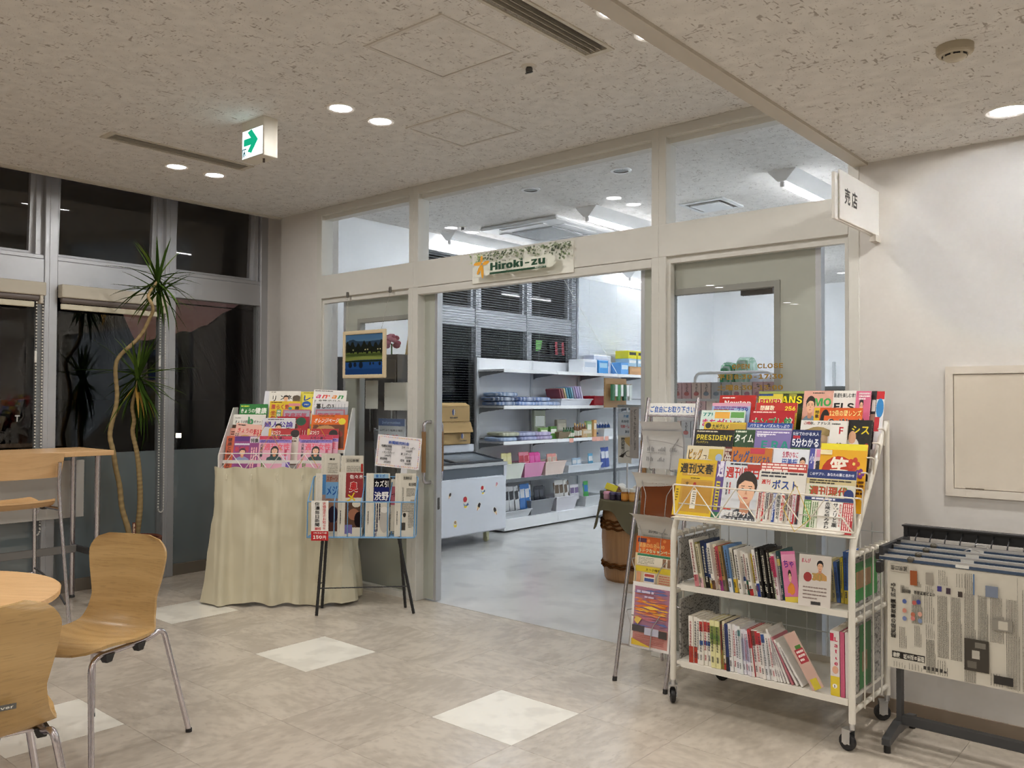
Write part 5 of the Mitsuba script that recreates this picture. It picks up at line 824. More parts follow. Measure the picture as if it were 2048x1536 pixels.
# high counter along the windows
t = thing('high_counter', 'long high wooden counter on chrome legs along the windows', 'counter table')
m, uv = boxuv(rbx(-6.13, -5.60, -1.2, 2.50, .988, 1.02, .003), 1, 'y'); put(t+'__top', m, 'beech', uv=uv)
for yy in (2.43, .6, -1.1):
    for xx in (-5.68, -6.06):
        l_ = part(t, 'leg', tube([(xx, yy, .02), (xx, yy, .988)], .017, 14), 'chrome', smooth=True); put(number(l_+'__foot'), lathe([(0, 0), (.02, 0), (.02, .012), (.012, .02), (0, .02)], 14, (xx, yy, 0)), 'paint', '#3a3a3a')
    part(t, 'side_bar', rbx(-6.06, -5.68, yy-.012, yy+.012, .325, .365, .003), 'paint', '#3c3d40')
part(t, 'foot_rail', rbx(-5.99, -5.965, -1.15, 2.42, .32, .37, .003), 'paint', '#777674'); part(t, 'modesty_panel', rbx(-6.145, -6.128, -1.2, 2.53, .535, .93, .002), 'paint', '#b9b7b2')
part(t, 'panel_bolt', lathe([(0, 0), (.012, 0), (.012, .03), (0, .03)], 10, (0, 0, 0)).apply_transform(np.array([[0, 0, 1, -6.13], [0, 1, 0, 2.22], [1, 0, 0, .60], [0, 0, 0, 1.]])), 'chrome')
# bar stool
t = thing('bar_stool', 'bar stool with light wood seat and backrest on chrome legs at the high counter', 'stool'); sy = 1.81
n = 17; th = np.linspace(-1, 1, n); P = []
for z_, o in ((.895, 0), (1.045, .035)):
    for u in th: P.append([-5.235+o-.045*u*u, sy+u*(.235 if z_ < 1 else .245), z_-(.0 if z_ < 1 else .008*u*u)])
P = np.array(P); back_ = P-[.012, 0, 0]; V = np.vstack([P, back_]); F = []
for k in range(n-1):
    for o_, fl_ in ((0, 1), (2*n, -1)): F += [[o_+k, o_+k+1, o_+n+k+1][::fl_], [o_+k, o_+n+k+1, o_+n+k][::fl_]]
for A_, B_ in ((0, 2*n), (n, 3*n)):
    for k in range(n-1): F += [[A_+k, A_+k+1, B_+k+1], [A_+k, B_+k+1, B_+k]]
for k in (0, n-1): F += [[k, n+k, 3*n+k], [k, 3*n+k, 2*n+k]]
m = trimesh.Trimesh(V, F, process=False); m.unmerge_vertices(); vv = m.vertices; put(t+'__backrest', m, 'beech', uv=np.c_[vv[:, 1], vv[:, 2]+vv[:, 0]])
xs = np.linspace(-5.60, -5.23, 15); zs = .735+.018*np.cos((xs+5.42)/.19*2.6)*-1+np.where(xs > -5.3, (xs+5.3)*.25, 0); V, uv = [], []
for dz in (0, -.012):
    for i, x_ in enumerate(xs):
        for u in (-1, -.6, 0, .6, 1): V.append([x_, sy+u*.205*(1-.1*(abs(x_+5.41)/.19)**4), zs[i]+dz+.008*u*u]); uv.append([V[-1][1], x_+dz])
F = []; k = 75
for i in range(14):
    for j in range(4):
        a_ = i*5+j; F += [[a_, a_+1, a_+6], [a_, a_+6, a_+5], [k+a_, k+a_+6, k+a_+1], [k+a_, k+a_+5, k+a_+6]]
    for j in (0, 4): a_ = i*5+j; F += [[a_, a_+5, k+a_+5], [a_, k+a_+5, k+a_]]
for i in (0, 14):
    for j in range(4): a_ = i*5+j; F += [[a_, a_+1, k+a_+1], [a_, k+a_+1, k+a_]]
put(t+'__seat', trimesh.Trimesh(V, F, process=False), 'beech', uv=np.array(uv))
for s in (-1, 1):
    yy = sy+s*.205; part(t, 'rear_leg', tube([(-5.10, yy+s*.025, .008), (-5.20, yy, .70), (-5.225, yy, .86), (-5.215, yy, .985)], .0105, 10), 'chrome', smooth=True)
    part(t, 'front_leg', tube(bend([(-5.62, yy+s*.02, .008), (-5.585, yy, .71), (-5.20, yy, .715)], .04), .0105, 10), 'chrome', smooth=True)
    part(t, 'side_brace', tube(spline([(-5.60, yy+s*.01, .32), (-5.42, yy+s*.01, .29), (-5.15, yy+s*.015, .17)], 14), .006, 8), 'paint', '#3a3b3d')
    part(t, 'clip', rbx(-5.46, -5.42, yy-.018, yy+.012, .695, .728, .004), 'paint', '#2b211c')
    for xx, o in ((-5.10, .025), (-5.62, .02)): part(t, 'glide', lathe([(0, 0), (.013, 0), (.013, .012), (0, .012)], 10, (xx, yy+s*o, 0)), 'paint', '#222222')
part(t, 'foot_bar', tube([(-5.60, sy-.21, .29), (-5.60, sy+.21, .29)], .0095, 10), 'chrome', smooth=True)
# roller blinds with chain loops
for n_, (ya, yb) in enumerate(((1.52, 2.265), (2.375, 3.13))):
    w_ = ('over the left window pane', 'over the pane behind the potted plant')[n_]
    t = thing('roller_blind', 'rolled up roller blind with a bead chain '+w_, 'roller blind', 'rolled up roller blinds')
    part(t, 'cassette', rbx(XW, XW+.075, ya-.01, yb, 2.055, 2.145, .004), 'paint', '#b8b1a1'); part(t, 'roller', tube([(XW+.035, ya, 2.045), (XW+.035, yb-.04, 2.045)], .026, 14), 'paint', '#6f6764', smooth=True)
    part(t, 'bottom_bar', rbx(XW+.02, XW+.036, ya, yb-.06, 1.975, 2.015, .004), 'paint', '#c9c3ad'); part(t, 'end_plate', rbx(XW, XW+.07, yb-.035, yb-.015, 2.0, 2.12, .004), 'paint', '#c1bbae')
    zb = .50 if n_ else .43; yc = yb-.03; d_ = .022
    lp = np.vstack([[[XW+.045, yc-d_*.9, z_] for z_ in np.linspace(2.05, zb+.05, 75)], [[XW+.045, yc-d_*math.cos(a_), zb+.05-.045*math.sin(a_)] for a_ in np.linspace(.2, math.pi-.2, 8)], [[XW+.045, yc+d_*.9, z_] for z_ in np.linspace(zb+.05, 2.05, 75)]])
    part(t, 'bead_chain', cat(*(mv(trimesh.creation.icosphere(subdivisions=0, radius=.0065), np.array([[1, 0, 0, p_[0]], [0, 1, 0, p_[1]], [0, 0, 1, p_[2]], [0, 0, 0, 1.]])) for p_ in lp)), 'paint', '#d9d8d2', smooth=True)
    part(t, 'chain_joiner', rbx(XW+.038, XW+.052, yc-d_-.006, yc-d_+.006, 1.6, 1.68, .002), 'paint', '#e6e6e2')
    part(t, 'window_latch', cat(bx(XW-.045, XW-.035, ya+.60, ya+.63, 1.235, 1.245), bx(XW-.045, XW-.035, ya+.61, ya+.616, 1.20, 1.24)), 'steel')
# ================= POTTED PLANT =================
t = thing('potted_plant', 'tall potted dracaena with two bent bare trunks and tufts of spiky leaves by the window', 'plant'); pc = (-5.755, 2.722)
part(t, 'pot', lathe([(0, 0), (.12, 0), (.125, .01), (.158, .36), (.168, .37), (.17, .405), (.162, .41), (.15, .40), (.148, .36), (0, .36)], 32, (*pc, 0)), 'paint', '#5f3526', smooth=40)
part(t, 'soil', lathe([(0, .372), (.149, .368), (.149, .36), (0, .36)], 24, (*pc, 0)), 'matte', '#2c2119')
T1 = [[-5.77, 2.684, .36], [-5.77, 2.684, .432], [-5.825, 2.659, .607], [-5.841, 2.647, .761], [-5.848, 2.621, .889], [-5.844, 2.6, 1.007], [-5.856, 2.584, 1.103], [-5.865, 2.594, 1.164], [-5.867, 2.618, 1.263], [-5.862, 2.631, 1.363], [-5.857, 2.62, 1.49], [-5.841, 2.609, 1.562], [-5.824, 2.611, 1.62], [-5.803, 2.641, 1.675], [-5.768, 2.697, 1.742], [-5.728, 2.746, 1.823], [-5.693, 2.767, 1.902], [-5.655, 2.776, 1.979], [-5.652, 2.76, 2.019], [-5.67, 2.75, 2.054], [-5.677, 2.768, 2.101], [-5.654, 2.808, 2.185]]
T2 = [[-5.788, 2.748, .36], [-5.788, 2.748, .423], [-5.776, 2.758, .564], [-5.775, 2.759, .727], [-5.782, 2.753, .865], [-5.804, 2.733, 1.048], [-5.816, 2.723, 1.162], [-5.811, 2.728, 1.194], [-5.82, 2.72, 1.277], [-5.803, 2.735, 1.419], [-5.794, 2.743, 1.544]]
for P_, ra, rb in ((T1, .019, .0105), (T2, .021, .011)):
    s_ = spline(P_, 130); rr = np.linspace(ra, rb, 130)*(1+.05*np.sin(np.arange(130)*2.1)); m = tube(s_, rr, 12)
    c = np.array([lin('#97835f')*(.85+.25*((k//12) % 3 == 0)*.6+.1*math.sin(k*.37)) for k in range(len(m.vertices))]); part(t, 'trunk', m, 'matte', c, smooth=True)
a = Art(.022, .12, '#6e3a2c'); a.t('多目的', .004, .115, .014, '#e9dcc0', vert=True, w=.09); sheet(t, 'label_stake', a, fr((-5.755, 2.70, .39), (cos_ := math.cos(yaw), math.sin(yaw), 0), (0, 0, 1)))
def leaf_mesh(o, d, L, w, droop):
    """strap leaf: o root, d direction, bends down by droop"""
    d = np.asarray(d, float); d /= np.linalg.norm(d); n = 9; p = []
    h = np.array([d[0], d[1], 0]); hn = np.linalg.norm(h); h = h/hn if hn > .05 else np.array([1., 0, 0]); el = math.asin(max(-1, min(1, d[2])))
    c = np.asarray(o, float); pts = [c.copy()]
    for i in range(n-1):
        e_ = el-droop*(i/(n-2))**1.4; c = c+(h*math.cos(e_)+np.array([0, 0, math.sin(e_)]))*L/(n-1); pts.append(c.copy())
    pts = np.array(pts); side = np.cross(h, [0, 0, 1.]); s = np.linspace(0, 1, n); wd = w*np.minimum(1, .45+s*3)*(1-s**2.2)+.0006
    tt = np.gradient(pts, axis=0); nn = np.cross(side, tt); nn /= np.linalg.norm(nn, axis=1, keepdims=True)+1e-9
    V = np.vstack([pts+side*wd[:, None]+nn*wd[:, None]*.35, pts, pts-side*wd[:, None]+nn*wd[:, None]*.35]); F = []
    for k in (0, n):
        for i in range(n-1): F += [[k+i, k+i+1, k+n+i+1], [k+i, k+n+i+1, k+n+i]]
    return trimesh.Trimesh(V, F, process=False)
q = random.Random(11); camr = np.array([math.cos(yaw), math.sin(yaw), 0]); camf = np.array([-math.sin(yaw), math.cos(yaw), 0])
heads = [(T1[-1], [(-28, .37), (-10, .30), (6, .34), (20, .36), (45, .30), (62, .32), (-72, .42), (-84, .40), (-100, .36), (-112, .42), (-128, .38), (-140, .30), (160, .28), (175, .25), (140, .38), (122, .42), (108, .36), (92, .34), (150, .46), (-155, .26), (80, .33), (-60, .33)]),
         (T2[-1], [(-42, .38), (-10, .34), (4, .36), (12, .40), (22, .38), (34, .40), (72, .48), (88, .34), (100, .38), (118, .44), (130, .4), (-80, .46), (-90, .36), (-108, .4), (-124, .38), (-140, .36), (150, .42), (160, .5), (170, .48), (-165, .46), (-150, .45), (180, .52), (175, .44), (-175, .5), (145, .4), (-130, .34), (165, .55), (-158, .38)])]
for o, ls in heads:
    for an, L in ls:
        for rep in range(2):
            b = math.radians(an+q.uniform(-7, 7)*rep); dpt = q.uniform(-.55, .55)
            d = camr*math.sin(b)+camf*dpt+np.array([0, 0, math.cos(b)]); dr_ = q.uniform(.1, .5)*(1 if abs(an) > 40 else .3)
            c = lin(q.choice(['#2c3f17', '#35491b', '#243714', '#3f5522', '#4c6128'])); m = leaf_mesh(np.array(o)+[0, 0, q.uniform(-.1, .02)], d, L*q.uniform(.85, 1.0)*(1 if rep == 0 else .8), .012, dr_)
            part(t, 'leaf', m, 'leaf', c, smooth=True)
    for k in range(3):
        b = q.uniform(0, 6.28); part(t, 'leaf', leaf_mesh(o, [math.cos(b)*.5, math.sin(b)*.5, .8], .3, .011, .3), 'leaf', '#5f7530', smooth=True)
for k in range(5):
    b = q.uniform(0, 6.28); part(t, 'leaf', leaf_mesh(np.array(T2[-2])+[0, 0, .03], [math.cos(b), math.sin(b), -1.2], .26, .010, .4), 'leaf', '#9a7a3c', smooth=True, label='withered tan leaf')

# ================= PRINTED MATTER =================
def scaled(M, w, h, art): return M@np.diag([w/art.w, h/art.h, 1, 1])
def magazine(label, o, right, upv, w, h, th, art, group, cat_='magazine', name='magazine', bg=None):
    t = thing(name, label, cat_, group); M = fr(o, right, upv)
    part(t, 'pages', mv(bx(.0015, w-.001, .001, h-.001, -th+.0004, -.0004), M), 'matte', '#e4dfd3')
    m, c = art.mesh(scaled(M, w, h, art), .0003)
    cov = mv(cat(bx(0, w, 0, h, -.0005, 0), bx(0, w, 0, h, -th, -th+.0005), bx(-.0004, .0015, 0, h, -th, 0)), M); b = lin(bg) if bg else art.C[0][0]
    part(t, 'cover', cat(cov, m), 'print', np.vstack([np.tile(b, (len(cov.vertices), 1)), c])); return t
def cover(bg, *ops):
    a = Art(100, 130, bg)
    for op in ops: getattr(a, op[0])(*op[1:-1], **op[-1]) if isinstance(op[-1], dict) else getattr(a, op[0])(*op[1:])
    return a
G5 = 'magazines on the tiered white trolley'
def tmag(x, w, zt, Y, label, art, h=.257, th=.005, tilt=.27, roll=0):
    h_ = h; o = (x, Y-h_*math.sin(tilt), zt-h_*math.cos(tilt)); return magazine(label, o, (math.cos(roll), 0, math.sin(roll)), (-math.sin(roll), math.sin(tilt), math.cos(tilt)), w, h_, th, art, G5)
# back row
tmag(-1.908, .186, 1.388, 3.76, 'red magazine with a thin white serif title, left end of the top tier', cover('#b3241d', ('lines', 8, 125, 60, 1, 3, 5, '#f0d8d0'), ('t', 'Newton', 14, 106, 15, '#f4ece4', 74), ('e', 50, 50, 40, 35, '#301a20'), ('r', 0, 0, 100, 8, '#d9b23c')))
tmag(-1.719, .218, 1.406, 3.785, 'magazine with big yellow capitals over dark green foliage on the top tier', cover('#2d3a1c', *[('e', 6+i*17 % 100, 70+i*23 % 60, 9, 7, ('#6d7a35', '#1b2612', '#93923f', '#3c4d22')[i % 4]) for i in range(22)], ('r', 0, 124, 100, 130, '#8f9a55'), ('t', 'OCEANS', 6, 100, 25, '#f2e524', 92), ('e', 12, 112, 9, 9, '#e8c81d')))
tmag(-1.710, .115, 1.394, 3.765, 'narrow magazine with red outlined capitals on yellow, front of the green foliage one', cover('#d9c544', ('r', 0, 125, 60, 130, '#28447a'), ('t', 'RIVER', 3, 100, 24, '#f7f2e4', 95), ('t', 'RIVER', 5, 101.5, 21, '#b5202a', 90), ('r', 0, 0, 100, 88, '#5b7f9b')), h=.25)
tmag(-1.496, .133, 1.408, 3.77, 'dusty pink magazine with two green capitals and a man in profile', cover('#d7a594', ('lines', 30, 126, 66, 1, 2.5, 4, '#5a4a44'), ('t', 'MO', 34, 94, 25, '#3e9a4c', 62), ('face', 26, 78, 34, '#2a211c', '#6f8796')))
tmag(-1.363, .100, 1.408, 3.77, 'white magazine with black text and bold black capitals on the top tier', cover('#e9e7e0', ('t', '鉄道を楽しむ本!', 2, 115, 11, '#2a2a2a', 94), ('t', 'ELS', 3, 84, 24, '#151515', 92), ('r', 0, 0, 100, 70, '#7c8b95')))
tmag(-1.263, .062, 1.406, 3.765, 'pink magazine with a dark haired figure on the top tier', cover('#d46a8c', ('face', 40, 80, 30, '#201318', '#3a2530'), ('lines', 20, 126, 76, 3, 4, 6, '#f5dbe2')))
tmag(-1.205, .022, 1.406, 3.785, 'narrow black and white magazine near the right end of the top tier', cover('#1c1a1c', ('r', 10, 60, 95, 78, '#8d6a5c'), ('r', 20, 84, 90, 110, '#d9d7d2')))
tmag(-1.185, .034, 1.405, 3.785, 'red, white and blue magazine at the right end of the top tier', cover('#e2e3e6', ('r', 0, 112, 100, 130, '#b02229'), ('e', 55, 92, 45, 22, '#2d7bb5'), ('r', 0, 40, 60, 72, '#b63038')))
# fourth tier
tmag(-1.916, .194, 1.351, 3.70, 'pale blue and violet puzzle magazine with the number 229', cover('#9fb4d4', ('r', 0, 122, 100, 130, '#d99fb5'), ('r', 4, 106, 45, 114, '#c6a13c'), ('lines', 6, 121, 88, 2, 3, 5, '#7a3f86'), ('t', '229', 66, 108, 14, '#1c3f8f', 30), ('e', 20, 100, 12, 8, '#dd7fa0'), ('r', 0, 0, 100, 80, '#c7d2e6')))
tmag(-1.693, .194, 1.353, 3.70, 'yellow and red puzzle magazine with the number 256', cover('#d8b53a', ('r', 0, 106, 100, 130, '#b9352c'), ('t', '問題数', 10, 111, 15, '#f6efcf', 36), ('t', '256', 70, 111, 15, '#f3e03a', 27), ('e', 38, 88, 30, 12, '#e58fb0'), ('e', 72, 86, 26, 12, '#efc9d6'), ('r', 0, 0, 100, 74, '#7fa04c')))
tmag(-1.419, .207, 1.333, 3.69, 'orange and black gadget magazine with white outlined black lettering', cover('#c8531f', ('r', 0, 60, 12, 130, '#d8b42e'), ('t', '特集', 2, 124, 9, '#3a1a10', None, True), ('e', 24, 100, 10, 26, '#1a1512'), ('t', '12倍の望レンズ', 32, 112, 15, '#f6d98a', 66), ('r', 22, 70, 100, 103, '#23110c'), ('r', 22, 90, 100, 112, '#d9622a'), ('t', 'GetNavi', 30, 90, 21, '#f2f0ea', 68), ('t', 'GetNavi', 31.5, 91.5, 18, '#1b1b1b', 65), ('lines', 40, 80, 50, 2, 3, 5, '#efe3c4')))
# third tier
tmag(-1.958, .225, 1.316, 3.67, 'pastel puzzle magazine with magenta lettering', cover('#cfe0d8', ('t', '77!', 4, 115, 12, '#1f7f78', 24), ('r', 32, 110, 66, 126, '#e8b04c'), ('r', 68, 112, 98, 126, '#66a356'), ('t', 'まちがい', 2, 92, 20, '#c2226b', 72), ('t', 'さがし', 74, 94, 13, '#3a2a2a', 24), ('r', 0, 0, 100, 76, '#e6d2a8')), roll=.0)
tmag(-1.704, .207, 1.319, 3.665, 'red puzzle magazine with green and white block lettering', cover('#ad1f27', ('lines', 6, 127, 86, 1, 3, 5, '#e9c9c0'), ('t', 'ナンプレ館', 4, 90, 28, '#f4efe6', 93), ('t', 'ナンプレ館', 6, 91.5, 25, '#2f7a3c', 89), ('r', 0, 0, 100, 72, '#d9a8ad')))
tmag(-1.911, .210, 1.262, 3.61, 'red magazine with a yellow band and round emblem above the black one', cover('#a92420', ('r', 0, 112, 100, 130, '#d7b93f'), ('e', 10, 121, 7, 7, '#2a2a2a'), ('t', '九州グルメ', 20, 114, 13, '#24211c', 40), ('r', 62, 112, 100, 126, '#c9a53a'), ('t', 'おいしい', 8, 88, 20, '#ecd7b4', 84)))
tmag(-1.694, .208, 1.263, 3.61, 'puzzle magazine with a blue band of small white print', cover('#b9bcc6', ('r', 0, 118, 100, 130, '#2b4a94'), ('t', 'バラエティパズルたっぷり', 5, 120, 8.5, '#e6e9f2', 90), ('t', 'パズル', 12, 92, 24, '#22262f', 76)))
tmag(-1.451, .204, 1.278, 3.62, 'white magazine with a brown straw hat below small black and red print', cover('#e3e0d8', ('t', 'この秋、アドレスを楽しむ!', 6, 121, 8, '#2a2a2a', 88), ('t', 'この秋、', 6, 121, 8, '#b02a2a', 20), ('e', 38, 98, 38, 15, '#8a7445'), ('e', 38, 104, 24, 12, '#a08a58'), ('e', 46, 84, 22, 14, '#cdb08c'), ('t', '123', 76, 110, 7, '#3a3a3a', 14), ('r', 60, 40, 100, 96, '#e9e7e2')))
tmag(-1.317, .072, 1.279, 3.605, 'narrow white magazine with a red capital F and the number 12', cover('#e6e4dd', ('t', 'F', 50, 101, 21, '#a81f2a', 30), ('lines', 8, 124, 84, 1, 3, 4, '#444444'), ('t', '12', 42, 70, 16, '#1e1e1e', 34)))
tmag(-1.250, .098, 1.283, 3.625, 'black magazine with big yellow katakana and a baby in white', cover('#171513', ('t', 'シス', 14, 100, 22, '#e3c92c', 80), ('e', 24, 70, 30, 22, '#d9d6cc'), ('e', 22, 92, 16, 14, '#c99b7c'), ('e', 84, 70, 10, 10, '#a6262b'), ('t', 'おいしい', 74, 66, 9, '#d8c44a', None, True)))
# second tier
tmag(-1.930, .194, 1.228, 3.56, 'black business magazine with gold capitals', cover('#15110e', ('lines', 4, 127, 90, 1, 3, 4, '#cfc7b4'), ('t', 'PRESIDENT', 4, 105, 17, '#d9c23a', 93), ('t', 'プレジデント', 4, 97, 6.5, '#c9b440', 34), ('e', 54, 58, 46, 22, '#5a1f12'), ('e', 30, 50, 30, 18, '#7a2a14'), ('t', 'トップ', 36, 64, 11, '#d8d4c8', 34)))
tmag(-1.739, .100, 1.232, 3.57, 'green magazine with white katakana and the number 12', cover('#2a4a2c', ('lines', 6, 127, 88, 1, 4, 4, '#cfd8c6'), ('t', 'タイム', 2, 101, 22, '#e9ece2', 96), ('t', '12', 52, 68, 14, '#d4573a', 22), ('r', 0, 0, 100, 60, '#23391f')))
tmag(-1.633, .165, 1.234, 3.56, 'violet magazine with teal capitals and a dark head', cover('#7d6fa8', ('lines', 4, 126, 90, 2, 3, 5, '#e4def0'), ('t', 'ほめる', 4, 114, 9, '#e9e4f2', 28), ('t', 'E', 18, 87, 25, '#2f8f84', 20), ('t', 'R', 46, 87, 25, '#2f8f84', 22), ('t', 'A', 72, 87, 25, '#2f8f84', 24), ('e', 52, 62, 20, 22, '#17121a')))
tmag(-1.465, .124, 1.238, 3.56, 'navy magazine with white lettering', cover('#1d2a5c', ('t', '5分でわかる大人', 3, 118, 9, '#dfe3ee', 92), ('r', 4, 110, 30, 117, '#b02a3a'), ('t', '5分わかる', 2, 94, 21, '#eef0f6', 96), ('r', 0, 0, 100, 90, '#3d5f3a'), ('t', '十大', 24, 68, 22, '#e9e4d0', 52)))
# first tier behind the front
tmag(-1.933, .184, 1.155, 3.49, 'cream comic magazine with brown block katakana', cover('#d8cdae', ('t', 'ビッグ', 3, 99, 28, '#3a2b1a', 40), ('t', 'ビッグ', 5, 101, 24, '#b58a2c', 37), ('t', 'コミック', 44, 98, 15, '#3a2b1a', 50), ('r', 60, 96, 98, 124, '#c9b13a'), ('e', 88, 104, 9, 9, '#9fb8d8'), ('e', 52, 88, 34, 12, '#c9c4bb'), ('e', 52, 80, 26, 12, '#e3b49a')), th=.009)
tmag(-1.755, .045, 1.155, 3.50, 'dark red magazine with a white character, between the cream and the orange comic', cover('#5a1a18', ('t', '倍', 12, 91, 26, '#e3ded4', 76), ('lines', 10, 126, 80, 2, 6, 8, '#c9b8a8')))
tmag(-1.711, .187, 1.157, 3.49, 'orange comic magazine with blue block katakana', cover('#c0712a', ('t', 'ビッグ', 3, 97, 30, '#24427f', 42), ('t', 'オリジナル', 46, 97, 18, '#24427f', 51), ('r', 46, 116, 82, 128, '#c33a4c'), ('e', 46, 70, 30, 14, '#6a4526')), th=.009)
tmag(-1.562, .098, 1.159, 3.50, 'white and red magazine partly hidden behind the orange comic', cover('#e6d9d4', ('t', '和', 42, 92, 30, '#b5202a', 50), ('lines', 40, 126, 56, 2, 4, 6, '#a94a3a'), ('t', 'VIBES', 44, 84, 9, '#b5202a', 52)))
tmag(-1.521, .156, 1.158, 3.495, 'pale magazine with blue lettering and a small figure in white', cover('#dfe3ea', ('t', '生野ひなこ', 26, 112, 14, '#a82a4a', 46), ('t', '田美桜', 26, 95, 16, '#2c4fa0', 44), ('face', 84, 92, 18, '#2a1d18', '#e9e6e2'), ('r', 0, 0, 100, 78, '#c9a7a8')))
tmag(-1.364, .094, 1.164, 3.50, 'comic magazine with large white characters and a purple edge', cover('#d9c6cf', ('r', 0, 60, 22, 130, '#4c4f9c'), ('t', '小', 2, 100, 22, '#f0eef2', 20), ('t', '動', 26, 80, 29, '#f4f1ec', 48), ('t', '動', 28, 82, 26, '#2c2a33', 44), ('r', 76, 60, 100, 130, '#d6b93a'), ('t', 'なんで', 78, 118, 20, '#3a2416', None, True, {'out': 54}), ('r', 30, 112, 74, 128, '#d98fb0')))
tmag(-1.319, .187, 1.187, 3.505, 'yellow magazine with a large red flower disc and a white character', cover('#e0a71f', ('r', 0, 118, 100, 130, '#e8d834'), ('e', 42, 70, 38, 36, '#b5341c'), ('t', '笑', 22, 66, 44, '#f1ead8', 42), *[('e', 74+8*math.cos(k), 92+8*math.sin(k), 5, 5, '#c2402c') for k in np.arange(5)*1.257], ('e', 74, 92, 3, 3, '#e9cf6a'), *[('e', 88+6*math.cos(k), 74+6*math.sin(k), 4, 4, '#6f2c7c') for k in np.arange(5)*1.257], ('r', 0, 108, 26, 117, '#e9dcae'), ('lines', 70, 60, 28, 5, 4, 7, '#5a3416')), h=.28)
# front row
a = cover('#c9a21f', ('r', 0, 0, 100, 130, '#d7b320'), ('r', 14, 10, 96, 122, '#bf9536'), ('r', 14, 84, 96, 92, '#d7b320'), ('t', '週刊文春', 7, 100, 24, '#1d160d', 86), ('lines', 28, 97, 44, 1, 2, 3, '#e9d9a6'), ('r', 20, 30, 96, 80, '#b98a34'), ('r', 44, 18, 58, 60, '#e6e1d2'), ('lines', 48, 56, 8, 6, 2, 5, '#6a6458'), ('lines', 38, 88, 40, 1, 2, 3, '#4a3a18'), ('lines', 4, 60, 6, 5, 2, 6, '#5a4414'), ('t', '文', 26, 70, 9, '#3a2a10'), ('t', '春', 46, 70, 9, '#a02a1a'))
tmag(-1.939, .190, 1.097, 3.42, 'yellow and tan weekly magazine with four black characters, left end of the front row', a)
tmag(-1.752, .046, 1.096, 3.425, 'violet weekly magazine showing one character beside the man portrait cover', cover('#5f4c8c', ('t', '週', 16, 98, 52, '#e3dfee', 70), ('r', 20, 20, 60, 84, '#d8c63a'), ('lines', 26, 80, 30, 8, 4, 7, '#3a2a5a'), ('r', 0, 0, 100, 16, '#2f6a4a')))
a = cover('#cfd3d8', ('lines', 14, 127, 80, 1, 4, 5, '#3a3a44'), ('r', 60, 112, 100, 126, '#a83a2a'), ('t', '週刊朝日', 4, 96, 27, '#b3271f', 92), ('face', 64, 40, 60, '#2a1e17', '#3b3f46'), ('lines', 10, 84, 46, 1, 3, 5, '#3a3a44', True), ('lines', 18, 84, 42, 1, 3, 5, '#b3271f', True), ('r', 0, 0, 100, 8, '#d9dadd'), ('lines', 8, 28, 34, 1, 4, 5, '#c7402e'), ('t', '安倍首相アウト', 4, 11, 13, '#efefec', 78), ('t', '公選法違反を告発', 6, 1, 9, '#23262c', 90))
tmag(-1.708, .172, 1.096, 3.42, 'weekly magazine with red title characters and a large portrait of a young man', a)
a = cover('#dcd8d0', ('r', 0, 112, 100, 130, '#b23a34'), ('lines', 3, 128, 94, 3, 4, 6, '#f0dcd2'), ('lines', 4, 110, 90, 2, 4, 7, '#3c3c44'), ('t', '週刊', 6, 84, 11, '#b3271f', 20), ('t', 'ポスト', 28, 74, 24, '#e9dc4a', 60), ('t', 'ポスト', 29, 75, 22, '#23408c', 58), ('lines', 8, 68, 88, 1, 4, 6, '#23408c'), *[('r', 3+i*8.2, 4, 9+i*8.2, 66, ('#e9e6df', '#c02c33', '#efece6', '#d9d2c4', '#23408c', '#e9e6df', '#ede9e2', '#c7bfae', '#e9e6df', '#b83038', '#2a2a33')[i]) for i in range(11)], ('t', '認知症の日々', 44, 62, 7.4, '#23262c', None, True, {'out': 52}), ('t', '薬と飲み合わせ', 53, 62, 7.4, '#b3271f', None, True, {'out': 54}), *[('lines', 4+i*8.2, 64, 56, 2, 2, 3.2, ('#8a2a2a', '#f0e4d8', '#33333b', '#6a3a3a', '#dfe3ee')[i % 5], True, i) for i in (0, 1, 2, 3, 4, 7, 8, 9, 10)])
tmag(-1.546, .202, 1.101, 3.42, 'weekly magazine of red and white vertical print with a blue and yellow title', a)
a = cover('#d3cfbf', ('r', 0, 112, 100, 130, '#26366f'), ('t', 'このサプリ、あなたの薬と合わせ', 4, 118, 7, '#e4e6f0', 92), ('r', 0, 100, 100, 111, '#c9b98a'), ('lines', 6, 109, 86, 2, 3, 5, '#3a3428'), ('t', '週刊現代', 6, 76, 24, '#4f8a3a', 80), ('t', '週刊現代', 8, 77.5, 21, '#b0402a', 76), ('e', 88, 80, 10, 12, '#23356f'), ('r', 0, 66, 100, 73, '#2c3a6a'), ('lines', 14, 71.5, 80, 1, 3.6, 5, '#e6e6ee'), ('r', 30, 2, 78, 65, '#eceae4'), ('t', 'サプリと薬', 59, 64, 11, '#1a1a1c', None, True, {'out': 50}), ('t', '危険な組み合わせ', 43, 64, 11, '#1a1a1c', None, True, {'out': 62}), ('t', 'あなたが飲んでいる', 71, 62, 6, '#b3271f', None, True, {'out': 46}), ('r', 0, 2, 14, 65, '#4f8a3a'), ('lines', 2, 63, 58, 3, 2.4, 4, '#dfe8cf', True), ('r', 16, 2, 29, 65, '#dfe3d2'), ('lines', 18, 62, 55, 3, 2, 4, '#4f6a3a', True, 4), ('r', 79, 2, 100, 65, '#b12c33'), ('lines', 81, 63, 56, 5, 2.2, 4, '#f0d9d2', True, 5))
tmag(-1.343, .196, 1.084, 3.42, 'green and red weekly magazine with large black vertical characters, front row right end', a)
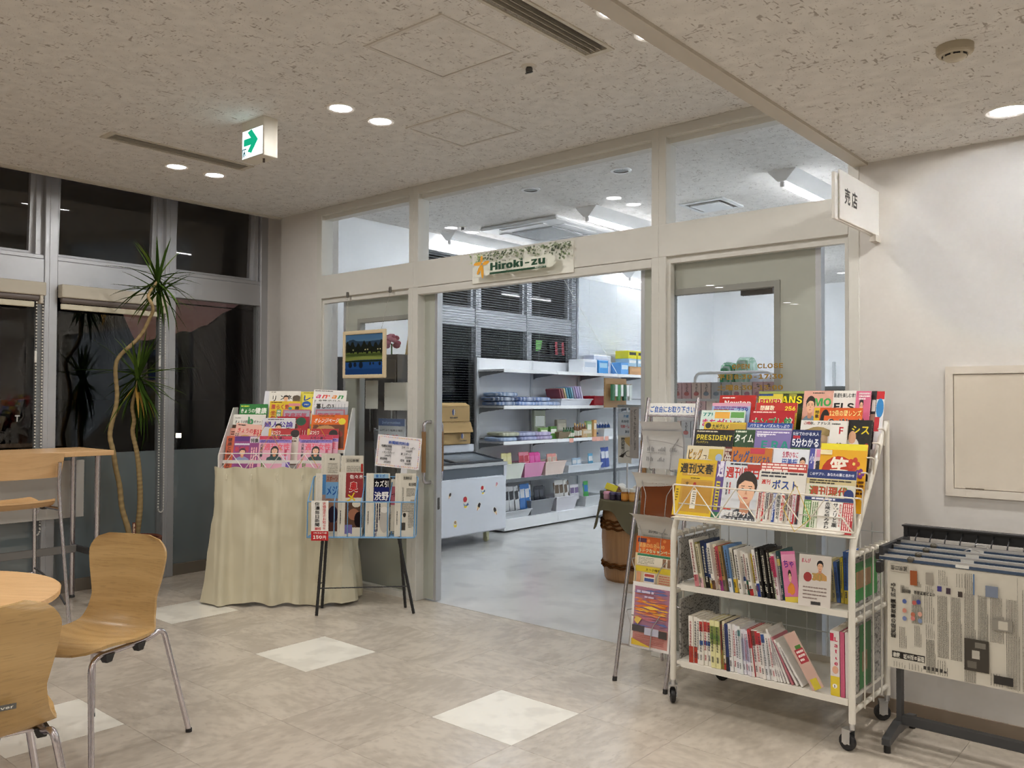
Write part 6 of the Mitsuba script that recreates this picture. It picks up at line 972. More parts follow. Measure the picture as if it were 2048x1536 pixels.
# ---------------- trolley
t = thing('magazine_trolley', 'white tiered magazine and book trolley on casters before the right glass', 'trolley'); WHT = '#dcd8cd'
xl, xr, yf, yb = -1.94, -1.152, 3.37, 3.80
for x in (xl, xr):
    part(t, 'side_tube', tube(bend([(x, yf, .11), (x, yf, .79), (x, yf+.10, .90), (x, yb-.01, 1.27)], .07, 6), .0135, 12), 'paint', WHT, smooth=True)
    part(t, 'rear_tube', tube([(x, yb, .11), (x, yb, 1.28)], .0135, 12), 'paint', WHT, smooth=True)
    for z in (.15, .50, .755): part(t, 'side_rail', tube([(x, yf, z), (x, yb, z)], .010, 8), 'paint', WHT, smooth=True)
    for k in range(3): yy = yf+.11+k*.105; part(t, 'side_wire', tube([(x+(.012 if x > -1.5 else -.012), yy, .14), (x+(.012 if x > -1.5 else -.012), yy, .76)], .0035, 6), 'paint', WHT, smooth=True)
    for k in range(6): yy = yf+.06+k*.063; part(t, 'top_knuckle', bx(x-.013, x+.013, yy-.004, yy+.004, .75, .772), 'paint', WHT)
    sd = 1 if x > -1.5 else -1
    b = part(t, 'side_board', bx(x-sd*.022, x-sd*.012, yf+.03, yb-.03, .545, .74), 'granite_board'); b2 = part(t, 'side_board', bx(x-sd*.022, x-sd*.012, yf+.03, yb-.03, .20, .465), 'granite_board')
    if sd > 0:
        part(t, 'green_card', cat(bx(x-.0115, x-.011, yf+.035, yb-.09, .56, .715)), 'print', '#2f7a3a', label='green sheet with a brown block behind the side wires')
        part(t, 'brown_block', bx(x-.0109, x-.0105, yf+.08, yb-.17, .61, .68), 'print', '#8a6a48'); part(t, 'green_strip', bx(x-.0115, x-.011, yf+.12, yf+.26, .205, .46), 'print', '#2f6a38'); part(t, 'brown_block', bx(x-.0109, x-.0105, yf+.15, yf+.21, .27, .35), 'print', '#7d6a50')
for z in (.185, .525):
    part(t, 'shelf', cat(bx(xl+.02, xr-.01, yf-.005, yb-.01, z, z+.012), bx(xl+.045, xr-.012, yf-.012, yf-.005, z-.008, z+.017), bx(xl+.02, xr-.01, yb-.014, yb-.008, z, z+.04)), 'paint', WHT)
bw = [tube([(x_, yb-.004, .2), (x_, yb-.004, .84)], .0022, 5) for x_ in np.linspace(xl+.06, xr-.06, 8)]
for m in bw: part(t, 'back_wire', m, 'paint', '#c9ccca', smooth=True)
for z in (.33, .45, .67, .80): part(t, 'back_wire', tube([(xl, yb-.008, z), (xr, yb-.008, z)], .0025, 5), 'paint', '#c9ccca', smooth=True)
for k in range(6):
    yk, zk = 3.325+.068*k, .848+.056*k
    part(t, 'tray', cat(bx(xl+.03, xr-.02, yk-.03, yk+.036, zk-.004, zk), bx(xl+.03, xr-.02, yk+.034, yk+.036, zk, zk+.012)), 'paint', '#cfccc2')
    x0_, x1_ = (-1.893, -1.112) if k == 0 else (xl+.015, xr+.02); hgt = .145 if k == 0 else .12; yy = yk-.028
    if k == 0: part(t, 'wire_loop', tube(bend([(x0_, yy, zk+.012), (x1_, yy, zk+.012), (x1_, yy-.012, zk+hgt), (x0_, yy-.012, zk+hgt)]+[(x0_, yy, zk+.012)], .012, 4), .0038, 6), 'paint', '#e2ddd0', smooth=True)
    part(t, 'tray_wire', tube(bend([(x1_, yy-.012, zk+hgt), (x1_+.016, yy, zk+hgt), (x1_+.016, yy+.03, zk+hgt-.01), (x1_+.004, yy+.055, zk+.05)], .012, 4), .0035, 6), 'paint', '#e2ddd0', smooth=True)
    if k == 0:
        part(t, 'wire_loop', tube([(x0_, yy+.002, zk-.008), (x1_, yy+.002, zk-.008)], .0042, 6), 'paint', '#e2ddd0', smooth=True)
        for j in range(4):
            p0, dx = x0_+.01+j*(x1_-x0_-.02)/4, (x1_-x0_-.02)/4
            part(t, 'zigzag_wire', tube([(p0, yy-.002, zk+.014), (p0+dx/2, yy-.014, zk+hgt-.002), (p0+dx, yy-.002, zk+.014)], .0032, 6), 'paint', '#e2ddd0', smooth=True)
def caster(p, x, y, ang):
    c, s = math.cos(ang), math.sin(ang); M = rotz(ang, (x+.012*c, y+.012*s, 0))
    k_ = part(p, 'caster', mv(cat(bx(-.012, .022, -.019, -.016, .03, .082), bx(-.012, .022, .016, .019, .03, .082), bx(-.014, .022, -.019, .019, .079, .086), lathe([(0, .086), (.011, .086), (.011, .115), (0, .115)], 12, (-.012, 0, 0))), M), 'steel')
    w = lathe([(.0, -.012), (.026, -.012), (.033, -.008), (.034, 0), (.033, .008), (.026, .012), (0, .012)], 24); w.apply_transform(np.array([[1, 0, 0, .008], [0, 0, 1, 0], [0, 1, 0, .034], [0, 0, 0, 1.]]))
    put(number(k_+'__wheel'), mv(w, M), 'paint', '#1b1b1d', smooth=40); h = lathe([(0, -.020), (.009, -.020), (.009, .020), (0, .020)], 10); h.apply_transform(np.array([[1, 0, 0, .008], [0, 0, 1, 0], [0, 1, 0, .034], [0, 0, 0, 1.]])); put(number(k_+'__hub'), mv(h, M), 'steel', smooth=40)
for x, y, an in ((xl, yf, 2.2), (xr, yf, 2.9), (xl, yb, .6), (xr, yb, 3.6)): caster(t, x, y, an)
for k, x in enumerate((xl+.6, xl+.30)): part(t, 'yellow_tie', tube([(x-.05, 3.28, .93), (x, 3.283, 1.03), (x+.06, 3.28, .90), (x, 3.27, .845), (x-.05, 3.28, .93)], .0018, 5), 'paint', '#c9a83a', label='thin yellow tie') if k == 0 else None
# ---------------- books
def book(label, x, y, z, th, h, dep, lean, col, art=None, group='', name='book', cat_='book', pages=True):
    """spine towards -Y; lean: turn about Y, positive leans left"""
    t = thing(name, label, cat_, group); M = np.eye(4); c, s = math.cos(lean), math.sin(lean); M[:3, 0] = [c, 0, s]; M[:3, 2] = [-s, 0, c]; M[:3, 3] = [x, y, z]
    part(t, 'pages', mv(bx(.0012, th-.0012, .002, dep-.003, .002, h-.003), M), 'matte', '#dcd6c8')
    cov = mv(cat(bx(0, th, 0, .0012, 0, h), bx(0, .001, 0, dep, 0, h), bx(th-.001, th, 0, dep, 0, h)), M); C = np.tile(lin(col), (len(cov.vertices), 1))
    if art is not None:
        m, ac = art.mesh(M@fr((0, 0, 0), (1, 0, 0), (0, 0, 1))@np.diag([th/art.w, h/art.h, 1, 1])); cov, C = cat(cov, m), np.vstack([C, ac])
    part(t, 'cover', cov, 'print', C); return t, M
def spine(col, th, h, bands=(), ink='#222222', seed=0):
    W_ = 100*th/h; a = Art(W_, 100, col); q = random.Random(seed)
    for z0, z1, c in bands: a.r(0, z0, W_, z1, c)
    zt = q.uniform(86, 95); z_ = zt
    while z_ > 34:
        s_ = min(W_*.62, 5.2)*q.uniform(.8, 1.0); a.k += 0; a.r(W_/2-s_*.5, z_-s_*.85, W_/2+s_*.5, z_-s_*.62, ink); a.r(W_/2-s_*.07, z_-s_*.95, W_/2+s_*.1, z_, ink); a.r(W_/2-s_*.42, z_-s_*.2, W_/2+s_*.42, z_-s_*.05, ink); a.r(W_/2-s_*.4, z_-s_*.55, W_/2-s_*.22, z_-s_*.1, ink)
        z_ -= s_*1.25
    z_ = 24
    for i in range(4): s_ = W_*.4; a.r(W_/2-s_/2, z_-2.2, W_/2+s_/2, z_-.4, ink); z_ -= 3.2
    return a
G6, G7, G8 = 'books on the middle trolley shelf', 'books on the bottom trolley shelf', 'upright books at the right end of the middle trolley shelf'
ordn = ['first', 'second', 'third', 'fourth', 'fifth', 'sixth', 'seventh', 'eighth', 'ninth', 'tenth', 'eleventh', 'twelfth', 'thirteenth', 'fourteenth', 'fifteenth', 'sixteenth', 'seventeenth', 'eighteenth', 'nineteenth', 'twentieth', 'twenty-first', 'twenty-second', 'twenty-third', 'twenty-fourth', 'twenty-fifth', 'twenty-sixth', 'twenty-seventh', 'twenty-eighth', 'twenty-ninth', 'thirtieth']
mid = [('white', '#e4e0d8', .021, .205, [(0, 25, '#c97f86')]), ('olive', '#8a8350', .013, .195, [(0, 30, '#d8b7b0')]), ('white and olive', '#cfc8a8', .013, .19, [(0, 22, '#d8b0b4')]), ('navy', '#1c2a4a', .022, .205, [(0, 22, '#1a1a18')]), ('dark blue', '#22386a', .015, .198, [(0, 18, '#b5962c')]), ('white', '#e6e3db', .016, .20, [(0, 20, '#6a4a3a')]), ('cream', '#e0d9c4', .017, .195, []), ('rose red', '#b54a52', .014, .19, [(0, 22, '#9a3f7a')]), ('brown gold', '#9a7c4a', .014, .193, [(0, 25, '#7a6a5a')]), ('pale blue', '#8fb0d0', .013, .195, []), ('blue', '#5d86b8', .016, .198, [(0, 30, '#dfe3e8')]), ('white and yellow', '#dcd8c8', .014, .19, [(0, 30, '#d8b32c')]), ('black and yellow', '#2a2418', .012, .185, [(0, 35, '#cfae2c')]), ('white', '#e2dfd8', .016, .188, []), ('white', '#e8e5de', .013, .182, [(30, 40, '#3a5a9a')]), ('white and dark green', '#e3e1da', .013, .18, [(0, 34, '#21503a')]), ('white and red', '#e6e2da', .016, .176, [(0, 16, '#b02a2c')]), ('yellow', '#d3b83a', .014, .174, [(0, 30, '#e9e4d4')]), ('white and navy', '#e4e3e0', .014, .196, [(0, 28, '#2b3f8a')]), ('black', '#181817', .013, .205, []), ('black', '#1b1b1a', .013, .205, []), ('black', '#191918', .013, .203, []), ('brown-black', '#2a241f', .012, .20, []), ('pale green', '#cdd2b4', .013, .19, [(60, 90, '#d35a7a')]), ('magenta and white', '#e2d8dc', .014, .188, [(50, 96, '#c23a6a')]), ('dark teal', '#274a4c', .012, .2, [(70, 84, '#c9b93a')])]
x = -1.838
for i, (cn, c, th, h, bands) in enumerate(mid):
    lum = lin(c).mean(); ink = '#e4e0d0' if lum < .12 else ('#7a2a2a' if i % 3 == 0 else '#25252a')
    book(f'{cn} paperback spine, {ordn[i]} from the left on the middle shelf', x, 3.385+.012*math.sin(i*2.3), .538, th, h, .145, .165, c, spine(c, th, h, bands, ink, i), G6); x += th/math.cos(.165)+.0012
x0_ = x+.012
magazine('pink comic with an orange sticker, leaning at the right end of the middle shelf row', (x0_, 3.36, .538), (1, .25, .12), (-.17, .06, 1), .055, .205, .008, cover('#d678a4', ('r', 0, 104, 100, 122, '#e8a0c0'), ('t', 'ちゃ', 10, 90, 22, '#6a2a8a', 80), ('face', 50, 52, 26, '#2b1d18', '#d98a3a'), ('e', 55, 34, 22, 15, '#df8a34'), ('r', 0, 0, 100, 14, '#d9c34a')), G6)
magazine('off-white comic with a girl in profile, leaning forward on the middle shelf', (x0_+.055, 3.352, .538), (1, .10, .0), (-.20, .09, 1), .125, .205, .006, cover('#ddd6cf', ('t', 'まんが', 6, 110, 12, '#b5405a', 30), ('face', 66, 92, 22, '#1f1a1c', '#c99a5a'), ('e', 28, 74, 13, 12, '#a23c3c'), ('t', '30', 40, 66, 26, '#b79a5a', 34), ('lines', 14, 50, 74, 4, 3, 9, '#8a7a74'), ('r', 40, 6, 70, 14, '#3a3a3a')), G6)
x = -1.300
for i, (cn, c, th, h) in enumerate((('cream', '#d9cf9e', .013, .16), ('cream', '#d8cd99', .013, .16), ('cream', '#dacf9d', .013, .158), ('blue', '#4a6aa8', .014, .165), ('yellow', '#cdbb3c', .012, .185), ('tall blue', '#3c5fa0', .018, .21))):
    book(f'{cn} booklet, {ordn[i]} in the small group at the right of the middle shelf', x, 3.50, .538, th, h, .15, .10 if i < 4 else .03, c, spine(c, th, h, [(0, 26, '#d8c14a')] if i > 3 else [], '#3a3f5a', 40+i), G8); x += th+.002
low = [('white and red', .021, .205, '#e6e2d8', [(0, 35, '#a63a28')]), ('white and red', .019, .203, '#e6e2d8', [(0, 35, '#a8392a')]), ('white', .013, .20, '#e4e1d9', []), ('white with a red top', .016, .198, '#e4e0d6', [(74, 96, '#b4413a'), (44, 54, '#2f5a9a')]), ('white with a red top', .016, .198, '#e4e0d6', [(74, 96, '#b4413a'), (44, 54, '#2f5a9a')]), ('white with a red top', .016, .197, '#e4e0d6', [(74, 96, '#b4413a'), (44, 54, '#2f5a9a')]), ('meadow photo', .022, .204, '#dcd8a0', [(50, 88, '#7c8a48'), (60, 72, '#5e7a3a')]), ('meadow photo', .022, .204, '#dcd8a2', [(50, 88, '#7a8846'), (58, 70, '#5e7a3a')]), ('black and gold', .010, .205, '#3a3424', [(0, 40, '#8a7a3a')]), ('cream', .013, .207, '#e2d7b8', [(0, 14, '#a33a30')]), ('navy', .013, .20, '#2a3a70', [(0, 30, '#23242c')]), ('white', .016, .203, '#e3e2e0', []), ('white', .015, .202, '#e3e2e0', []), ('white with violet print', .015, .2, '#e0dfe4', []), ('white with teal label', .012, .2, '#dfe3e2', [(80, 92, '#5a8a8c')]), ('white and violet', .011, .19, '#dddbe4', [(30, 80, '#b4b2cc')]), ('white and violet', .011, .19, '#dddbe4', [(30, 80, '#b6b4cd')]), ('white and violet', .011, .188, '#dddbe4', [(30, 80, '#b3b1cb')]), ('red and white', .013, .197, '#b23a40', [(0, 60, '#e2dcd8')]), ('brown top', .016, .195, '#e0d8d4', [(66, 98, '#7a4a40')]), ('red top', .015, .197, '#e6e0da', [(70, 98, '#b0333a')]), ('red top', .014, .194, '#e6e0da', [(72, 98, '#b0333a')]), ('blue top', .014, .19, '#dfe0e2', [(80, 98, '#35508a')]), ('white', .013, .19, '#e4e2de', []), ('white', .013, .188, '#e4e2de', [])]
x = -1.868
for i, (cn, th, h, c, bands) in enumerate(low):
    ln = .02+.004*i if i < 12 else .07+.009*(i-12)
    book(f'{cn} paperback spine, {ordn[i]} from the left on the bottom shelf', x, 3.385+.006*math.sin(i*1.7), .198, th, h, .15, ln, c, spine(c, th, h, bands, '#2c2a34' if i % 4 else '#9a2f3a', 60+i), G7); x += th/math.cos(ln)+.0015
for i in range(7):
    ln = .26+.055*i; c = ('#e3e1dc', '#e6e4df', '#d8d4d0', '#dfdcd6', '#b9707a', '#e2dfd9', '#e7e5e0')[i]; book(('white', 'white', 'grey-white', 'white', 'dusty red', 'white', 'white')[i]+f' thin magazine slanting left, {ordn[i]} of the slanting run on the bottom shelf', x, 3.39, .198, .009, .215-.004*i, .15, ln, c, spine(c, .009, .2, [], '#5a4a5a', 90+i), G7); x += .0115+.002*i
magazine('pink and tan magazine with a red panel leaning far left on the bottom shelf', (x+.03, 3.372, .198), (.86, .04, .52), (-.52, .0, .86), .05, .235, .006, cover('#c9a79a', ('r', 20, 60, 96, 92, '#a53a44'), ('lines', 30, 88, 60, 3, 5, 9, '#ecd9d4'), ('r', 40, 92, 90, 100, '#4f7a3a'), ('r', 20, 0, 80, 24, '#cdbb3c')), G7)
x = -1.238
for i, (c, th) in enumerate((('#dcd5d2', .036), ('#c05a78', .016), ('#cfc9c4', .014))):
    b_, M = book(('white and pink fat magazine with red capitals, upright at the right of the bottom shelf', 'pink magazine upright near the right end of the bottom shelf', 'grey-white magazine upright at the right end of the bottom shelf')[i], x, 3.38, .198, th, .255, .19, .01, c, None if i else (lambda a: (a.r(0, 0, 15, 30, '#d9c23a'), a.e(7, 15, 4, 3.4, '#efe9e0'), a.t('1', 5, 13, 5, '#222222'), a.r(0, 84, 6, 96, '#c2304f'), a.t('Latte', 4, 92, 11, '#b92d50', None, True, out=46), a.e(8, 40, 5, 6, '#d9a58a'), a.r(0, 60, 15, 66, '#dcd5d2'))[0] and a)(Art(15, 100, c)), G7); x += th+.003

# ================= CURTAINED MAGAZINE RACK (left) =================
RV, DV = np.array([math.cos(yaw), math.sin(yaw), 0]), np.array([-math.sin(yaw), math.cos(yaw), 0])
O1 = np.array([-5.159, 2.986, 0])          # front left corner of the curtained rack
def at1(a, d, z): return O1+RV*a+DV*d+np.array([0, 0, z])
M1 = np.eye(4); M1[:3, 0], M1[:3, 1], M1[:3, 3] = RV, DV, O1
t = thing('curtained_rack', 'tiered white magazine rack with a beige curtain skirt in the corner by the windows', 'magazine rack')
G1 = 'magazines on the curtained rack'
for k in range(5):
    d_, z_ = .05+.075*k, .86+.068*k
    part(t, 'tier_plate', mv(cat(bx(.0, .83, d_-.03, d_+.045, z_-.005, z_), bx(.0, .83, d_+.043, d_+.045, z_, z_+.012)), M1), 'paint', '#dfddd6')
    part(t, 'lip', mv(bx(.0, .83, d_-.032, d_-.03, z_-.005, z_+.018), M1), 'paint', '#e4e2dc')
for x in (-.004, .834): part(t, 'side_panel', mv(prism([(0, .78), (.40, .86), (.40, 1.30), (.30, 1.30), (.0, .98)], .004), M1@np.array([[0, 0, 1, x-.002], [1, 0, 0, .02], [0, 1, 0, 0], [0, 0, 0, 1.]])), 'paint', '#dcdcd8')
for x in (.02, .81):
    for y in (.04, .37): part(t, 'leg', mv(tube([(x, y, 0), (x, y, .9)], .012, 10), M1), 'paint', '#d8d6ce', smooth=True)
part(t, 'wire_loop', mv(tube(bend([(.012, -.01, .88), (.012, -.012, .998), (.82, -.012, .998), (.82, -.01, .88)], .012, 4), .0038, 6), M1), 'paint', '#e9e7e0', smooth=True)
for j in range(5):
    p0 = .02+j*.16; part(t, 'zigzag_wire', mv(tube([(p0, -.012, .885), (p0+.08, -.014, .996), (p0+.16, -.012, .885)], .0032, 6), M1), 'paint', '#e9e7e0', smooth=True)
for j, (a_, z_) in enumerate(((.60, 1.0), (.34, 1.11), (.30, 1.19), (.62, 1.19))): part(t, 'yellow_tie', mv(tube([(a_-.07, .005+.05*j, z_-.10), (a_, 0+.05*j, z_+.02), (a_+.07, .005+.05*j, z_-.10)], .002, 5), M1), 'paint', '#d9a93c', label='thin yellow tie wire')
# skirt: pleated cloth around three sides
per = [(.02, .36), (-.005, -.012), (.85, -.012), (.84, .34)]; L_ = [0]
for (ax, ay), (bx_, by) in zip(per[:-1], per[1:]): L_.append(L_[-1]+math.hypot(bx_-ax, by-ay))
nu, nv = 260, 34; V = []
import meshkit
for v_ in np.linspace(0, 1, nv):
    for s_ in np.linspace(0, L_[-1], nu):
        k = min(2, int(np.searchsorted(L_, s_, 'right'))-1); f_ = (s_-L_[k])/(L_[k+1]-L_[k]); (ax, ay), (cx, cy) = per[k], per[k+1]
        tx, ty = (cx-ax), (cy-ay); l_ = math.hypot(tx, ty); tx, ty = tx/l_, ty/l_; ox, oy = ty, -tx   # outward
        w1, w2 = max(0, 1-(s_-L_[1])**2/.004), max(0, 1-(s_-L_[2])**2/.004)
        out = .012+.055*v_**1.1*(1 if k else .75)
        ple = math.exp(-min(abs(s_-L_[1]-c_) for c_ in (.07, .235, .405, .57, .73, .83))**2/.0002)
        out += -.010*ple*(1-v_)**2+.016*math.sin((s_-.05)*37+.8*math.sin(s_*13))*v_**.6*(.35+.65*math.sin(s_*9+1)**2)+.03*(meshkit.noise(np.array([s_*6, v_*3.2, 2.]))-.5)*min(1, v_*4)+.008*(meshkit.noise(np.array([s_*17, v_*14, 5.]))-.5)
        out += .020*math.exp(-min(abs(s_-L_[1]-c_+.012*v_) for c_ in (.07, .235, .405, .57, .73))**2/(.00025+.0009*v_))*(.25+.6*v_)*(k == 1)-.010*math.exp(-min(abs(s_-L_[1]-c_-.03-.012*v_) for c_ in (.07, .235, .405, .57, .73))**2/(.0002+.0006*v_))*(k == 1)
        if .50 < f_ < .62 and k == 1: out += .02*v_*math.sin((f_-.5)/.12*math.pi)*-1
        pinch = .028*math.exp(-((s_-L_[1]-.72)/.06)**2)*math.exp(-((v_-.86)/.07)**2); out -= pinch
        if k == 0: out += .03*v_**6
        z_ = .905-.888*v_+.006*math.sin(s_*40)*(1-v_)+(.008*math.sin(s_*11+.8)+.005*math.sin(s_*23))*v_**3+.012*(k == 1)*math.exp(-((f_-.62)/.1)**2)*v_**4
        V.append([ax+tx*(s_-L_[k])+ox*out-(.03*w1*v_ if k == 0 else 0), ay+ty*(s_-L_[k])+oy*out, max(.004, z_)])
i, j = np.meshgrid(np.arange(nv-1), np.arange(nu-1), indexing='ij'); a_ = (i*nu+j).ravel()
part(t, 'curtain', mv(trimesh.Trimesh(V, np.vstack([np.c_[a_, a_+nu, a_+nu+1], np.c_[a_, a_+nu+1, a_+1]]), process=False), M1), 'satin', smooth=True, label='beige satin curtain skirt with pinch pleats')
for c_ in (.07, .235, .405, .57): part(t, 'pleat_hook', mv(rbx(c_-.004, c_+.004, -.035, -.022, .825, .86, .002), M1), 'paint', '#d8d2bc')
def lmag(a, w, zt, d, label, art, h=.257, th=.004, tilt=.30, roll=0):
    o = at1(a, d-h*math.sin(tilt)+.04, zt-h*math.cos(tilt)); c, s = math.cos(roll), math.sin(roll); u_ = DV*math.sin(tilt)+np.array([0, 0, math.cos(tilt)])
    return magazine(label, o, RV*c+u_*s, u_*c-RV*s, w, h, th, art, G1)
lmag(.171, .225, 1.418, .42, 'white magazine with thin black katakana, left end of the top tier, half covered', cover('#dddfe6', ('t', 'リン', 12, 96, 22, '#2a2a2a', 40)), roll=-.03)
lmag(.217, .224, 1.418, .40, 'white fashion magazine with thin katakana and a girl with bobbed hair on the top tier', cover('#e6e3da', ('lines', 6, 127, 24, 1, 2.5, 4, '#6a655c'), ('t', 'リ', 8, 92, 26, '#332d2a', 18), ('t', 'ンネル', 34, 98, 20, '#332d2a', 60), ('face', 54, 92, 19, '#2a211c', '#c9c2b4'), ('e', 88, 96, 12, 16, '#7a6a48'), ('e', 88, 104, 13, 10, '#5c5040')))
lmag(.436, .212, 1.414, .42, 'yellow magazine with blue katakana and a round blue seal on the top tier', cover('#e8dc5a', ('lines', 10, 127, 70, 1, 3, 4, '#8a7a2a'), ('t', 'レタス', 6, 96, 26, '#24449a', 92), ('e', 22, 82, 15, 12, '#2f5fb0'), ('t', 'INE', 14, 79, 6, '#efe9c0', 16), ('e', 60, 76, 10, 10, '#d9b98a'), ('t', 'HOOP', 12, 48, 12, '#2a2418', 50)))
lmag(.527, .237, 1.430, .40, 'white magazine with rainbow coloured script lettering, right end of the top tier', cover('#eceae6', ('lines', 4, 127, 90, 1, 2.5, 4, '#3a3a3a'), ('t', 'a', 6, 98, 25, '#c9347a', 16, {'sl': .35}), ('t', 'n', 24, 98, 25, '#d94a3c', 18, {'sl': .35}), ('e', 48, 108, 2.5, 2.5, '#d9562c'), ('t', 'a', 54, 98, 25, '#e08a2c', 16, {'sl': .35}), ('t', 'n', 72, 98, 25, '#4a9a5c', 18, {'sl': .35}), ('t', '女性の日々', 16, 86, 8, '#3a3a3a', 70), ('t', '女と人', 4, 92, 7, '#3a3a3a', None, True), ('t', '文', 90, 82, 9, '#4a4a4a')), roll=-.035)
lmag(.021, .199, 1.324, .35, 'green magazine with white Japanese lettering at the left of the rack', cover('#2f7a3c', ('lines', 4, 124, 50, 1, 4, 5, '#d8e34a'), ('t', 'きょうの', 4, 98, 18, '#f1f3ea', 52), ('t', '健康', 56, 96, 24, '#f1f3ea', 42), ('r', 0, 0, 100, 90, '#191816')))
lmag(.235, .222, 1.345, .35, 'yellow magazine with dark red lettering on pink outlines', cover('#dcbc2e', ('lines', 4, 127, 60, 1, 3, 4, '#5a2a1a'), ('r', 60, 112, 98, 122, '#d98a8f'), ('t', '腰らく塾', 5, 102, 19, '#b0343f', 58), ('e', 66, 103, 6, 5, '#3a9a8a'), ('t', '春', 80, 98, 16, '#3a2a1a'), ('t', '坐骨', 4, 96, 19, '#b0472a', None, True), ('t', '神経痛', 26, 96, 13, '#e8e4cc', None, True), ('r', 24, 50, 38, 98, '#3f8f6a'), ('t', '神経痛', 25, 97, 12, '#e8e4cc', None, True), ('r', 44, 40, 100, 96, '#c9a0a8')))
lmag(.552, .239, 1.346, .36, 'pale grey magazine with brush-written black characters and a 3', cover('#cfcfd2', ('r', 0, 60, 100, 108, '#a9adb8'), ('r', 0, 108, 100, 130, '#dfdfe0'), ('t', '暮しの', 4, 104, 20, '#2a2a2c', 46), ('t', '3', 50, 106, 16, '#3a3a3c', 9), *[('r', 62+i*9, 60, 63+i*9, 120, '#8a8c94') for i in range(4)], ('t', '手帖', 30, 84, 14, '#2a2a2c', 24)))
lmag(-.001, .228, 1.251, .28, 'white cooking magazine with a thin green letter b', cover('#e2e0d8', ('lines', 6, 118, 30, 1, 2.5, 4, '#6a6a66'), ('t', 'きょうの料理ビギナーズ', 6, 98, 12, '#55524c', 90), ('t', 'b', 44, 92, 40, '#3a8a5a', 20), ('r', 0, 0, 100, 92, '#4a3426'), ('e', 40, 70, 30, 18, '#7a5a3a')))
lmag(.348, .194, 1.287, .28, 'dusty pink home magazine behind the yellow tie, middle of the rack', cover('#b56a78', ('r', 4, 70, 96, 126, '#a9a0b0'), ('t', '家庭画報', 6, 100, 20, '#b3405c', 80), ('lines', 6, 96, 80, 3, 4, 7, '#d9cfd4'), ('e', 60, 84, 22, 14, '#c9785a')))
lmag(.578, .204, 1.288, .28, 'dusty pink home magazine behind the yellow tie, right side of the rack', cover('#b56a78', ('r', 4, 70, 96, 126, '#a9a0b0'), ('t', '家庭画報', 6, 100, 20, '#b3405c', 80), ('lines', 6, 96, 80, 3, 4, 7, '#d9cfd4'), ('e', 60, 84, 22, 14, '#c9785a')))
lmag(-.004, .216, 1.157, .22, 'salmon magazine peeking out left of the pink cooking magazine', cover('#dba08f', ('lines', 4, 118, 20, 2, 4, 8, '#6a3a34')))
lmag(.024, .218, 1.195, .20, 'pink cooking magazine with red Japanese lettering and the number 12, tilted', cover('#e3b3a4', ('lines', 6, 126, 40, 1, 4, 5, '#3a2a26'), ('t', 'きょうの', 6, 98, 19, '#c23a40', 52), ('t', '料理', 58, 92, 26, '#c23a40', 40), ('t', '12', 2, 84, 14, '#2f2a28', 12), ('e', 36, 76, 20, 14, '#c9a05c'), ('e', 70, 74, 26, 14, '#ece4d8')), roll=-.09)
lmag(.323, .221, 1.239, .22, 'crimson magazine with a dark green disc on the curtained rack', cover('#a31f2e', ('t', 'CC', 28, 102, 22, '#e6d8d4', 36), ('e', 76, 112, 16, 15, '#24503a'), ('lines', 66, 80, 24, 6, 2, 8, '#d9b0b0', True), ('e', 56, 92, 12, 12, '#5a3a2c')))
lmag(.227, .228, 1.229, .205, 'white magazine with bold violet characters and a woman at its centre', cover('#cfcdd2', ('lines', 16, 126, 80, 1, 3, 4, '#4a4450'), ('t', '婦人公論', 6, 98, 22, '#4a2f8f', 88), ('face', 50, 84, 22, '#1c1416', '#b5a9a4'), ('lines', 74, 94, 22, 1, 5, 4, '#3a3a3a')))
lmag(.568, .252, 1.252, .21, 'orange magazine with white script katakana and a yellow seal', cover('#d9641c', ('lines', 20, 127, 70, 1, 2.5, 4, '#5a2a10'), ('t', 'オレンジページ', 6, 102, 19, '#f3efe6', 68, {'sl': .2}), ('e', 84, 106, 10, 12, '#e3d23a'), ('r', 5, 8, 92, 94, '#6a3a22'), ('e', 40, 76, 26, 16, '#b98a5a'), ('e', 66, 60, 22, 16, '#8a2f22'), ('e', 30, 52, 18, 12, '#2a1c18')))
for a_, w_, n_ in ((.282, .217, 'middle'), (.548, .215, 'right')): lmag(a_, w_, 1.157, .165, f'red and white health magazine showing only its top strip, {n_} of the rack', cover('#d8cfc4', ('r', 0, 108, 100, 130, '#b02f32'), ('r', 0, 60, 8, 130, '#dfae3c'), ('t', 'はつらつ', 8, 110, 17, '#efe9e0', 30), ('lines', 10, 106, 80, 4, 6, 9, '#6a5a4c'), ('t', '元気', 52, 90, 16, '#e6e0d4', 38), ('e', 84, 112, 14, 14, '#2a1f1c')))
lmag(.011, .224, 1.106, .11, 'magazine in brick orange and violet print, left end of the front row', cover('#8a3f7a', ('r', 0, 0, 24, 130, '#c05a3a'), ('t', '健康と料理のお茶', 4, 124, 14, '#4a1a14', None, True, {'out': 118}), ('r', 26, 112, 70, 128, '#5a2f7a'), ('r', 72, 106, 100, 128, '#cfc4cc'), ('t', '特集', 74, 108, 16, '#2a2a2a', 24), ('r', 26, 98, 72, 104, '#d8d4e4'), ('t', '新年号', 28, 76, 20, '#c23a4c', 44), ('face', 52, 62, 22, '#5a2a3a', '#8a93b5'), ('lines', 78, 90, 80, 3, 4, 7, '#e9b0b8', True), ('r', 26, 0, 100, 12, '#2a2430')))
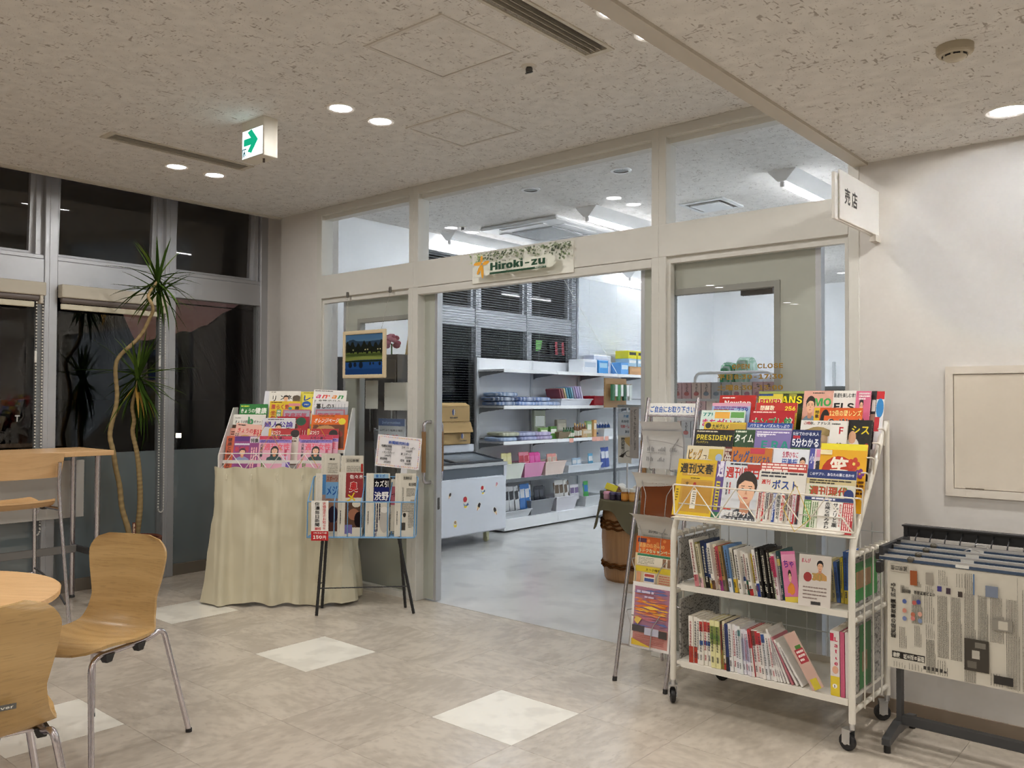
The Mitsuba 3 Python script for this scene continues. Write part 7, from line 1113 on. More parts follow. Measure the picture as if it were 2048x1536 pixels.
def lady(): return cover('#d9a0b4', ('r', 0, 118, 100, 130, '#c23a55'), ('t', '女性の暮し', 30, 119, 10, '#5a1a3a', 50), ('r', 0, 106, 100, 117, '#8f7ac0'), ('lines', 4, 115, 90, 2, 3, 5, '#4a2f7a'), ('t', '週刊女性', 16, 82, 26, '#e0607a', 80), ('t', '元気な暮し', 4, 104, 10, '#2f2a30', None, True, {'out': 60}), ('lines', 12, 40, 36, 2, 4, 6, '#4f7a2a', True), ('face', 50, 66, 24, '#241815', '#24403f', '#e6b79c', True), ('r', 76, 10, 92, 60, '#cfc0d8'), ('t', '新年号', 80, 84, 9, '#c23a60', None, True, {'out': 44}), ('r', 88, 0, 100, 40, '#6a4fa8'), ('r', 26, 0, 66, 7, '#e04f9a'))
lmag(.500, .271, 1.116, .13, 'pink weekly mostly hidden behind the right one in the curtained rack front row', lady())
lmag(.236, .220, 1.107, .11, 'pink weekly with a smiling long haired woman, middle of the front row', lady())
lmag(.515, .220, 1.108, .11, 'pink weekly with a smiling long haired woman, right in the front row beside the newspapers', lady())
# ================= NEWSPAPER STAND =================
O2 = RV*-1.29+DV*5.35
M2 = np.eye(4); M2[:3, 0], M2[:3, 1], M2[:3, 3] = RV, DV, O2
def at2(a, d, z): return O2+RV*a+DV*d+np.array([0, 0, z])
t = thing('newspaper_stand', 'light blue wire newspaper basket on black splayed legs before the left glass', 'newspaper stand'); BL = '#6f9cc4'
for p in ([(.0, 0, .487), (.675, 0, .487), (.682, -.02, .715), (.007, -.02, .715), (0, 0, .487)], [(.0, .12, .487), (.675, .12, .487), (.685, .12, .862), (.012, .12, .862), (0, .12, .487)], [(0, 0, .487), (0, .12, .487), (.012, .12, .862), (.007, -.02, .715), (0, 0, .487)], [(.675, 0, .487), (.675, .12, .487), (.685, .12, .862), (.682, -.02, .715), (.675, 0, .487)]):
    part(t, 'rim', mv(tube(bend(p, .012, 4), .0042, 6), M2), 'paint', BL, smooth=True)
for k in range(1, 8): x = .675*k/8; part(t, 'upright_wire', mv(tube([(x, .12, .487), (x, 0, .487), (x+.006, -.02, .715)], .0033 if k % 2 else .0042, 6), M2), 'paint', BL, smooth=True)
for x in (.17, .34, .515): part(t, 'divider', mv(tube([(x+.005, -.015, .715), (x+.008, .12, .862), (x, .12, .487), (x, 0, .487)], .004, 6), M2), 'paint', BL, smooth=True)
part(t, 'floor_wire', mv(cat(*(tube([(0, d_, .487), (.675, d_, .487)], .003, 5) for d_ in (.03, .06, .09))), M2), 'paint', BL)
LB = '#161616'
for a, b in (((.095, .02, .49), (.072, -.036, .005)), ((.575, .02, .49), (.672, .036, .005)), ((.10, .11, .49), (.06, .17, .005)), ((.57, .11, .49), (.60, .19, .005))): part(t, 'leg', mv(tube([a, b], .0095, 8), M2), 'paint', LB, smooth=True)
part(t, 'cross_bar', mv(tube([(.080, -.012, .17), (.638, .024, .178)], .004, 6), M2), 'paint', LB); part(t, 'cross_bar', mv(tube([(.08, .0, .2), (.07, .15, .17)], .004, 6), M2), 'paint', LB)
G2 = 'newspapers in the blue wire basket'
def npaper(a, w, z0, zt, d, label, art, th=.018, lean=.10, grp=G2):
    t = thing('newspaper', label, 'newspaper', grp); M = fr(at2(a, d, z0), RV, DV*math.sin(lean)+np.array([0, 0, math.cos(lean)])); h = zt-z0
    body = [rbx(0, w, 0, h, -th, 0, .004)]+[bx(.002+.001*i, w*.9-.006*i, .001, h-.002*i-.002, -th+.0035*i, -th+.0035*i+.0008) for i in range(4)]
    part(t, 'folded_sheets', mv(cat(*body), M), 'matte', '#cfcabd'); sheet(t, 'front_page', art, scaled(M, w, h, art), .0008, 'matte'); return t
def page(*ops, bg='#cfcabd'):
    a = Art(40, 100, bg); a.r(0, 0, 11, 100, '#d6d1c4'); a.lines(3, 96, 90, 2, .5, 2.4, '#b5ae9f', True); a.lines(4, 40, 36, 1, 1.4, 3, '#4a4a48', True)
    for op in ops: getattr(a, op[0])(*op[1:-1], **op[-1]) if isinstance(op[-1], dict) else getattr(a, op[0])(*op[1:])
    return a
npaper(.037, .145, .49, .888, .03, 'sports newspaper with blue and red-brown headline print, left end of the blue basket', page(('r', 12, 20, 40, 98, '#8f7a72'), ('r', 12, 66, 18, 98, '#4a78a8'), ('t', 'スポーツ', 19, 88, 9, '#7a3a24', 20), ('r', 18, 60, 40, 86, '#6f97bd'), ('t', 'メジ', 19, 66, 17, '#24508f', 20), ('e', 24, 52, 8, 8, '#8a6a5a'), ('e', 32, 34, 9, 14, '#2c2430'), ('r', 12, 8, 40, 22, '#5a3a34')))
npaper(.183, .157, .49, .897, .03, 'newspaper with a large red character and yellow stroke, second in the blue basket', page(('r', 12, 60, 40, 99, '#8a3a3c'), ('t', '佐々木', 18, 90, 7, '#e0d8d4', 22), ('t', '奥', 17, 70, 18, '#e0dad0', 15), ('t', '奥', 18, 71, 16, '#b02a2c', 13), ('t', 'メ', 12, 54, 18, '#d8b83a', 18), ('r', 12, 14, 40, 54, '#5a4438'), ('e', 30, 50, 7, 5, '#d3ccbc'), ('e', 26, 34, 9, 9, '#9a6a54'), ('e', 34, 26, 7, 12, '#201a1c'), ('r', 12, 4, 24, 18, '#6f6aa0'), ('t', 'SO', 16, 6, 8, '#e3e0dc', 8, True)))
npaper(.36, .15, .49, .890, .03, 'sports newspaper with white characters on black and navy, third in the blue basket', page(('r', 13, 92, 38, 99, '#8fb0c8'), ('t', '東スポ', 16, 93, 6, '#2a5a9a', 16), ('r', 13, 78, 40, 92, '#17161a'), ('t', 'カズ引', 14, 79, 11, '#e6e3de', 25), ('r', 13, 54, 40, 78, '#23285c'), ('t', '渋野', 14, 58, 15, '#e9e6e2', 25), ('lines', 15, 52, 44, 3, 2, 4, '#2a2a3c', True), ('e', 32, 24, 8, 18, '#b5b0a8'), ('e', 32, 42, 6, 5, '#e0dcd4'), ('t', 'スポ', 14, 12, 6, '#23285c', None, True)))
npaper(.546, .132, .49, .890, .03, 'black and white newspaper with a boxed title, right end of the blue basket', page(('r', 15, 89, 33, 97, '#b9b4a6'), ('t', '信濃毎日', 16, 90.5, 5, '#33332f', 16), ('t', '毎日新聞', 26, 80, 6, '#2a2a28', 14), ('lines', 14, 78, 44, 2, .8, 1.8, '#55534c', True, 2), ('lines', 22, 76, 16, 8, .8, 1.7, '#66645c'), ('lines', 15, 54, 22, 9, .8, 1.8, '#66645c'), ('e', 19, 34, 3, 3.5, '#33302c'), ('r', 13, 10, 21, 22, '#4a4640'), ('r', 30, 50, 38, 58, '#9a958a'), ('lines', 26, 40, 12, 14, .8, 1.9, '#66645c')))
npaper(.063, .118, .62, 1.012, .09, 'grey folded newspaper standing behind the left end of the blue basket', page(('lines', 18, 92, 18, 1, 3, 4, '#33332f'), ('lines', 14, 84, 22, 20, .8, 2.2, '#6a6860')), lean=.05)
npaper(.19, .142, .62, .998, .09, 'grey folded newspaper with a boxed title, standing behind the second of the blue basket', page(('r', 8, 88, 34, 96, '#b5b0a4'), ('t', '日日新聞', 10, 89.5, 5, '#4a4944', 22), ('lines', 10, 82, 26, 26, .8, 2.0, '#6a6860'), ('r', 36, 70, 40, 86, '#a33a34')), lean=.05)
npaper(.515, .03, .52, .85, .06, 'pink-edged newspaper between the third and the last in the blue basket', page(('r', 0, 50, 40, 86, '#b06a78'), ('t', 'ーツ', 6, 66, 10, '#3a2a2c', 30)), th=.012)
t = thing('price_tag', 'vertical white and red price tag on the front of the blue newspaper basket', 'tag'); a = Art(44, 100, '#e9e6e0')
a.r(0, 0, 44, 24, '#b52228'); a.t('定価改定のお知らせ', 29, 97, 9, '#b52228', None, True, out=70); a.t('信濃毎日新聞', 9, 97, 13, '#1d1a1a', None, True, out=62); a.r(9, 26, 25, 34, '#d9a9a4'); a.t('朝刊', 10, 27, 6.5, '#a3262a', 14); a.t('6月1日より1部', 6, 17.5, 5, '#efe6df', 34); a.t('150', 4, 4.5, 12, '#f3eee8', 24); a.t('円', 29, 4.5, 10, '#f3eee8', 10)
M = fr(at2(.036, -.045, .475), RV*.985+np.array([0, 0, .0]), RV*.075+DV*-.02+np.array([0, 0, 1.])); part(t, 'card', mv(bx(0, .108, 0, .25, -.001, 0), M), 'print', '#e9e6e0'); sheet(t, 'print', a, scaled(M, .108, .25, a))
t = thing('price_placard', 'white price placard with a dotted colourful border above the right end of the blue basket', 'placard'); a = Art(132, 94, '#e9e7ea'); q = random.Random(5)
for i in range(22): a.e(10+i*5.4, 89, 1.3, 1.5, q.choice(['#c94a5a', '#d9a03c', '#a85a6a', '#7a6ab0', '#e0b04c']), 9); a.e(10+i*5.4, 5, 1.3, 1.5, q.choice(['#c94a5a', '#d9a03c', '#a85a6a', '#7a6ab0']), 9)
for i in range(14): a.e(5, 8+i*6, 1.4, 1.4, q.choice(['#c94a5a', '#e0b04c', '#a85a6a']), 9); a.e(127, 8+i*6, 1.4, 1.4, q.choice(['#c94a5a', '#e0b04c', '#8a5a9a']), 9)
a.t('新聞販売料金', 34, 70, 10.5, '#2c4a9c', 62)
for i, (n1, p1, n2, p2) in enumerate((('信濃毎日新聞', '150円', 'スポーツニッポン', '150円'), ('ニッカンスポーツ', '140円', '東京スポーツ', '150円'), ('朝日新聞', '150円', '日本工業新聞', '180円'))):
    z_ = 59-i*19
    for s_, xx in ((n1, 14), (n2, 74)): a.t(s_, xx, z_, 8, '#1f1e22', w=5.2*len(s_))
    for s_, xx in ((p1, 26), (p2, 88)): a.t(s_, xx, z_-9, 7.4, '#2a292c', w=20)
M = fr(at2(.408, .10, .935), RV-np.array([0, 0, .10]), np.array([0, 0, 1])+RV*.10); part(t, 'card', mv(bx(0, .285, 0, .203, -.003, 0), M), 'print', '#e9e7ea'); sheet(t, 'print', a, scaled(M, .285, .203, a))
part(t, 'holder', mv(bx(.17, .21, -.05, .02, -.006, -.003), M), 'paint', '#dcdce0')
# ================= LEAFLET STAND =================
t = thing('leaflet_stand', 'narrow chrome leaflet stand with a sign on top between the door and the trolley', 'leaflet stand'); G3 = 'leaflets in the chrome stand'
for x0_, x1_ in ((-2.314, -2.302), (-2.034, -2.020)):
    l_ = part(t, 'leg', tube([(x0_, 3.458, .004), (x1_, 3.75, 1.375)], .0095, 12), 'chrome', smooth=True); put(number(l_+'__cap'), tube([(x0_, 3.4575, 0), (x0_, 3.461, .02)], .0115, 10), 'paint', '#222222')
    part(t, 'rear_leg', tube([(x0_+.01, 3.885, .004), (x1_, 3.77, 1.30)], .008, 10), 'chrome', smooth=True)
part(t, 'top_bar', tube([(-2.302, 3.735, 1.285), (-2.022, 3.735, 1.285)], .006, 8), 'chrome', smooth=True); part(t, 'brace', tube([(-2.30, 3.86, .3), (-2.03, 3.86, .3)], .005, 8), 'chrome', smooth=True)
a = Art(270, 55, '#e6e6e2'); a.t('ご自由にお取り下さい', 6, 12, 34, '#2a5aa8', 256); M = fr((-2.295, 3.735, 1.291), (1, 0, 0), (0, .21, .98)); part(t, 'sign_plate', mv(rbx(0, .27, 0, .058, -.004, 0, .001), M), 'paint', '#e9e8e4'); sheet(t, 'sign_print', a, scaled(M, .27, .058, a))
tiers = [(3.645, 1.02), (3.60, .80), (3.555, .62), (3.51, .43), (3.465, .19)]
for k, (Y, z) in enumerate(tiers):
    xa = -2.29+.012*0; M = fr((-2.275, Y-.03, z), (1, 0, 0), (0, .2, 1))
    part(t, 'pocket', mv(trimesh.Trimesh([[0, 0, 0], [.235, 0, 0], [.235, .16, 0], [0, .16, 0]], [[0, 1, 2], [0, 2, 3]]), M), 'acrylic'); part(t, 'pocket_floor', mv(bx(0, .235, 0, .004, -.03, 0), M), 'acrylic')
    for x in (.06, .175): part(t, 'pocket_wire', mv(tube(bend([(x-.03 if x < .1 else x+.04, .17, -.03), (x-.03 if x < .1 else x+.04, .165, .012), (x, .10, .008), (x, 0, .006), (x, 0, -.03)], .012, 4), .0024, 6), M), 'steel', smooth=True)
def curl(M, w, h, r, a0, flip=1, n=14):
    """paper sheet whose upper part curls forward"""
    s = np.linspace(0, h, n*2); y, z_ = [], []; k = h*a0
    for q_ in s:
        if q_ < k: y.append(q_); z_.append(0)
        else: th = (q_-k)/r; y.append(k+r*math.sin(th)); z_.append(flip*(r-r*math.cos(th)))
    V = np.array([[x, a, b+.012*(x/w)**2*flip*(a/h)] for a, b in zip(y, z_) for x in np.linspace(0, w, 7)]); F = []
    for i in range(len(s)-1):
        for j in range(6): o = i*7+j; F += [[o, o+1, o+8], [o, o+8, o+7]]
    return mv(trimesh.Trimesh(V, F, process=False), M)
t1_ = thing('leaflet', 'curled stack of white leaflets with faint charts in the top pocket of the chrome stand', 'leaflet', G3); M = fr((-2.27, 3.645, 1.025), (1, 0, 0), (0, .16, 1))
part(t1_, 'sheet', curl(M, .23, .25, .16, .35), 'print', '#d5d6d8', smooth=True); part(t1_, 'sheet', curl(fr((-2.272, 3.632, 1.025), (1, 0, 0), (0, .12, 1)), .232, .19, .14, .55), 'print', '#c3c3c2', smooth=True)
a = Art(100, 100); q = random.Random(9)
for i in range(5):
    for j in range(2):
        for k in range(5): hh = q.uniform(4, 14); a.r(14+(i%3)*28+k*3.6, 54-30*(i//3), 16+(i%3)*28+k*3.6, 54-30*(i//3)+hh, '#7f7f80')
a.lines(14, 50, 70, 1, 1.5, 4, '#8a8a8a'); sheet(t1_, 'print', a, fr((-2.27, 3.622, 1.02), (1, 0, 0), (0, .10, 1))@np.diag([.0023, .0017, 1, 1]))
t1_ = thing('leaflet', 'white paper hanging curved over the second pocket of the chrome stand', 'leaflet', G3); part(t1_, 'sheet', curl(fr((-2.285, 3.61, .93), (1, .02, 0), (0, -.42, 1)), .26, .10, .09, .35), 'print', '#d6d5d0', smooth=True)
t1_ = thing('leaflet', 'copper brown glossy leaflet in the second pocket of the chrome stand', 'leaflet', G3)
M = fr((-2.255, 3.592, .795), (1, 0, 0), (0, .12, 1)); part(t1_, 'sheet', curl(M, .225, .20, .10, .7), 'gloss', '#7a4426', smooth=True)
t1_ = thing('leaflet', 'grey printed paper drooping from the third pocket of the chrome stand', 'leaflet', G3); M = fr((-2.24, 3.545, .62), (1, 0, 0), (0, .06, 1)); part(t1_, 'sheet', curl(M, .225, .24, .11, .35), 'print', '#bcb9b3', smooth=True)
a = Art(100, 60); a.t('お知らせ', 26, 46, 8, '#6a6a66', 50); a.lines(14, 40, 72, 9, 1.6, 4, '#9c9a94'); sheet(t1_, 'print', a, fr((-2.24, 3.541, .62), (1, 0, 0), (0, .06, 1))@np.diag([.00225, .0022, 1, 1]))
t1_ = thing('leaflet', 'orange and cream campaign leaflet in the fourth pocket of the chrome stand', 'leaflet', G3); M = fr((-2.235, 3.495, .435), (1, 0, 0), (0, .14, 1)); part(t1_, 'sheet', mv(bx(0, .22, 0, .27, -.003, 0), M), 'print', '#d8c7a0')
a = Art(100, 125, '#d6c49c'); a.r(0, 88, 100, 125, '#c9622f'); a.r(4, 112, 26, 121, '#5a3a4a'); a.t('健康のお茶400', 6, 102, 11, '#e8b06a', 66); a.t('おトクなキャンペーン', 6, 91, 9.5, '#d9e0b0', 92); [a.e(20+i*17 % 90, 98+i*7 % 24, 4, 4, '#e08a4a', 10) for i in range(8)]; a.r(6, 82, 100, 87, '#3f7a5a'); a.r(6, 62, 100, 82, '#ddd5c2'); a.lines(9, 79, 40, 5, 1.4, 3.2, '#8a8a7a'); a.r(70, 63, 78, 81, '#8a6a54'); a.r(82, 63, 90, 81, '#8a6a54'); a.r(4, 48, 100, 60, '#d8c23c'); a.t('おトク情報', 30, 51, 6, '#6a5a1a', 36); a.r(26, 20, 54, 46, '#e6ddd4'); a.r(28, 38, 52, 44, '#b5524a'); a.r(28, 28, 52, 35, '#4a5f94'); a.r(8, 14, 18, 46, '#d9a07a'); a.lines(64, 44, 26, 7, 2.2, 5, '#c9786a')
sheet(t1_, 'print', a, scaled(M, .22, .27, a))
t1_ = thing('leaflet', 'white framed leaflet with an orange and violet sunset sky in the lowest pocket', 'leaflet', G3); M = fr((-2.222, 3.45, .188), (1, 0, 0), (0, .10, 1)); part(t1_, 'sheet', mv(bx(0, .213, 0, .305, -.003, 0), M), 'print', '#e3e0dd')
a = Art(100, 145, '#e3e0dd'); a.r(6, 6, 95, 136, '#c98f86'); a.r(6, 48, 95, 136, '#a8788c'); q = random.Random(4)
for i in range(70):
    z_ = q.uniform(50, 134); x_ = q.uniform(12, 88); w_ = q.uniform(8, 26); d_ = abs(z_-92)/44
    a.p([(max(6, x_-w_), z_), (x_, z_+q.uniform(1, 3.4)), (min(95, x_+w_), z_+q.uniform(-2, 2)), (x_, z_-q.uniform(1, 3))], q.choice(['#e0913c', '#d9743c', '#e8b04c'] if d_ < .28 else (['#d0785c', '#c06a54', '#d98a60', '#b5707c'] if d_ < .65 else ['#7f78a8', '#9a7a98', '#6f6a9c', '#b5788a', '#5f6c9e'])))
a.p([(30, 92), (52, 96), (74, 92), (52, 88)], '#f2c850'); a.lines(14, 128, 72, 1, 5, 5, '#c9c0d8'); a.lines(34, 117, 40, 1, 4, 4, '#c9b9d0')
a.r(6, 36, 38, 50, '#4a4446'); a.r(38, 32, 74, 48, '#b5b4c4'); a.r(74, 30, 95, 46, '#46403f'); a.p([(10, 60), (16, 70), (30, 66), (20, 52)], '#d8b45a'); a.lines(14, 30, 74, 6, 1.6, 3.8, '#a8605a'); a.p([(6, 6), (60, 6), (6, 20)], '#d8b83a')
sheet(t1_, 'print', a, scaled(M, .213, .305, a))
# ================= NEWSPAPER HANGER (right) =================
t = thing('newspaper_hanger', 'black and grey rack holding newspapers on rods, at the right edge of the photo', 'newspaper rack'); GK, GR = '#222326', '#3a3b3d'
for X in (-1.05, .02):
    part(t, 'post', bx(X-.002, X+.016, 3.585, 3.625, .04, .80), 'paint', GR); part(t, 'foot', prism([(3.44, .03), (3.46, .03), (3.585, .045), (3.80, .03), (3.80, .055), (3.625, .085), (3.585, .085), (3.44, .055)], .03).apply_transform(np.array([[0, 0, 1, X-.014], [1, 0, 0, 0], [0, 1, 0, 0], [0, 0, 0, 1.]])), 'paint', GR)
    for yy in (3.455, 3.785): part(t, 'foot_pad', lathe([(0, 0), (.013, 0), (.013, .03), (0, .03)], 12, (X+.002, yy, 0)), 'paint', '#0e0e0e')
    part(t, 'side_arm', cat(bx(X-.018, X-.002, 3.43, 3.78, .765, .80), bx(X-.018, X-.002, 3.75, 3.78, .76, .845)), 'paint', GK)
part(t, 'foot_rail', bx(-1.05, .02, 3.59, 3.62, .073, .108), 'paint', GR); part(t, 'back_rail', cat(bx(-1.07, .03, 3.755, 3.775, .80, .845), bx(-1.07, .03, 3.73, 3.776, .843, .849)), 'paint', GK)
for k in range(9): x = -1.01+k*.055; part(t, 'hook', tube(bend([(x, 3.75, .83), (x, 3.70, .80), (x, 3.70, .77)], .01, 3), .0026, 6), 'paint', GK)
for k in range(4):
    Y, z, xo = 3.446+.05*k, .758+.0125*k, .012*k
    r_ = thing('newspaper_rod', ('front', 'second', 'third', 'rearmost')[k]+' silver newspaper rod of the rack at the right edge', 'rod', 'silver newspaper rods')
    part(r_, 'bar', cat(bx(-1.05+xo-.02, -.18, Y-.006, Y+.012, z, z+.011)), 'steel'); part(r_, 'blue_face', bx(-1.05+xo-.02, -.18, Y-.008, Y-.006, z-.010, z+.001), 'paint', '#34465e')
    part(r_, 'end_cap', rbx(-1.05+xo-.034, -1.05+xo-.02, Y-.01, Y+.014, z-.012, z+.013, .002), 'paint', '#161616'); kn = trimesh.creation.icosphere(subdivisions=2, radius=.0115); kn.apply_translation((-.955+xo*1.2, Y-.012, z+.002)); part(r_, 'knob', kn, 'paint', '#4a463c', smooth=True)
    part(r_, 'label', bx(-.80+xo*.5, -.755+xo*.5, Y-.0085, Y-.008, z-.008, z+.004), 'print', '#d9d9d4'); ch = spline([(-.82+xo, Y, z+.011), (-.79+xo, Y-.004, z+.024), (-.76+xo, Y, z+.011)], 10) if k > 1 else None
    if ch is not None: part(r_, 'chain', tube(ch, .0022, 5), 'steel')
part('newspaper_hanger', 'hinge', rbx(-1.072, -1.052, 3.40, 3.44, .70, .745, .004), 'paint', '#151515')
def hung(k, z0, lab, main=False):
    r_ = thing('hanging_newspaper', lab, 'newspaper', 'newspapers on the silver rods'); Y, z1 = 3.441+.05*k, .745+.0125*k; n = 18; x0_, x1_ = -1.04+.012*k, -.22; V = []
    for zz in np.linspace(z1, z0, 10):
        for xx in np.linspace(x0_, x1_, n): d_ = (z1-zz)/(z1-z0); V.append([xx, Y+.003*math.sin(xx*9+k)*d_-.004*d_, zz+.004*math.sin(xx*5)*d_])
    F = []
    for i in range(9):
        for j in range(n-1): o = i*n+j; F += [[o, o+n, o+n+1], [o, o+n+1, o+1]]
    V = np.array(V); m = trimesh.Trimesh(np.vstack([V, V+[0, .003, 0]]), np.vstack([F, np.array(F)[:, ::-1]+len(V)]), process=False); part(r_, 'sheets', m, 'matte', '#cdc8bb', smooth=True)
    if not main: return
    a = Art(410, 820); P_ = lambda X, z: (z*1000, (x1_-X)*1000)       # x: height on the page, y: leftwards
    ink = '#3a3834'
    def rr(X0, X1, za, zb, c): a.r(za*1000-335, (x1_-X1)*1000, zb*1000-335, (x1_-X0)*1000, c)
    def col(X0, X1, za, zb, n_, c='#625e57', s=0):
        w_ = (X1-X0)*1000; a.lines(za*1000-335, (x1_-X0)*1000-2, (zb-za)*1000, n_, 1.6, w_/n_, c, False, s)
    a.t('朝日新聞', 380, 808, 19, '#5a5751', None, True, out=56); rr(-1.028, -.965, .708, .738, '#b8b3a7'); a.t('朝日新聞', 377, 806, 20, '#55524c', None, True, out=60)
    a.t('認知症の事故補償 広がる', 118, 790, 20, '#2f2d2a', 212); a.t('自治体 保険料肩代わり', 296, 766, 15, '#3a3834', None, True, out=118)
    rr(-1.022, -.905, .378, .404, '#33312e'); a.t('香港 民主派8割超', 44, 799, 22, '#d6d2c7', None, True, out=112); a.lines(20, 690, 13, 6, 9, 14, '#4a4844')
    for i, (X0, X1, za, zb) in enumerate(((-1.0, -.965, .42, .50), (-.99, -.95, .63, .655), (-.955, -.91, .52, .63), (-.91, -.865, .53, .63), (-.865, -.82, .41, .64), (-.82, -.775, .41, .64), (-.775, -.73, .34, .66), (-.73, -.69, .50, .66), (-.69, -.64, .50, .66), (-.69, -.64, .345, .39), (-.905, -.865, .345, .47), (-.865, -.82, .345, .40), (-.64, -.59, .345, .66), (-.59, -.54, .345, .70), (-.54, -.49, .345, .72), (-.49, -.44, .345, .72), (-.44, -.38, .345, .72), (-.38, -.3, .345, .72), (-.945, -.912, .435, .515), (-.945, -.912, .66, .68), (-.905, -.87, .645, .67), (-.77, -.735, .66, .735), (-.995, -.97, .63, .66), (-.86, -.82, .68, .735), (-.80, -.75, .68, .73), (-.905, -.865, .475, .525), (-1.02, -.965, .345, .365), (-.965, -.905, .345, .368))): col(X0+.003, X1-.003, za, zb, 9 if zb-za > .1 else 5, s=i)
    for X0, X1, za, zb, c in ((-.955, -.93, .665, .72, '#9a5a3a'), (-.90, -.875, .675, .72, '#9a948a'), (-.86, -.845, .655, .675, '#4a4680'), (-.83, -.815, .65, .672, '#4a4048'), (-.79, -.775, .645, .665, '#4a4440'), (-.77, -.69, .385, .50, '#4a4640'), (-.745, -.72, .43, .46, '#b5b0a6'), (-.76, -.73, .395, .42, '#6a665e'), (-.735, -.70, .47, .49, '#7a766e'), (-.68, -.615, .545, .585, '#8f8b82'), (-.66, -.63, .55, .58, '#c4bfb2'), (-.675, -.615, .355, .385, '#3f3d3a'), (-.74, -.735, .66, .735, '#6a7fa0'), (-.70, -.66, .66, .70, '#7d8698')): rr(X0, X1, za, zb, c)
    for X, z, c in ((-.975, .60, '#5a6aa0'), (-.94, .60, '#b5605a'), (-.925, .605, '#4a4f90'), (-.975, .565, '#c98a7a'), (-.945, .555, '#b8705a'), (-.92, .56, '#d3a08f'), (-.975, .535, '#7a86b0'), (-.945, .54, '#c98078'), (-.92, .535, '#7f8fae')): a.e(z*1000-335, (x1_-X)*1000, 9, 8, c, 10)
    for X in (-.60, -.42): rr(X, X+.0015, .34, .74, '#8f8b82')
    sheet(r_, 'print', a, fr((x1_, Y-.0045, .335), (0, 0, 1), (-1, 0, 0))@np.diag([.001, .001, 1, 1]), .0022, 'matte')
hung(0, .335, 'printed newspaper hanging from the front rod at the right edge', True); hung(1, .36, 'second newspaper hanging behind the printed one at the right edge'); hung(2, .38, 'third newspaper hanging from the rods at the right edge'); hung(3, .37, 'rearmost newspaper hanging from the rods at the right edge')

# ================= SHOP =================
# blinds on the window side: open slats over the windows, closed slats over the wall beyond
def blind(name, y0, y1, z0, z1, tilt, lab, pitch=.0265, dep=.026):
    t = thing(name, lab, 'venetian blind'); x = -6.13
    part(t, 'head_rail', rbx(x-.02, x+.02, y0, y1, z1, z1+.035, .003), 'paint', '#e6e8ea')
    c, s = math.cos(tilt), math.sin(tilt); n = int((z1-z0)/pitch)
    for k in range(n):
        z = z1-.01-k*pitch; v = [[x-dep/2*c, y0, z-dep/2*s], [x, y0, z+.0015], [x+dep/2*c, y0, z+dep/2*s], [x-dep/2*c, y1, z-dep/2*s], [x, y1, z+.0015], [x+dep/2*c, y1, z+dep/2*s]]
        part(t, 'slat', trimesh.Trimesh(v, [[0, 1, 4], [0, 4, 3], [1, 2, 5], [1, 5, 4]], process=False), 'paint', '#c3c7cb' if tilt < .5 else '#dfe3e8')
    for yy in np.linspace(y0+.2, y1-.2, max(2, int((y1-y0)/.5))): part(t, 'ladder_cord', tube([(x+.014, yy, z0), (x+.014, yy, z1)], .0012, 4), 'paint', '#d8dadc')
    part(t, 'bottom_rail', bx(x-.012, x+.012, y0, y1, z0-.01, z0+.012), 'paint', '#d5d8da'); return t
blind('venetian_blind', 5.78, 8.30, .85, 2.86, .12, 'open white slatted blind over the dark shop windows')
t = blind('venetian_blind', 8.36, 10.6, 1.55, 2.86, 1.15, 'closed white slatted blind on the right behind the shop shelves')
t = thing('blind_cord', 'white cord with a weight hanging slantwise in front of the shelves', 'cord'); part(t, 'pull_cord', tube([(-6.10, 8.02, 2.80), (-5.695, 8.62, 1.62), (-5.695, 8.63, 1.50)], .0035, 5), 'paint', '#e3e3e0'); part(t, 'cord_weight', lathe([(0, 0), (.012, .005), (.008, .035), (0, .04)], 10, (-5.695, 8.63, 1.46)), 'paint', '#efefec', smooth=True)
for n_, (y, z, c, nm) in enumerate(((7.60, 2.0, '#7fc06a', 'green paper sign'), (7.97, 1.97, '#b0404a', 'red and white swallow-shaped paper sign'), (8.10, 1.97, '#b0404a', 'narrow red and white paper sign'))):
    solo('window_sign', nm+' stuck on the shop window behind the open blind', 'sign', prism([(0, 0), (.09, .02), (.12, .13), (0, .13)] if n_ == 0 else [(.0, 0), (.05, .0), (.03, .17), (-.01, .15)], .003).apply_transform(np.array([[0, 0, 1, -6.19], [1, 0, 0, y], [0, 1, 0, z-.07], [0, 0, 0, 1.]])), 'print', c)
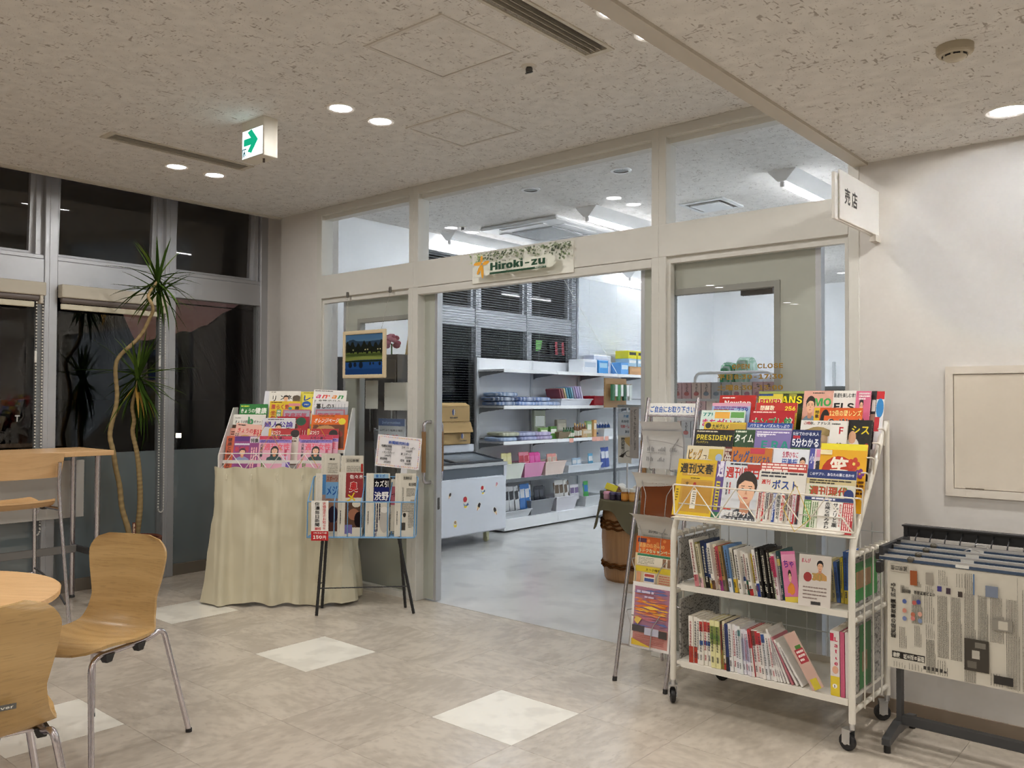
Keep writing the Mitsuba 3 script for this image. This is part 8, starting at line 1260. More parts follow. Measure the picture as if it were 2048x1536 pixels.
# long shelf unit along the windows
XF, XBK = -5.72, -6.105
t = thing('shelf_unit', 'long white metal shop shelf unit filled with goods below the windows', 'shelf unit'); SW = '#d9dbde'; ys = [6.50, 7.40, 8.30, 9.20, 10.10]
for y in ys: part(t, 'upright', cat(bx(XBK, XBK+.03, y-.018, y+.018, 0, 1.81), *(bx(XBK+.03, XBK+.0305, y-.004, y+.004, z, z+.012) for z in np.arange(.3, 1.75, .05))), 'paint', '#c3c6c9')
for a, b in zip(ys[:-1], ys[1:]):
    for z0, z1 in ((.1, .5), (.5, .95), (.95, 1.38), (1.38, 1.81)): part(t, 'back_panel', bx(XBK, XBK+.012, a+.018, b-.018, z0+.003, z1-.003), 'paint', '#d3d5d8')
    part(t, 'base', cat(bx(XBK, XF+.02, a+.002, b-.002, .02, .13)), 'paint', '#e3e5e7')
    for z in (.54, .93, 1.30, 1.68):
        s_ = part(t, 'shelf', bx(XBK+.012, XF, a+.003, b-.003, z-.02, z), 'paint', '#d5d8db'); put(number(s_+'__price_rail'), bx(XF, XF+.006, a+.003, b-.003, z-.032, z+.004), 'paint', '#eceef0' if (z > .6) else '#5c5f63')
        br = prism([(0, 0), (.36, 0), (.36, -.012), (.05, -.05), (0, -.075)], .003); br.apply_transform(np.array([[1, 0, 0, XBK+.015], [0, 0, 1, a+.02], [0, 1, 0, z-.02], [0, 0, 0, 1.]])); put(number(s_+'__bracket'), br, 'paint', '#6a6d71')
def xr_(m, x, y, z, a=0): return mv(m, rotz(a, (x, y, z)))
def packed(label, x, y, z, w, d, h, c, grp, lean=0, stripes='#e9ecf2', cat_='clothes', name='folded_garment'):
    """soft wrapped pack"""
    m = trimesh.creation.icosphere(subdivisions=3); v = m.vertices; v = np.sign(v)*np.abs(v)**.45; v = v/np.abs(v).max(0); v[:, 2] += .18*(meshkit.noise(np.c_[v[:, 0]*3+x*7, v[:, 1]*3+y*9, v[:, 2]*2])-.5)
    mm = trimesh.Trimesh(v*[d/2, w/2, h/2]+[0, 0, h/2], m.faces, process=False); C = np.where((np.sin(v[:, 1]*23+v[:, 0]*8) > .6)[:, None], lin(stripes), lin(c))*.5+.5*lin(c)
    M = rotz(0, (x, y, z))@trimesh.transformations.rotation_matrix(lean, [1, 0, 0]); return solo(name, label, cat_, mv(mm, M), 'gloss', C, grp, smooth=True)
GA, GB = 'plastic wrapped blue garments on the shelf below the top', 'wrapped garments on the middle shelf'
for i, (y, z, c) in enumerate(((6.64, 1.30, '#5a6f92'), (6.62, 1.347, '#3d4c66'), (6.66, 1.394, '#6f84a4'), (6.96, 1.30, '#7f97c4'), (6.98, 1.347, '#4a5f8c'), (7.24, 1.30, '#8fa5cc'), (7.22, 1.347, '#6a80ae'), (7.50, 1.30, '#90a4c6'))): packed(f'{("slate blue", "dark navy", "greyish blue", "light blue", "navy patterned", "pale blue", "blue patterned", "pale blue flat")[i]} wrapped garment on the shelf below the top, {("bottom of the left pile", "middle of the left pile", "top of the left pile", "bottom of the second pile", "top of the second pile", "bottom of the third pile", "top of the third pile", "alone at the right")[i]}', -5.90, y, z, .32, .28, .05, c, GA)
for i, (y, z, c, s_) in enumerate(((6.62, .93, '#8fa4c4', '#c6d2e6'), (6.66, .98, '#a7a78f', '#d8d8c4'), (6.95, .93, '#8f96bd', '#c3c6e0'), (6.93, .975, '#9aa0c0', '#d3d5ea'), (7.22, .93, '#9a8fb4', '#d8cfe6'), (7.2, .972, '#a59bc0', '#ded8ee'))): packed(f'{("blue striped", "grey-olive patterned", "periwinkle", "bluish lilac", "violet", "lilac")[i]} wrapped garment on the middle shelf', -5.86, y, z, .30, .27, .048, c, GB, stripes=s_)
def basket(label, x, y, z, w, d, h, c, grp, lattice=True, flare=.03):
    """open tray: outer and inner tapered walls, rim, holes as dark slots"""
    t = thing('basket', label, 'basket', grp); r = []
    o = np.array([[-1, -1], [1, -1], [1, 1], [-1, 1]], float)
    B, T_ = o*[d/2-flare, w/2-flare], o*[d/2, w/2]; V = np.vstack([np.c_[B, np.zeros(4)], np.c_[T_, np.full(4, h)], np.c_[T_*.96, np.full(4, h)], np.c_[B*.95, np.full(4, .006)]]); F = []
    for k in range(3):
        for j in range(4): a_, b_ = k*4+j, k*4+(j+1) % 4; F += [[a_, b_, b_+4], [a_, b_+4, a_+4]]
    F += [[0, 2, 1], [0, 3, 2], [12, 13, 14], [12, 14, 15]]; m = trimesh.Trimesh(V+[x, y, z], F, process=False); part(t, 'body', m, 'gloss', c)
    rim = tube(np.c_[T_*1.01, np.full(4, h)]+[x, y, z], .006, 6, closed=True); part(t, 'rim', rim, 'gloss', lin(c)*1.05)
    if lattice:
        sl = [bx(x+d/2-.004-flare*(1-(zz/h)), x+d/2+.0012-flare*(1-zz/h), y+yy-.006, y+yy+.006, z+zz, z+zz+h*.16) for zz in (h*.18, h*.42, h*.66) for yy in np.arange(-w/2+.04, w/2-.035, .022)]
        part(t, 'lattice', cat(*sl), 'gloss', c)
    return t
GC, GD = 'plastic trays and baskets on the shop shelves', 'goods standing on the shop shelves'
for y, z, w, h, c, lab in ((7.78, 1.30, .60, .075, '#dde0e8', 'white lattice tray holding patterned pouches on the shelf below the top'), (8.24, 1.30, .24, .11, '#b02630', 'small red basket on the shelf below the top'), (8.60, 1.30, .38, .07, '#dcdfe4', 'white lattice tray right of the red basket'), (8.50, .93, .36, .09, '#e3e6ea', 'white tray with blue bottles on the middle shelf'), (7.55, .93, .22, .075, '#7a6a4e', 'small woven basket on the middle shelf'),
                           (6.68, .54, .34, .155, '#d9dcd2', 'clear tub of yellow packs on the lower shelf'), (7.02, .54, .34, .15, '#d08aae', 'clear tub of pink bags on the lower shelf'), (7.39, .54, .37, .145, '#dcc8bd', 'clear tub of pink and beige packs on the lower shelf'), (7.95, .54, .66, .085, '#dfe5ec', 'long white lattice tray on the lower shelf'),
                           (6.72, .13, .50, .075, '#c3c6ca', 'shallow white tray at the left of the bottom shelf'), (7.16, .13, .40, .155, '#7d8085', 'grey tub of black packs on the bottom shelf'), (7.60, .13, .40, .155, '#d0cfd6', 'clear tub of white packs on the bottom shelf'), (8.15, .13, .40, .12, '#cfd3d6', 'white tray at the right of the bottom shelf')):
    basket(lab, -5.87, y, z, w, .30, h, c, GC, lattice=('lattice' in lab or 'tray' in lab or 'basket' in lab))
def pack(label, x, y, z, w, h, th, c, band=None, lean=0, grp=GD, name='packet', cat_='packet', yawa=0):
    m = rbx(-th/2, th/2, -w/2, w/2, 0, h, .004); k = cat(m, bx(th/2, th/2+.0006, -w*.4, w*.4, h*.45, h*.8)) if band else m; C = np.tile(lin(c), (len(k.vertices), 1))
    if band: C[len(m.vertices):] = lin(band)
    return solo(name, label, cat_, mv(k, rotz(yawa, (x, y, z))@trimesh.transformations.rotation_matrix(lean, [1, 0, 0])), 'gloss', C, grp)
cols = ['#7a3f45', '#8a5a5c', '#c9b890', '#6fa0b4', '#4a7f92', '#8fb8c8', '#a8a0b8', '#b8a8d0', '#c8bfe0', '#d6cfe6']; names_ = ['maroon floral', 'rose brown', 'sand', 'teal', 'dark teal', 'pale aqua', 'grey lilac', 'lilac', 'light lilac', 'white lilac']
for i, c in enumerate(cols): pack(f'{names_[i]} flat pouch in the slanted row of the white tray, {ordn[i]} from the left', -5.86, 7.56+.045*i, 1.315, .024, .185+.004*i, .20, c, None, .35, 'flat pouches slanting in the white tray', 'pouch', 'pouch')
for k, (y, z, n, c1, c2, h, nm) in enumerate(((6.60, .62, 4, '#ddd69a', '#e6e0b0', .19, 'pale yellow'), (6.88, .62, 6, '#d98a9a', '#b5404c', .19, 'pink striped'), (7.06, .60, 6, '#d84a9a', '#e06ab0', .20, 'magenta'), (7.36, .60, 6, '#e09a90', '#d8c8b8', .17, 'salmon'), (7.82, .58, 4, '#a9c3d8', '#e2e6ea', .12, 'blue and white'), (8.14, .58, 3, '#5f9fc0', '#e9ecef', .16, 'aqua'), (8.40, .56, 4, '#3a4f94', '#e2e4ea', .24, 'blue-topped white'),
                                              (6.64, .20, 8, '#c8cacd', '#23242a', .26, 'white and black sock'), (6.90, .20, 6, '#3a6fae', '#c9ccd2', .27, 'blue sock'), (7.14, .22, 6, '#22252c', '#3a3d46', .21, 'black'), (7.50, .20, 8, '#d8d8d6', '#5a4a3a', .27, 'white food'), (7.78, .22, 4, '#d5d3d8', '#6a5a80', .18, 'white and violet'), (8.05, .20, 3, '#3f9a4a', '#2f6fae', .22, 'green'))):
    for i in range(n): pack(f'{nm} packet, {ordn[i]} of {n} standing together on the {"lower" if z > .5 else "bottom"} shelf', -5.79-.012*(i % 3), y+.030*i, z, .07, h*(1-.07*(i % 3)), .012, (c1, c2, c1)[i % 3], (c2, c1, '#efefef')[i % 3], .18+.06*((i*3) % 4)-.12, f'{nm} packets on the shop shelves', yawa=.12*((i*7) % 5-2))
def bottle(label, x, y, z, r, h, c, cap, grp='bottles on the middle shop shelf', name='bottle'):
    t = thing(name, label, name, grp); part(t, 'body', lathe([(0, 0), (r, .002), (r, h*.6), (r*.85, h*.7), (r*.4, h*.8), (r*.4, h*.86), (0, h*.86)], 12, (x, y, z)), 'gloss', c, smooth=40); part(t, 'cap', lathe([(0, h*.84), (r*.45, h*.84), (r*.45, h), (0, h)], 10, (x, y, z)), 'paint', cap, smooth=40); part(t, 'label', tube([(x, y, z+h*.15), (x, y, z+h*.5)], r+.0008, 12, cap=False), 'print', '#d6d2c4')
for i in range(5): bottle(f'dark green bottle, {ordn[i]} of the row on the middle shelf', -5.76, 7.58+.042*i, .93, .016, .125, '#2f5a30', '#1d3a20')
for i in range(5): bottle(f'brown sauce bottle, {ordn[i]} of the row on the middle shelf', -5.80, 7.84+.05*i, .93, .02, .17-.012*(i % 2), '#6a4426', '#c9a86a')
for i in range(5): bottle(f'blue capped jar, {ordn[i]} in the tray on the middle shelf', -5.84, 8.34+.06*i, .96, .022, .14, '#23407a', '#e3e5ea')
for i, (y, w, h, c, b, nm) in enumerate(((7.25, .14, .13, '#6f8f4a', '#dfe6c8', 'green snack box'), (7.42, .12, .14, '#4f7a34', '#e6e9da', 'green and white box'), (7.30, .20, .32, '#8f9682', '#d3d8d0', 'grey-green poster board with pictures'), (7.70, .18, .21, '#9a9484', '#c7c1b0', 'beige picture board'), (8.06, .20, .10, '#c9a87a', '#e3d6bd', 'wooden crate'), (8.22, .06, .20, '#d8a86a', '#efe6d2', 'orange bottle box'), (8.10, .10, .19, '#7f9f6a', '#e3e8d4', 'green leaflet pack'))):
    pack(nm+' on the middle shelf', -5.80-(.10 if h > .2 else 0), y, .93, w, h, .04, c, b, 0)
for i in range(5): solo('price_card', f'salmon price card on the middle shelf edge, {ordn[i]} from the left', 'price card', bx(XF+.007, XF+.009, (7.62, 8.06, 8.14, 8.22, 8.32)[i], (7.62, 8.06, 8.14, 8.22, 8.32)[i]+.075, .885, .935), 'print', '#e0a898', 'salmon price cards')
for i, (y, x, w, d, h, c, b, nm) in enumerate(((8.16, -5.92, .28, .22, .165, '#dfe3ea', '#bcc7d8', 'white carton with small print'), (8.43, -5.92, .20, .22, .165, '#3f95d8', '#a8d3f0', 'bright blue carton'), (8.60, -6.02, .36, .16, .235, '#d5d9e6', '#aab4cc', 'tall white carton behind the cord'), (8.88, -5.90, .17, .20, .155, '#5f9fdc', '#cfe2f4', 'pale blue carton'), (9.16, -5.90, .36, .22, .11, '#b98a5a', '#c79a6a', 'brown cardboard carton'), (8.99, -5.93, .16, .2, .0, '#d8dce4', '#7fa8d0', ''))):
    if nm: pack(nm+' on the top shelf', x, y, 1.68, w, h, d, c, b, 0, 'cartons on the top shelf', 'carton', 'carton')
for i in range(2):
    for k in range(2): pack(f'{("blue and white", "yellow")[k]} pack, {("left", "right")[i]} of two, {("under", "on top of")[k]} the other above the brown carton', -5.90, 9.06+.21*i, 1.79+.10*k, .19, .10, .2, ('#9fc0d8', '#e3d81f')[k], ('#e8edf0', '#2a2a1c')[k], 0, 'packs above the brown carton', 'carton', 'carton')
t = thing('hanging_goods', 'green and white packets hanging from a wire rack at the right end of the shelves', 'goods rack')
part(t, 'rack', cat(bx(-5.55, -5.53, 8.06, 8.5, 1.28, 1.62), *(tube([(-5.53, 8.1+.06*k, 1.55), (-5.42, 8.1+.06*k, 1.55)], .003, 5) for k in range(7))), 'paint', '#8a6a44')
for k in range(7): part(t, 'packet', rbx(-5.47, -5.44, 8.075+.06*k, 8.125+.06*k, 1.36+.05*(k % 2), 1.545, .003), 'gloss', ('#2f5a3a', '#e3e6e4', '#3f7a4a', '#dfe3e0', '#244a34', '#e8e8e6', '#c9cfc8')[k])
part(t, 'stand', cat(bx(-5.56, -5.53, 8.27, 8.29, 0, 1.3), bx(-5.7, -5.4, 8.1, 8.46, 0, .02)), 'paint', '#55585c')
# chest freezer
t = thing('chest_freezer', 'white chest freezer with ice cream stickers and glass lids inside the shop', 'freezer'); fx0, fx1, fy0, fy1 = -6.02, -5.38, 5.0, 6.17
part(t, 'body', cat(rbx(fx0, fx1, fy0, fy1, .12, .64, .012), bx(fx0, fx0+.2, fy0, fy1, .6, .92)), 'gloss', '#d9dde6')
part(t, 'front_glass', bx(fx1-.05, fx1-.012, fy0+.02, fy1-.03, .64, .735), 'paint', '#4c545c'); [part(t, 'corner_post', rbx(fx1-.05, fx1, y_-.04, y_, .63, .76, .004), 'gloss', '#d9dde6') for y_ in (fy1, fy0+.04)]
part(t, 'top_rim', cat(rbx(fx1-.045, fx1+.008, fy0, fy1+.008, .735, .768, .006)), 'steel'); part(t, 'side_wall', prism([(fx1-.01, .62), (fx1-.01, .755), (fx0+.19, .83), (fx0, .90), (fx0, .62)], .02).apply_transform(np.array([[1, 0, 0, 0], [0, 0, 1, fy1-.02], [0, 1, 0, 0], [0, 0, 0, 1.]])), 'gloss', '#d5d9e2')
part(t, 'inner_lining', bx(fx0+.2, fx1-.06, fy0+.03, fy1-.03, .64, .66), 'paint', '#8f979f')
for k, (ya, yb_) in enumerate(((fy0+.02, 5.52), (5.50, fy1-.02))):
    M = fr((fx1-.03, ya, .765+.004*k), (0, 1, 0), (-1, 0, .15)); W_, L_ = yb_-ya, .41; g = part(t, 'lid', mv(cat(bx(0, .03, 0, L_, 0, .018), bx(W_-.03, W_, 0, L_, 0, .018), bx(.03, W_-.03, 0, .03, 0, .018), bx(.03, W_-.03, L_-.03, L_, 0, .018)), M), 'paint', '#2b2e33'); put(number(g+'__pane'), mv(bx(.03, W_-.03, .03, L_-.03, .006, .009), M), 'gloss', '#4a5156')
part(t, 'rear_panel', prism([(fx0+.19, .84), (fx0+.20, .84), (fx0+.13, .925), (fx0+.12, .925)], fy1-fy0-.02).apply_transform(np.array([[1, 0, 0, 0], [0, 0, 1, fy0+.01], [0, 1, 0, 0], [0, 0, 0, 1.]])), 'gloss', '#8c94a6')
for yy in (fy0+.15, fy1-.16): part(t, 'caster', cat(lathe([(0, -.014), (.028, -.014), (.032, 0), (.028, .014), (0, .014)], 16).apply_transform(np.array([[1, 0, 0, fx1-.12], [0, 0, 1, yy], [0, 1, 0, .033], [0, 0, 0, 1.]])), bx(fx1-.14, fx1-.1, yy-.02, yy+.02, .055, .122)), 'paint', '#c9c7a4')
def sticker(y, z, s, kind, rot=0):
    a = Art(100, 100)
    if kind == 'bar': a.e(50, 55, 32, 44, '#efe9e0'); a.e(50, 60, 24, 30, '#e3c690'); a.e(50, 70, 24, 24, '#241a18'); [a.e(34+11*i, 54, 7, 9, '#241a18', 10) for i in range(4)]; a.r(44, 8, 56, 34, '#c98a5a')
    elif kind == 'ice': a.e(50, 50, 38, 46, '#e9e4da'); a.p([(24, 24), (76, 24), (84, 50), (16, 50)], '#7f97b4'); a.e(50, 62, 32, 28, '#e6e3dc'); a.e(42, 74, 26, 20, '#b02830'); a.p([(40, 20), (90, 30), (70, 46)], '#4a6488'); a.e(40, 20, 20, 8, '#d9c23c')
    elif kind == 'cup': a.e(50, 50, 36, 40, '#e8e4da'); a.p([(30, 14), (70, 14), (80, 46), (20, 46)], '#dcc43a'); a.e(50, 56, 30, 20, '#d8d0c0'); a.e(50, 64, 20, 16, '#9a7a5a'); a.e(60, 70, 8, 8, '#c9a86a')
    else: a.e(50, 50, 26, 42, '#e8dcdf'); a.p([(50, 6), (76, 54), (24, 54)], '#d9b8a8'); a.e(50, 66, 26, 22, '#c98a9a')
    M = fr((fx1+.0012, y, z), (0, 1, 0), (0, 0, 1))@trimesh.transformations.rotation_matrix(rot, [0, 0, 1])@np.diag([s/100, s*1.25/100, 1, 1])@np.array([[1, 0, 0, -50], [0, 1, 0, -50], [0, 0, 1, 0], [0, 0, 0, 1.]]); sheet('chest_freezer', 'sticker', a, M, .0004)
for v_ in ((5.39, .497, .05, 'bar', -.4), (5.83, .517, .075, 'ice', .2), (5.60, .42, .10, 'ice', .1), (5.77, .366, .072, 'bar', -.5), (6.005, .303, .072, 'bar', .5), (5.463, .24, .07, 'cup', 0), (6.02, .554, .05, 'cone', -.4), (5.27, .30, .06, 'cone', .2), (5.12, .42, .08, 'bar', .3)): sticker(*v_)
a = Art(60, 40, '#d9dde6'); a.e(16, 20, 9, 12, '#c98a9a', 12); a.e(38, 20, 9, 11, '#c9a0a8', 12); sheet('chest_freezer', 'sticker', a, fr((fx0+.172, 5.86, .86), (0, 1, 0), (-.65, 0, .85))@np.diag([.0015, .0015, 1, 1]), .004)
for k, (ya, yb_, z0, z1) in enumerate(((5.66, 6.10, .925, 1.145), (5.58, 6.09, 1.147, 1.30))):
    t = thing('cardboard_box', ('brown cardboard box with a blue oval mark, lower of two on the freezer', 'brown cardboard box with raised flaps, upper of two on the freezer')[k], 'box', 'cardboard boxes on the freezer'); xa, xb = -6.0, -5.80
    part(t, 'carton', rbx(xa, xb, ya, yb_, z0, z1, .003), 'matte', '#a58a62'); part(t, 'tape', bx(xb, xb+.0005, ya+.01, yb_-.01, z1-.012, z1-.006), 'print', '#8f744e')
    if k: part(t, 'flap', mv(cat(bx(-.07, 0, 0, yb_-ya, 0, .003)), fr((xb-.002, ya, z1), (.9, 0, -.42), (0, 1, 0))), 'matte', '#b09468'); part(t, 'flap', mv(bx(0, .09, 0, .2, 0, .003), fr((xa+.02, ya, z1), (1, 0, .25), (0, 1, 0))), 'matte', '#9c815a'); part(t, 'white_label', mv(bx(-.001, 0, ya-.03, ya+.10, z0+.03, z1-.03), np.array([[1, 0, 0, xb+.002], [0, 1, 0, 0], [0, 0, 1, 0], [0, 0, 0, 1.]])), 'print', '#c3c8d2')
    else: part(t, 'flap', mv(bx(0, .10, 0, yb_-ya, 0, .003), fr((xb, ya, z1-.01), (.35, 0, -.9), (0, 1, 0))), 'matte', '#ab8f66')
    a = Art(100, 80); a.e(50, 52, 13, 22, '#23366a'); a.p([(50, 30), (58, 34), (62, 52), (58, 70), (50, 74)], '#b9b2a8'); a.t('TOHAN', 16, 8, 15, '#22242c', 68); sheet(t, 'print', a, fr((xb+.001+(.045 if k == 0 else 0), ya+.20, z0+.02), (0, 1, 0), (0, 0, 1))@np.diag([.0016, (.0012 if k == 0 else .0014), 1, 1]), .0008)
# barrel table
t = thing('barrel_table', 'wooden barrel with rope hoops used as a display table in the doorway', 'barrel'); bc = (-3.535, 5.50)
m = lathe([(0, 0), (.185, 0), (.20, .02), (.212, .15), (.222, .32), (.215, .50), (.198, .60), (0, .60)], 48, (*bc, 0)); vv = np.array(m.vertices)-[*bc, 0]; put(t+'__staves', m, 'barrel_wood', smooth=False, uv=np.c_[np.arctan2(vv[:, 1], vv[:, 0])/6.283+.5, vv[:, 2]])
for z, r in ((.115, .218), (.135, .219), (.40, .226), (.43, .226), (.455, .224)): an = np.linspace(0, 2*np.pi, 61)[:-1]; part(t, 'rope_hoop', tube(np.c_[bc[0]+(r+.002*np.sin(an*30))*np.cos(an), bc[1]+(r+.002*np.sin(an*30))*np.sin(an), z+.006*np.sin(an*15+z*50)], .0085, 6, closed=True), 'matte', '#4a2c14', smooth=True)
V = []; nr, na = 14, 96
for i in range(nr+8):
    for k in range(na):
        an = k/na*2*np.pi; c4_ = abs(math.cos(2*(an-.6)))
        if i < nr: rr_, zz = .235*i/(nr-1), .612
        else:
            q_ = (i-nr+1)/8; L_ = .07+.17*c4_**3; rr_, zz = .238+.035*q_*(1+.35*math.sin(an*9)*q_), .612-L_*q_
        V.append([bc[0]+rr_*math.cos(an), bc[1]+rr_*math.sin(an), zz])
F = []
for i in range(nr+7):
    for k in range(na): a_, b_ = i*na+k, i*na+(k+1) % na; F += [[a_, a_+na, b_+na], [a_, b_+na, b_]]
t2_ = solo('tablecloth', 'olive grey cloth draped over the barrel', 'tablecloth', trimesh.Trimesh(V, F, process=False), 'matte', '#5c5644', smooth=True)
part('barrel_table', 'board', lathe([(0, .598), (.232, .598), (.232, .610), (0, .610)], 40, (*bc, 0)), 'paint', '#5a4a34')
def jar(label, x, y, r, h, c, lid, lab=None):
    t = thing('jar', label, 'jar', 'small jars on the barrel table'); z = .613; part(t, 'glass', lathe([(0, 0), (r*.95, 0), (r, .006), (r, h*.68), (r*.86, h*.76), (0, h*.76)], 14, (x, y, z)), 'gloss', c, smooth=40); part(t, 'lid', lathe([(0, h*.74), (r*1.15 if lid != '#c9c6bd' else r*.9, h*.72), (r*.95, h), (0, h)], 14, (x, y, z)), 'paint', lid, smooth=40)
    if lab: part(t, 'label', tube([(x, y, z+h*.12), (x, y, z+h*.6)], r+.0008, 14, cap=False), 'print', lab)
for x, y, r, h, c, l_, lb, n_ in ((-3.70, 5.37, .026, .058, '#2a2a20', '#2f3324', None, 'dark green capped jar at the left front'), (-3.645, 5.34, .026, .058, '#b58a98', '#c98fa6', None, 'pink capped jar'), (-3.585, 5.33, .026, .058, '#2c2438', '#3a2f55', None, 'violet capped jar'), (-3.535, 5.345, .025, .056, '#241f30', '#2b2545', None, 'dark violet capped jar'), (-3.475, 5.325, .028, .095, '#8a5520', '#c9c6bd', '#c98a3a', 'orange labelled honey jar with a pale lid'), (-3.415, 5.335, .026, .095, '#9a6a30', '#c9c6bd', '#b88a4a', 'second honey jar with a pale lid, right of the first')): jar(n_+' on the barrel', x, y, r, h, c, l_, lb)
for x, y, r, n_ in ((-3.66, 5.50, .085, 'round wicker basket with wrapped goods at the left on the barrel'), (-3.45, 5.54, .10, 'round wooden basket with bagged goods at the back of the barrel')):
    t = thing('round_basket', n_, 'basket', 'round baskets on the barrel'); part(t, 'wall', lathe([(0, 0), (r*.9, 0), (r, .06), (r*1.03, .065), (r*.95, .065), (r*.85, .012), (0, .012)], 26, (x, y, .613)), 'matte', '#9a7a4c', smooth=40)
    for k in range(5): an = k*1.3; part(t, 'wrapped_item', mv(trimesh.creation.icosphere(subdivisions=2, radius=1).apply_transform(np.diag([.036, .03, .026, 1])), rotz(an, (x+.045*math.cos(an), y+.045*math.sin(an), .68+.012*(k % 2)))), 'gloss', ('#cfcac2', '#d8d6d2', '#4a2c22', '#b8b2a8', '#5a3426')[k], smooth=True)
solo('price_note', 'small yellow handwritten note in the wicker basket on the barrel', 'note', mv(bx(0, .10, 0, .05, 0, .002), fr((-3.71, 5.40, .685), (.95, .1, -.25), (0, .4, .9))), 'print', '#cfc21f')
# poster stand behind the barrel
t = thing('poster_stand', 'chrome stand with two narrow white posters behind the barrel', 'poster stand')
part(t, 'pole', tube([(-3.84, 5.92, 0), (-3.84, 5.92, 1.33)], .008, 8), 'steel'); part(t, 'foot', lathe([(0, 0), (.12, 0), (.12, .012), (0, .02)], 24, (-3.84, 5.92, 0)), 'steel'); part(t, 'rail', bx(-3.93, -3.70, 5.905, 5.915, 1.30, 1.325), 'steel')
a = Art(100, 150, '#d3d9e0'); [a.e(5+i*7, 145+1.5*(i % 2), 3, 2, '#8fa8c4', 8) for i in range(14)]; [a.e(3, 8+i*9, 2, 3, '#8fa8c4', 8) for i in range(16)]; a.t('冷蔵', 44, 116, 20, '#5a86b0', 40); a.t('たかむ', 30, 84, 20, '#4a5a6a', 58); a.t('甘酒・し', 24, 52, 20, '#b0505a', 66); a.t('あり', 56, 18, 20, '#4a5a6a', 34)
M = fr((-3.925, 5.90, 1.07), (1, 0, 0), (0, 0, 1)); part(t, 'card', mv(bx(0, .135, 0, .195, -.002, 0), M), 'print', '#d3d9e0'); sheet(t, 'print', a, scaled(M, .135, .195, a))
a = Art(100, 260, '#ded9cf'); a.p([(40, 240), (96, 250), (96, 150), (60, 190)], '#c9a86a'); a.t('野沢菜茶づけ', 22, 244, 30, '#1f1a16', None, True, out=176); a.e(80, 90, 26, 30, '#2a2620'); a.e(80, 90, 22, 26, '#d8d2c6'); a.p([(6, 60), (60, 110), (40, 50)], '#2a2620')
M = fr((-3.915, 5.895, .845), (1, 0, 0), (0, 0, 1)); part(t, 'poster', mv(bx(0, .13, 0, .225, -.002, 0), M), 'print', '#ded9cf'); sheet(t, 'print', a, scaled(M, .13, .225, a))
a = Art(60, 300, '#b5aca6'); a.t('どこでもお送りします', 24, 288, 20, '#5a534e', None, True, out=240); a.lines(8, 280, 200, 2, 3, 8, '#7f7771', True); M = fr((-3.79, 5.88, .89), (1, 0, 0), (0, 0, 1)); part(t, 'poster', mv(bx(0, .085, 0, .42, -.002, 0), M), 'print', '#b5aca6'); sheet(t, 'print', a, scaled(M, .085, .42, a))
# shop ceiling unit and vent
t = thing('air_conditioner', 'square ceiling cassette air conditioner in the shop', 'air conditioner'); ax, ay = -5.12, 6.47; Z = ZSH
part(t, 'panel', rbx(ax-.475, ax+.475, ay-.475, ay+.475, Z-.04, Z-.003, .012), 'paint', '#dfe2e4'); part(t, 'grille', rbx(ax-.25, ax+.25, ay-.25, ay+.25, Z-.055, Z-.04, .006), 'paint', '#b4b9bd')
for k in range(12): part(t, 'grille_bar', bx(ax-.23, ax+.23, ay-.23+.04*k, ay-.215+.04*k, Z-.058, Z-.055), 'paint', '#c9cdd0')
for k in range(4): R_ = rotz(k*math.pi/2, (ax, ay, 0)); f_ = part(t, 'flap', mv(rbx(-.26, .26, .31, .40, Z-.05, Z-.041, .003), R_), 'paint', '#e6e8ea'); part(t, 'flap_gap', mv(bx(-.27, .27, .30, .415, Z-.042, Z-.0405), R_), 'paint', '#d5d8da')
t = thing('ceiling_vent', 'square ceiling vent grille in the shop right of the tall frame post', 'vent'); vx, vy = -3.405, 6.55
part(t, 'frame', cat(bx(vx-.2, vx+.2, vy-.2, vy-.165, Z-.015, Z), bx(vx-.2, vx+.2, vy+.165, vy+.2, Z-.015, Z), bx(vx-.2, vx-.165, vy-.165, vy+.165, Z-.015, Z), bx(vx+.165, vx+.2, vy-.165, vy+.165, Z-.015, Z)), 'paint', '#d6d9db'); part(t, 'recess', duct(vx-.165, vx+.165, vy-.165, vy+.165, Z, Z+.25), 'paint', '#b4b8ba'); part(t, 'plate', bx(vx-.13, vx+.13, vy-.13, vy+.13, Z-.025, Z-.012), 'paint', '#d3d6d8')
for x, y, w_ in ((-4.26, 5.16, 'above the shop name board'), (-3.40, 5.15, 'left of the tall frame post')):
    t = thing('unlit_downlight', 'unlit round downlight in the shop ceiling '+w_, 'ceiling light', 'unlit downlights in the shop'); part(t, 'ring', lathe([(.055, -.01), (.075, -.008), (.078, 0), (.055, 0)], 28, (x, y, Z)), 'paint', '#e3e5e7', smooth=40); part(t, 'recess', lathe([(0, -.002), (.055, -.004), (.055, 0), (0, 0)], 24, (x, y, Z)), 'paint', '#aab0b4', smooth=40)
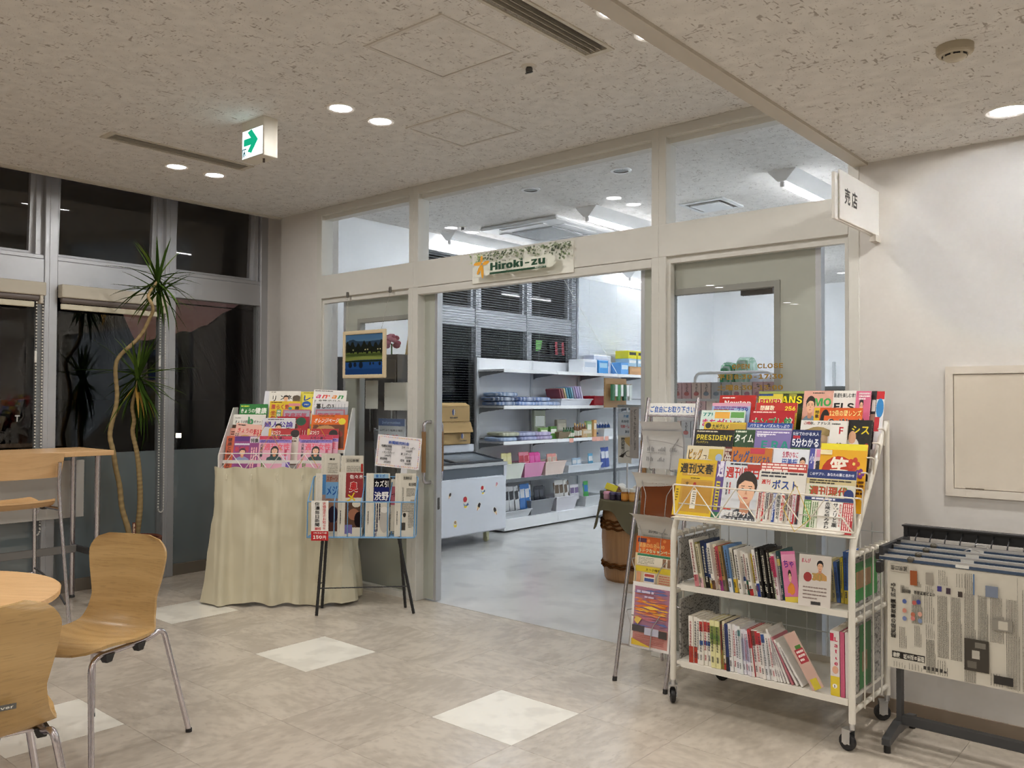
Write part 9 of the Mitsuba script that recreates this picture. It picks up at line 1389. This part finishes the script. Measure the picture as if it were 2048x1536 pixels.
# seen through the left glass: papers on the leaf, information board, dark cabinet, flowers, chair
for x0_, x1_, z0, z1, n_ in ((-4.877, -4.736, 1.292, 1.50, 'narrow blank paper taped inside the left door leaf glass'), (-4.665, -4.39, 1.284, 1.482, 'wide blank paper taped inside the left door leaf glass')): solo('paper_sheet', n_, 'paper', bx(x0_, x1_, 4.006, 4.0068, z0, z1), 'print', '#c9ccc6', 'blank papers on the left door leaf')
t = thing('information_board', 'information board with a blue header and red numbers behind the left glass', 'sign board'); a = Art(100, 150, '#b9c0c6'); a.r(0, 122, 100, 150, '#2a4f8a'); a.t('Information', 14, 130, 13, '#8fb0d8', 70); a.t('12月より毎週土曜日', 4, 102, 9, '#3a4048', 90); a.t('13:00', 16, 72, 24, '#b04a5a', 62); a.lines(6, 62, 88, 4, 6, 12, '#5a6068'); M = fr((-4.873, 4.13, .93), (1, 0, 0), (0, 0, 1)); part(t, 'board', mv(bx(0, .29, 0, .29, -.01, 0), M), 'print', '#b9c0c6'); sheet(t, 'print', a, scaled(M, .29, .29, a)); part(t, 'legs', cat(tube([(-4.85, 4.16, 0), (-4.85, 4.135, .93)], .008, 6), tube([(-4.6, 4.16, 0), (-4.6, 4.135, .93)], .008, 6)), 'paint', '#33363a')
t = thing('dark_cabinet', 'tall dark cabinet behind the left door leaf', 'cabinet'); part(t, 'body', bx(-5.84, -5.04, 4.46, 4.85, 0, 1.72), 'paint', '#2a2624')
for k in range(3): part(t, 'door', rbx(-5.83+.262*k, -5.574+.262*k, 4.445, 4.46, .06, 1.68, .003), 'paint', '#34302d'); part(t, 'pull', tube([(-5.60+.262*k, 4.435, 1.1), (-5.60+.262*k, 4.435, 1.5)], .006, 6), 'steel')
t = thing('flower', 'pink pompon flower standing on the dark cabinet behind the left glass', 'flower'); q = random.Random(2)
for k in range(26): an, e_ = q.uniform(0, 6.28), q.uniform(-1, 1.4); part(t, 'petal', mv(trimesh.creation.icosphere(subdivisions=1, radius=1).apply_transform(np.diag([.03, .022, .022, 1])), rotz(an, (-5.27+.05*math.cos(an)*math.cos(e_), 4.6+.05*math.sin(an)*math.cos(e_), 1.83+.05*math.sin(e_)))), 'matte', q.choice(['#c9738f', '#d890a6', '#b85f80']), smooth=True)
part(t, 'stem', tube([(-5.27, 4.6, 1.72), (-5.27, 4.6, 1.82)], .006, 6), 'matte', '#4a6a3a')
t = thing('flower_poster', 'poster with large yellow and pink flowers behind the left glass', 'poster'); a = Art(100, 120, '#d9c68a'); [a.e(30+i*23 % 70, 30+i*37 % 80, 16, 13, ('#d99a3c', '#c96a6a', '#e3c05a', '#7f8a5a')[i % 4]) for i in range(14)]; M = fr((-5.22, 4.70, 1.722), (1, 0, 0), (-.12, .2, 1)); part(t, 'board', mv(bx(0, .34, 0, .44, -.006, 0), M), 'print', '#d9c68a'); sheet(t, 'print', a, scaled(M, .34, .44, a))
t = thing('folding_chair', 'steel tube folding chair behind the left glass', 'chair'); 
for x in (-5.06, -4.74): part(t, 'leg', tube(bend([(x, 4.40, 0), (x, 4.27, .55), (x, 4.25, 1.14)], .1), .009, 8), 'chrome', smooth=True); part(t, 'leg', tube([(x, 4.18, 0), (x, 4.38, .5)], .009, 8), 'chrome', smooth=True)
part(t, 'back_rest', rbx(-5.06, -4.74, 4.24, 4.26, .98, 1.13, .006), 'paint', '#8c8f94'); part(t, 'seat', rbx(-5.06, -4.74, 4.20, 4.42, .50, .52, .008), 'paint', '#8c8f94')
# seen through the right glass: counter rack with boxes, cart, register, shelf
t = thing('noodle_rack', 'tiered white counter rack with rows of printed boxes behind the right glass', 'shelf unit'); part(t, 'stand', cat(bx(-2.95, -2.05, 4.92, 5.25, 0, 1.12), bx(-2.95, -2.05, 4.985, 5.25, 1.12, 1.25), bx(-2.95, -2.05, 5.055, 5.25, 1.25, 1.375)), 'paint', '#cfd3d6'); part(t, 'side_post', cat(bx(-2.97, -2.95, 4.95, 5.25, 0, 1.42), bx(-2.97, -2.95, 4.98, 5.0, 1.0, 1.6)), 'paint', '#e9ebed')
for r_ in range(3):
    for k in range(12 if r_ else 9):
        x = -2.92+.072*k; z = (1.25, 1.375, 1.12)[r_]; y = (4.995, 5.065, 4.925)[r_]; c = ('#d8d2d0', '#c9a8b0', '#d6c8c4', '#b8bec6')[(k//2+r_) % 4]; a = Art(100, 200, c); a.e(50, 60, 30, 26, ('#b06a6a', '#7a8a9a', '#a8788a', '#6a7a5a')[(k//3) % 4]); a.t(('うどん', 'そば', 'なべ')[(k//4) % 3], 36, 188, 34, '#33303a', None, True, out=110)
        t = thing('noodle_box', f'small printed noodle box, {ordn[k]} from the left in the {("middle", "upper", "lower")[r_]} row of the counter rack', 'box', 'noodle boxes behind the right glass'); part(t, 'carton', bx(x, x+.066, y, y+.05, z, z+.108), 'print', c); sheet(t, 'print', a, fr((x, y, z), (1, 0, 0), (0, 0, 1))@np.diag([.00066, .00054, 1, 1]))
t = thing('tube_cart', 'white tube frame cart with green and white bags behind the opening hours lettering', 'cart')
for y in (6.0, 6.4): part(t, 'frame', tube(bend([(-3.26, y, 0), (-3.26, y, 1.58), (-2.62, y, 1.58), (-2.62, y, 0)], .06), .012, 8), 'paint', '#e6e8ea', smooth=True)
part(t, 'shelf', bx(-3.26, -2.62, 6.0, 6.4, 1.28, 1.3), 'paint', '#dfe2e4')
for i, (x, c, h, n_) in enumerate(((-3.05, '#2f7a52', .36, 'dark green pack'), (-2.92, '#8fb8a0', .40, 'translucent green bag'), (-2.80, '#c9cfe0', .28, 'white and lilac pack'), (-2.70, '#e0dfe6', .26, 'white pack'))): packed(n_+' on the white tube cart', x, 6.2, 1.3, .2, .13, h, c, 'packs on the tube cart', name='goods_pack', cat_='packet')
t = thing('office_chair', 'grey swivel chair back behind the magazine trolley glass', 'chair'); part(t, 'back_rest', rbx(-2.62, -2.14, 5.5, 5.58, .95, 1.47, .07), 'paint', '#4c5456'); part(t, 'seat', rbx(-2.62, -2.14, 5.55, 6.0, .45, .53, .03), 'paint', '#444b4d'); part(t, 'column', tube([(-2.38, 5.78, .06), (-2.38, 5.78, .46)], .025, 10), 'paint', '#2b2d2f'); part(t, 'base', cat(*(tube([(-2.38, 5.78, .08), (-2.38+.27*math.cos(k*1.257), 5.78+.27*math.sin(k*1.257), .03)], .018, 8) for k in range(5))), 'paint', '#2b2d2f')
t = thing('cash_register', 'grey cash register monitor behind the right glass strip', 'cash register'); part(t, 'screen', mv(rbx(-.2, .2, -.03, .03, 0, .33, .015), rotz(.2, (-1.86, 5.0, 1.12))), 'paint', '#6f777a'); part(t, 'desk', bx(-2.0, -1.2, 4.9, 5.35, 0, 1.0), 'paint', '#cfd2d4'); part(t, 'stand', bx(-1.95, -1.77, 4.95, 5.06, 1.0, 1.13), 'paint', '#555b5e')
t = thing('wall_shelf', 'white shelf unit against the shop back wall', 'shelf unit'); part(t, 'back_panel', bx(-5.0, -3.4, 11.6, 11.62, 0, 1.85), 'paint', '#e6e9ec'); [part(t, 'shelf', bx(-5.0, -3.4, 11.25, 11.6, z, z+.02), 'paint', '#dcdfe2') for z in (.5, 1.0, 1.5)]; [part(t, 'upright', bx(x, x+.03, 11.55, 11.6, 0, 1.9), 'paint', '#b9bdc0') for x in (-5.0, -4.2, -3.43)]
# gold opening hours on the right glass
t = thing('opening_hours', 'gold opening hours lettering on the right glass behind the trolley', 'lettering'); a = Art(400, 200); GO = '#8f6f28'
a.t('OPEN', 80, 160, 32, GO, 98); a.t('CLOSE', 215, 160, 32, GO, 134); a.t('平日8:30-17:30', 0, 108, 32, GO, 349); a.t('土曜8:30-13:00', 0, 54, 32, GO, 349); a.t('日・祝日は休み', 30, 2, 32, GO, 300)
sheet(t, 'print', a, fr((-2.02, 3.948, 1.362), (1, 0, 0), (0, 0, 1))@np.diag([.001, .001, 1, 1]), .0)
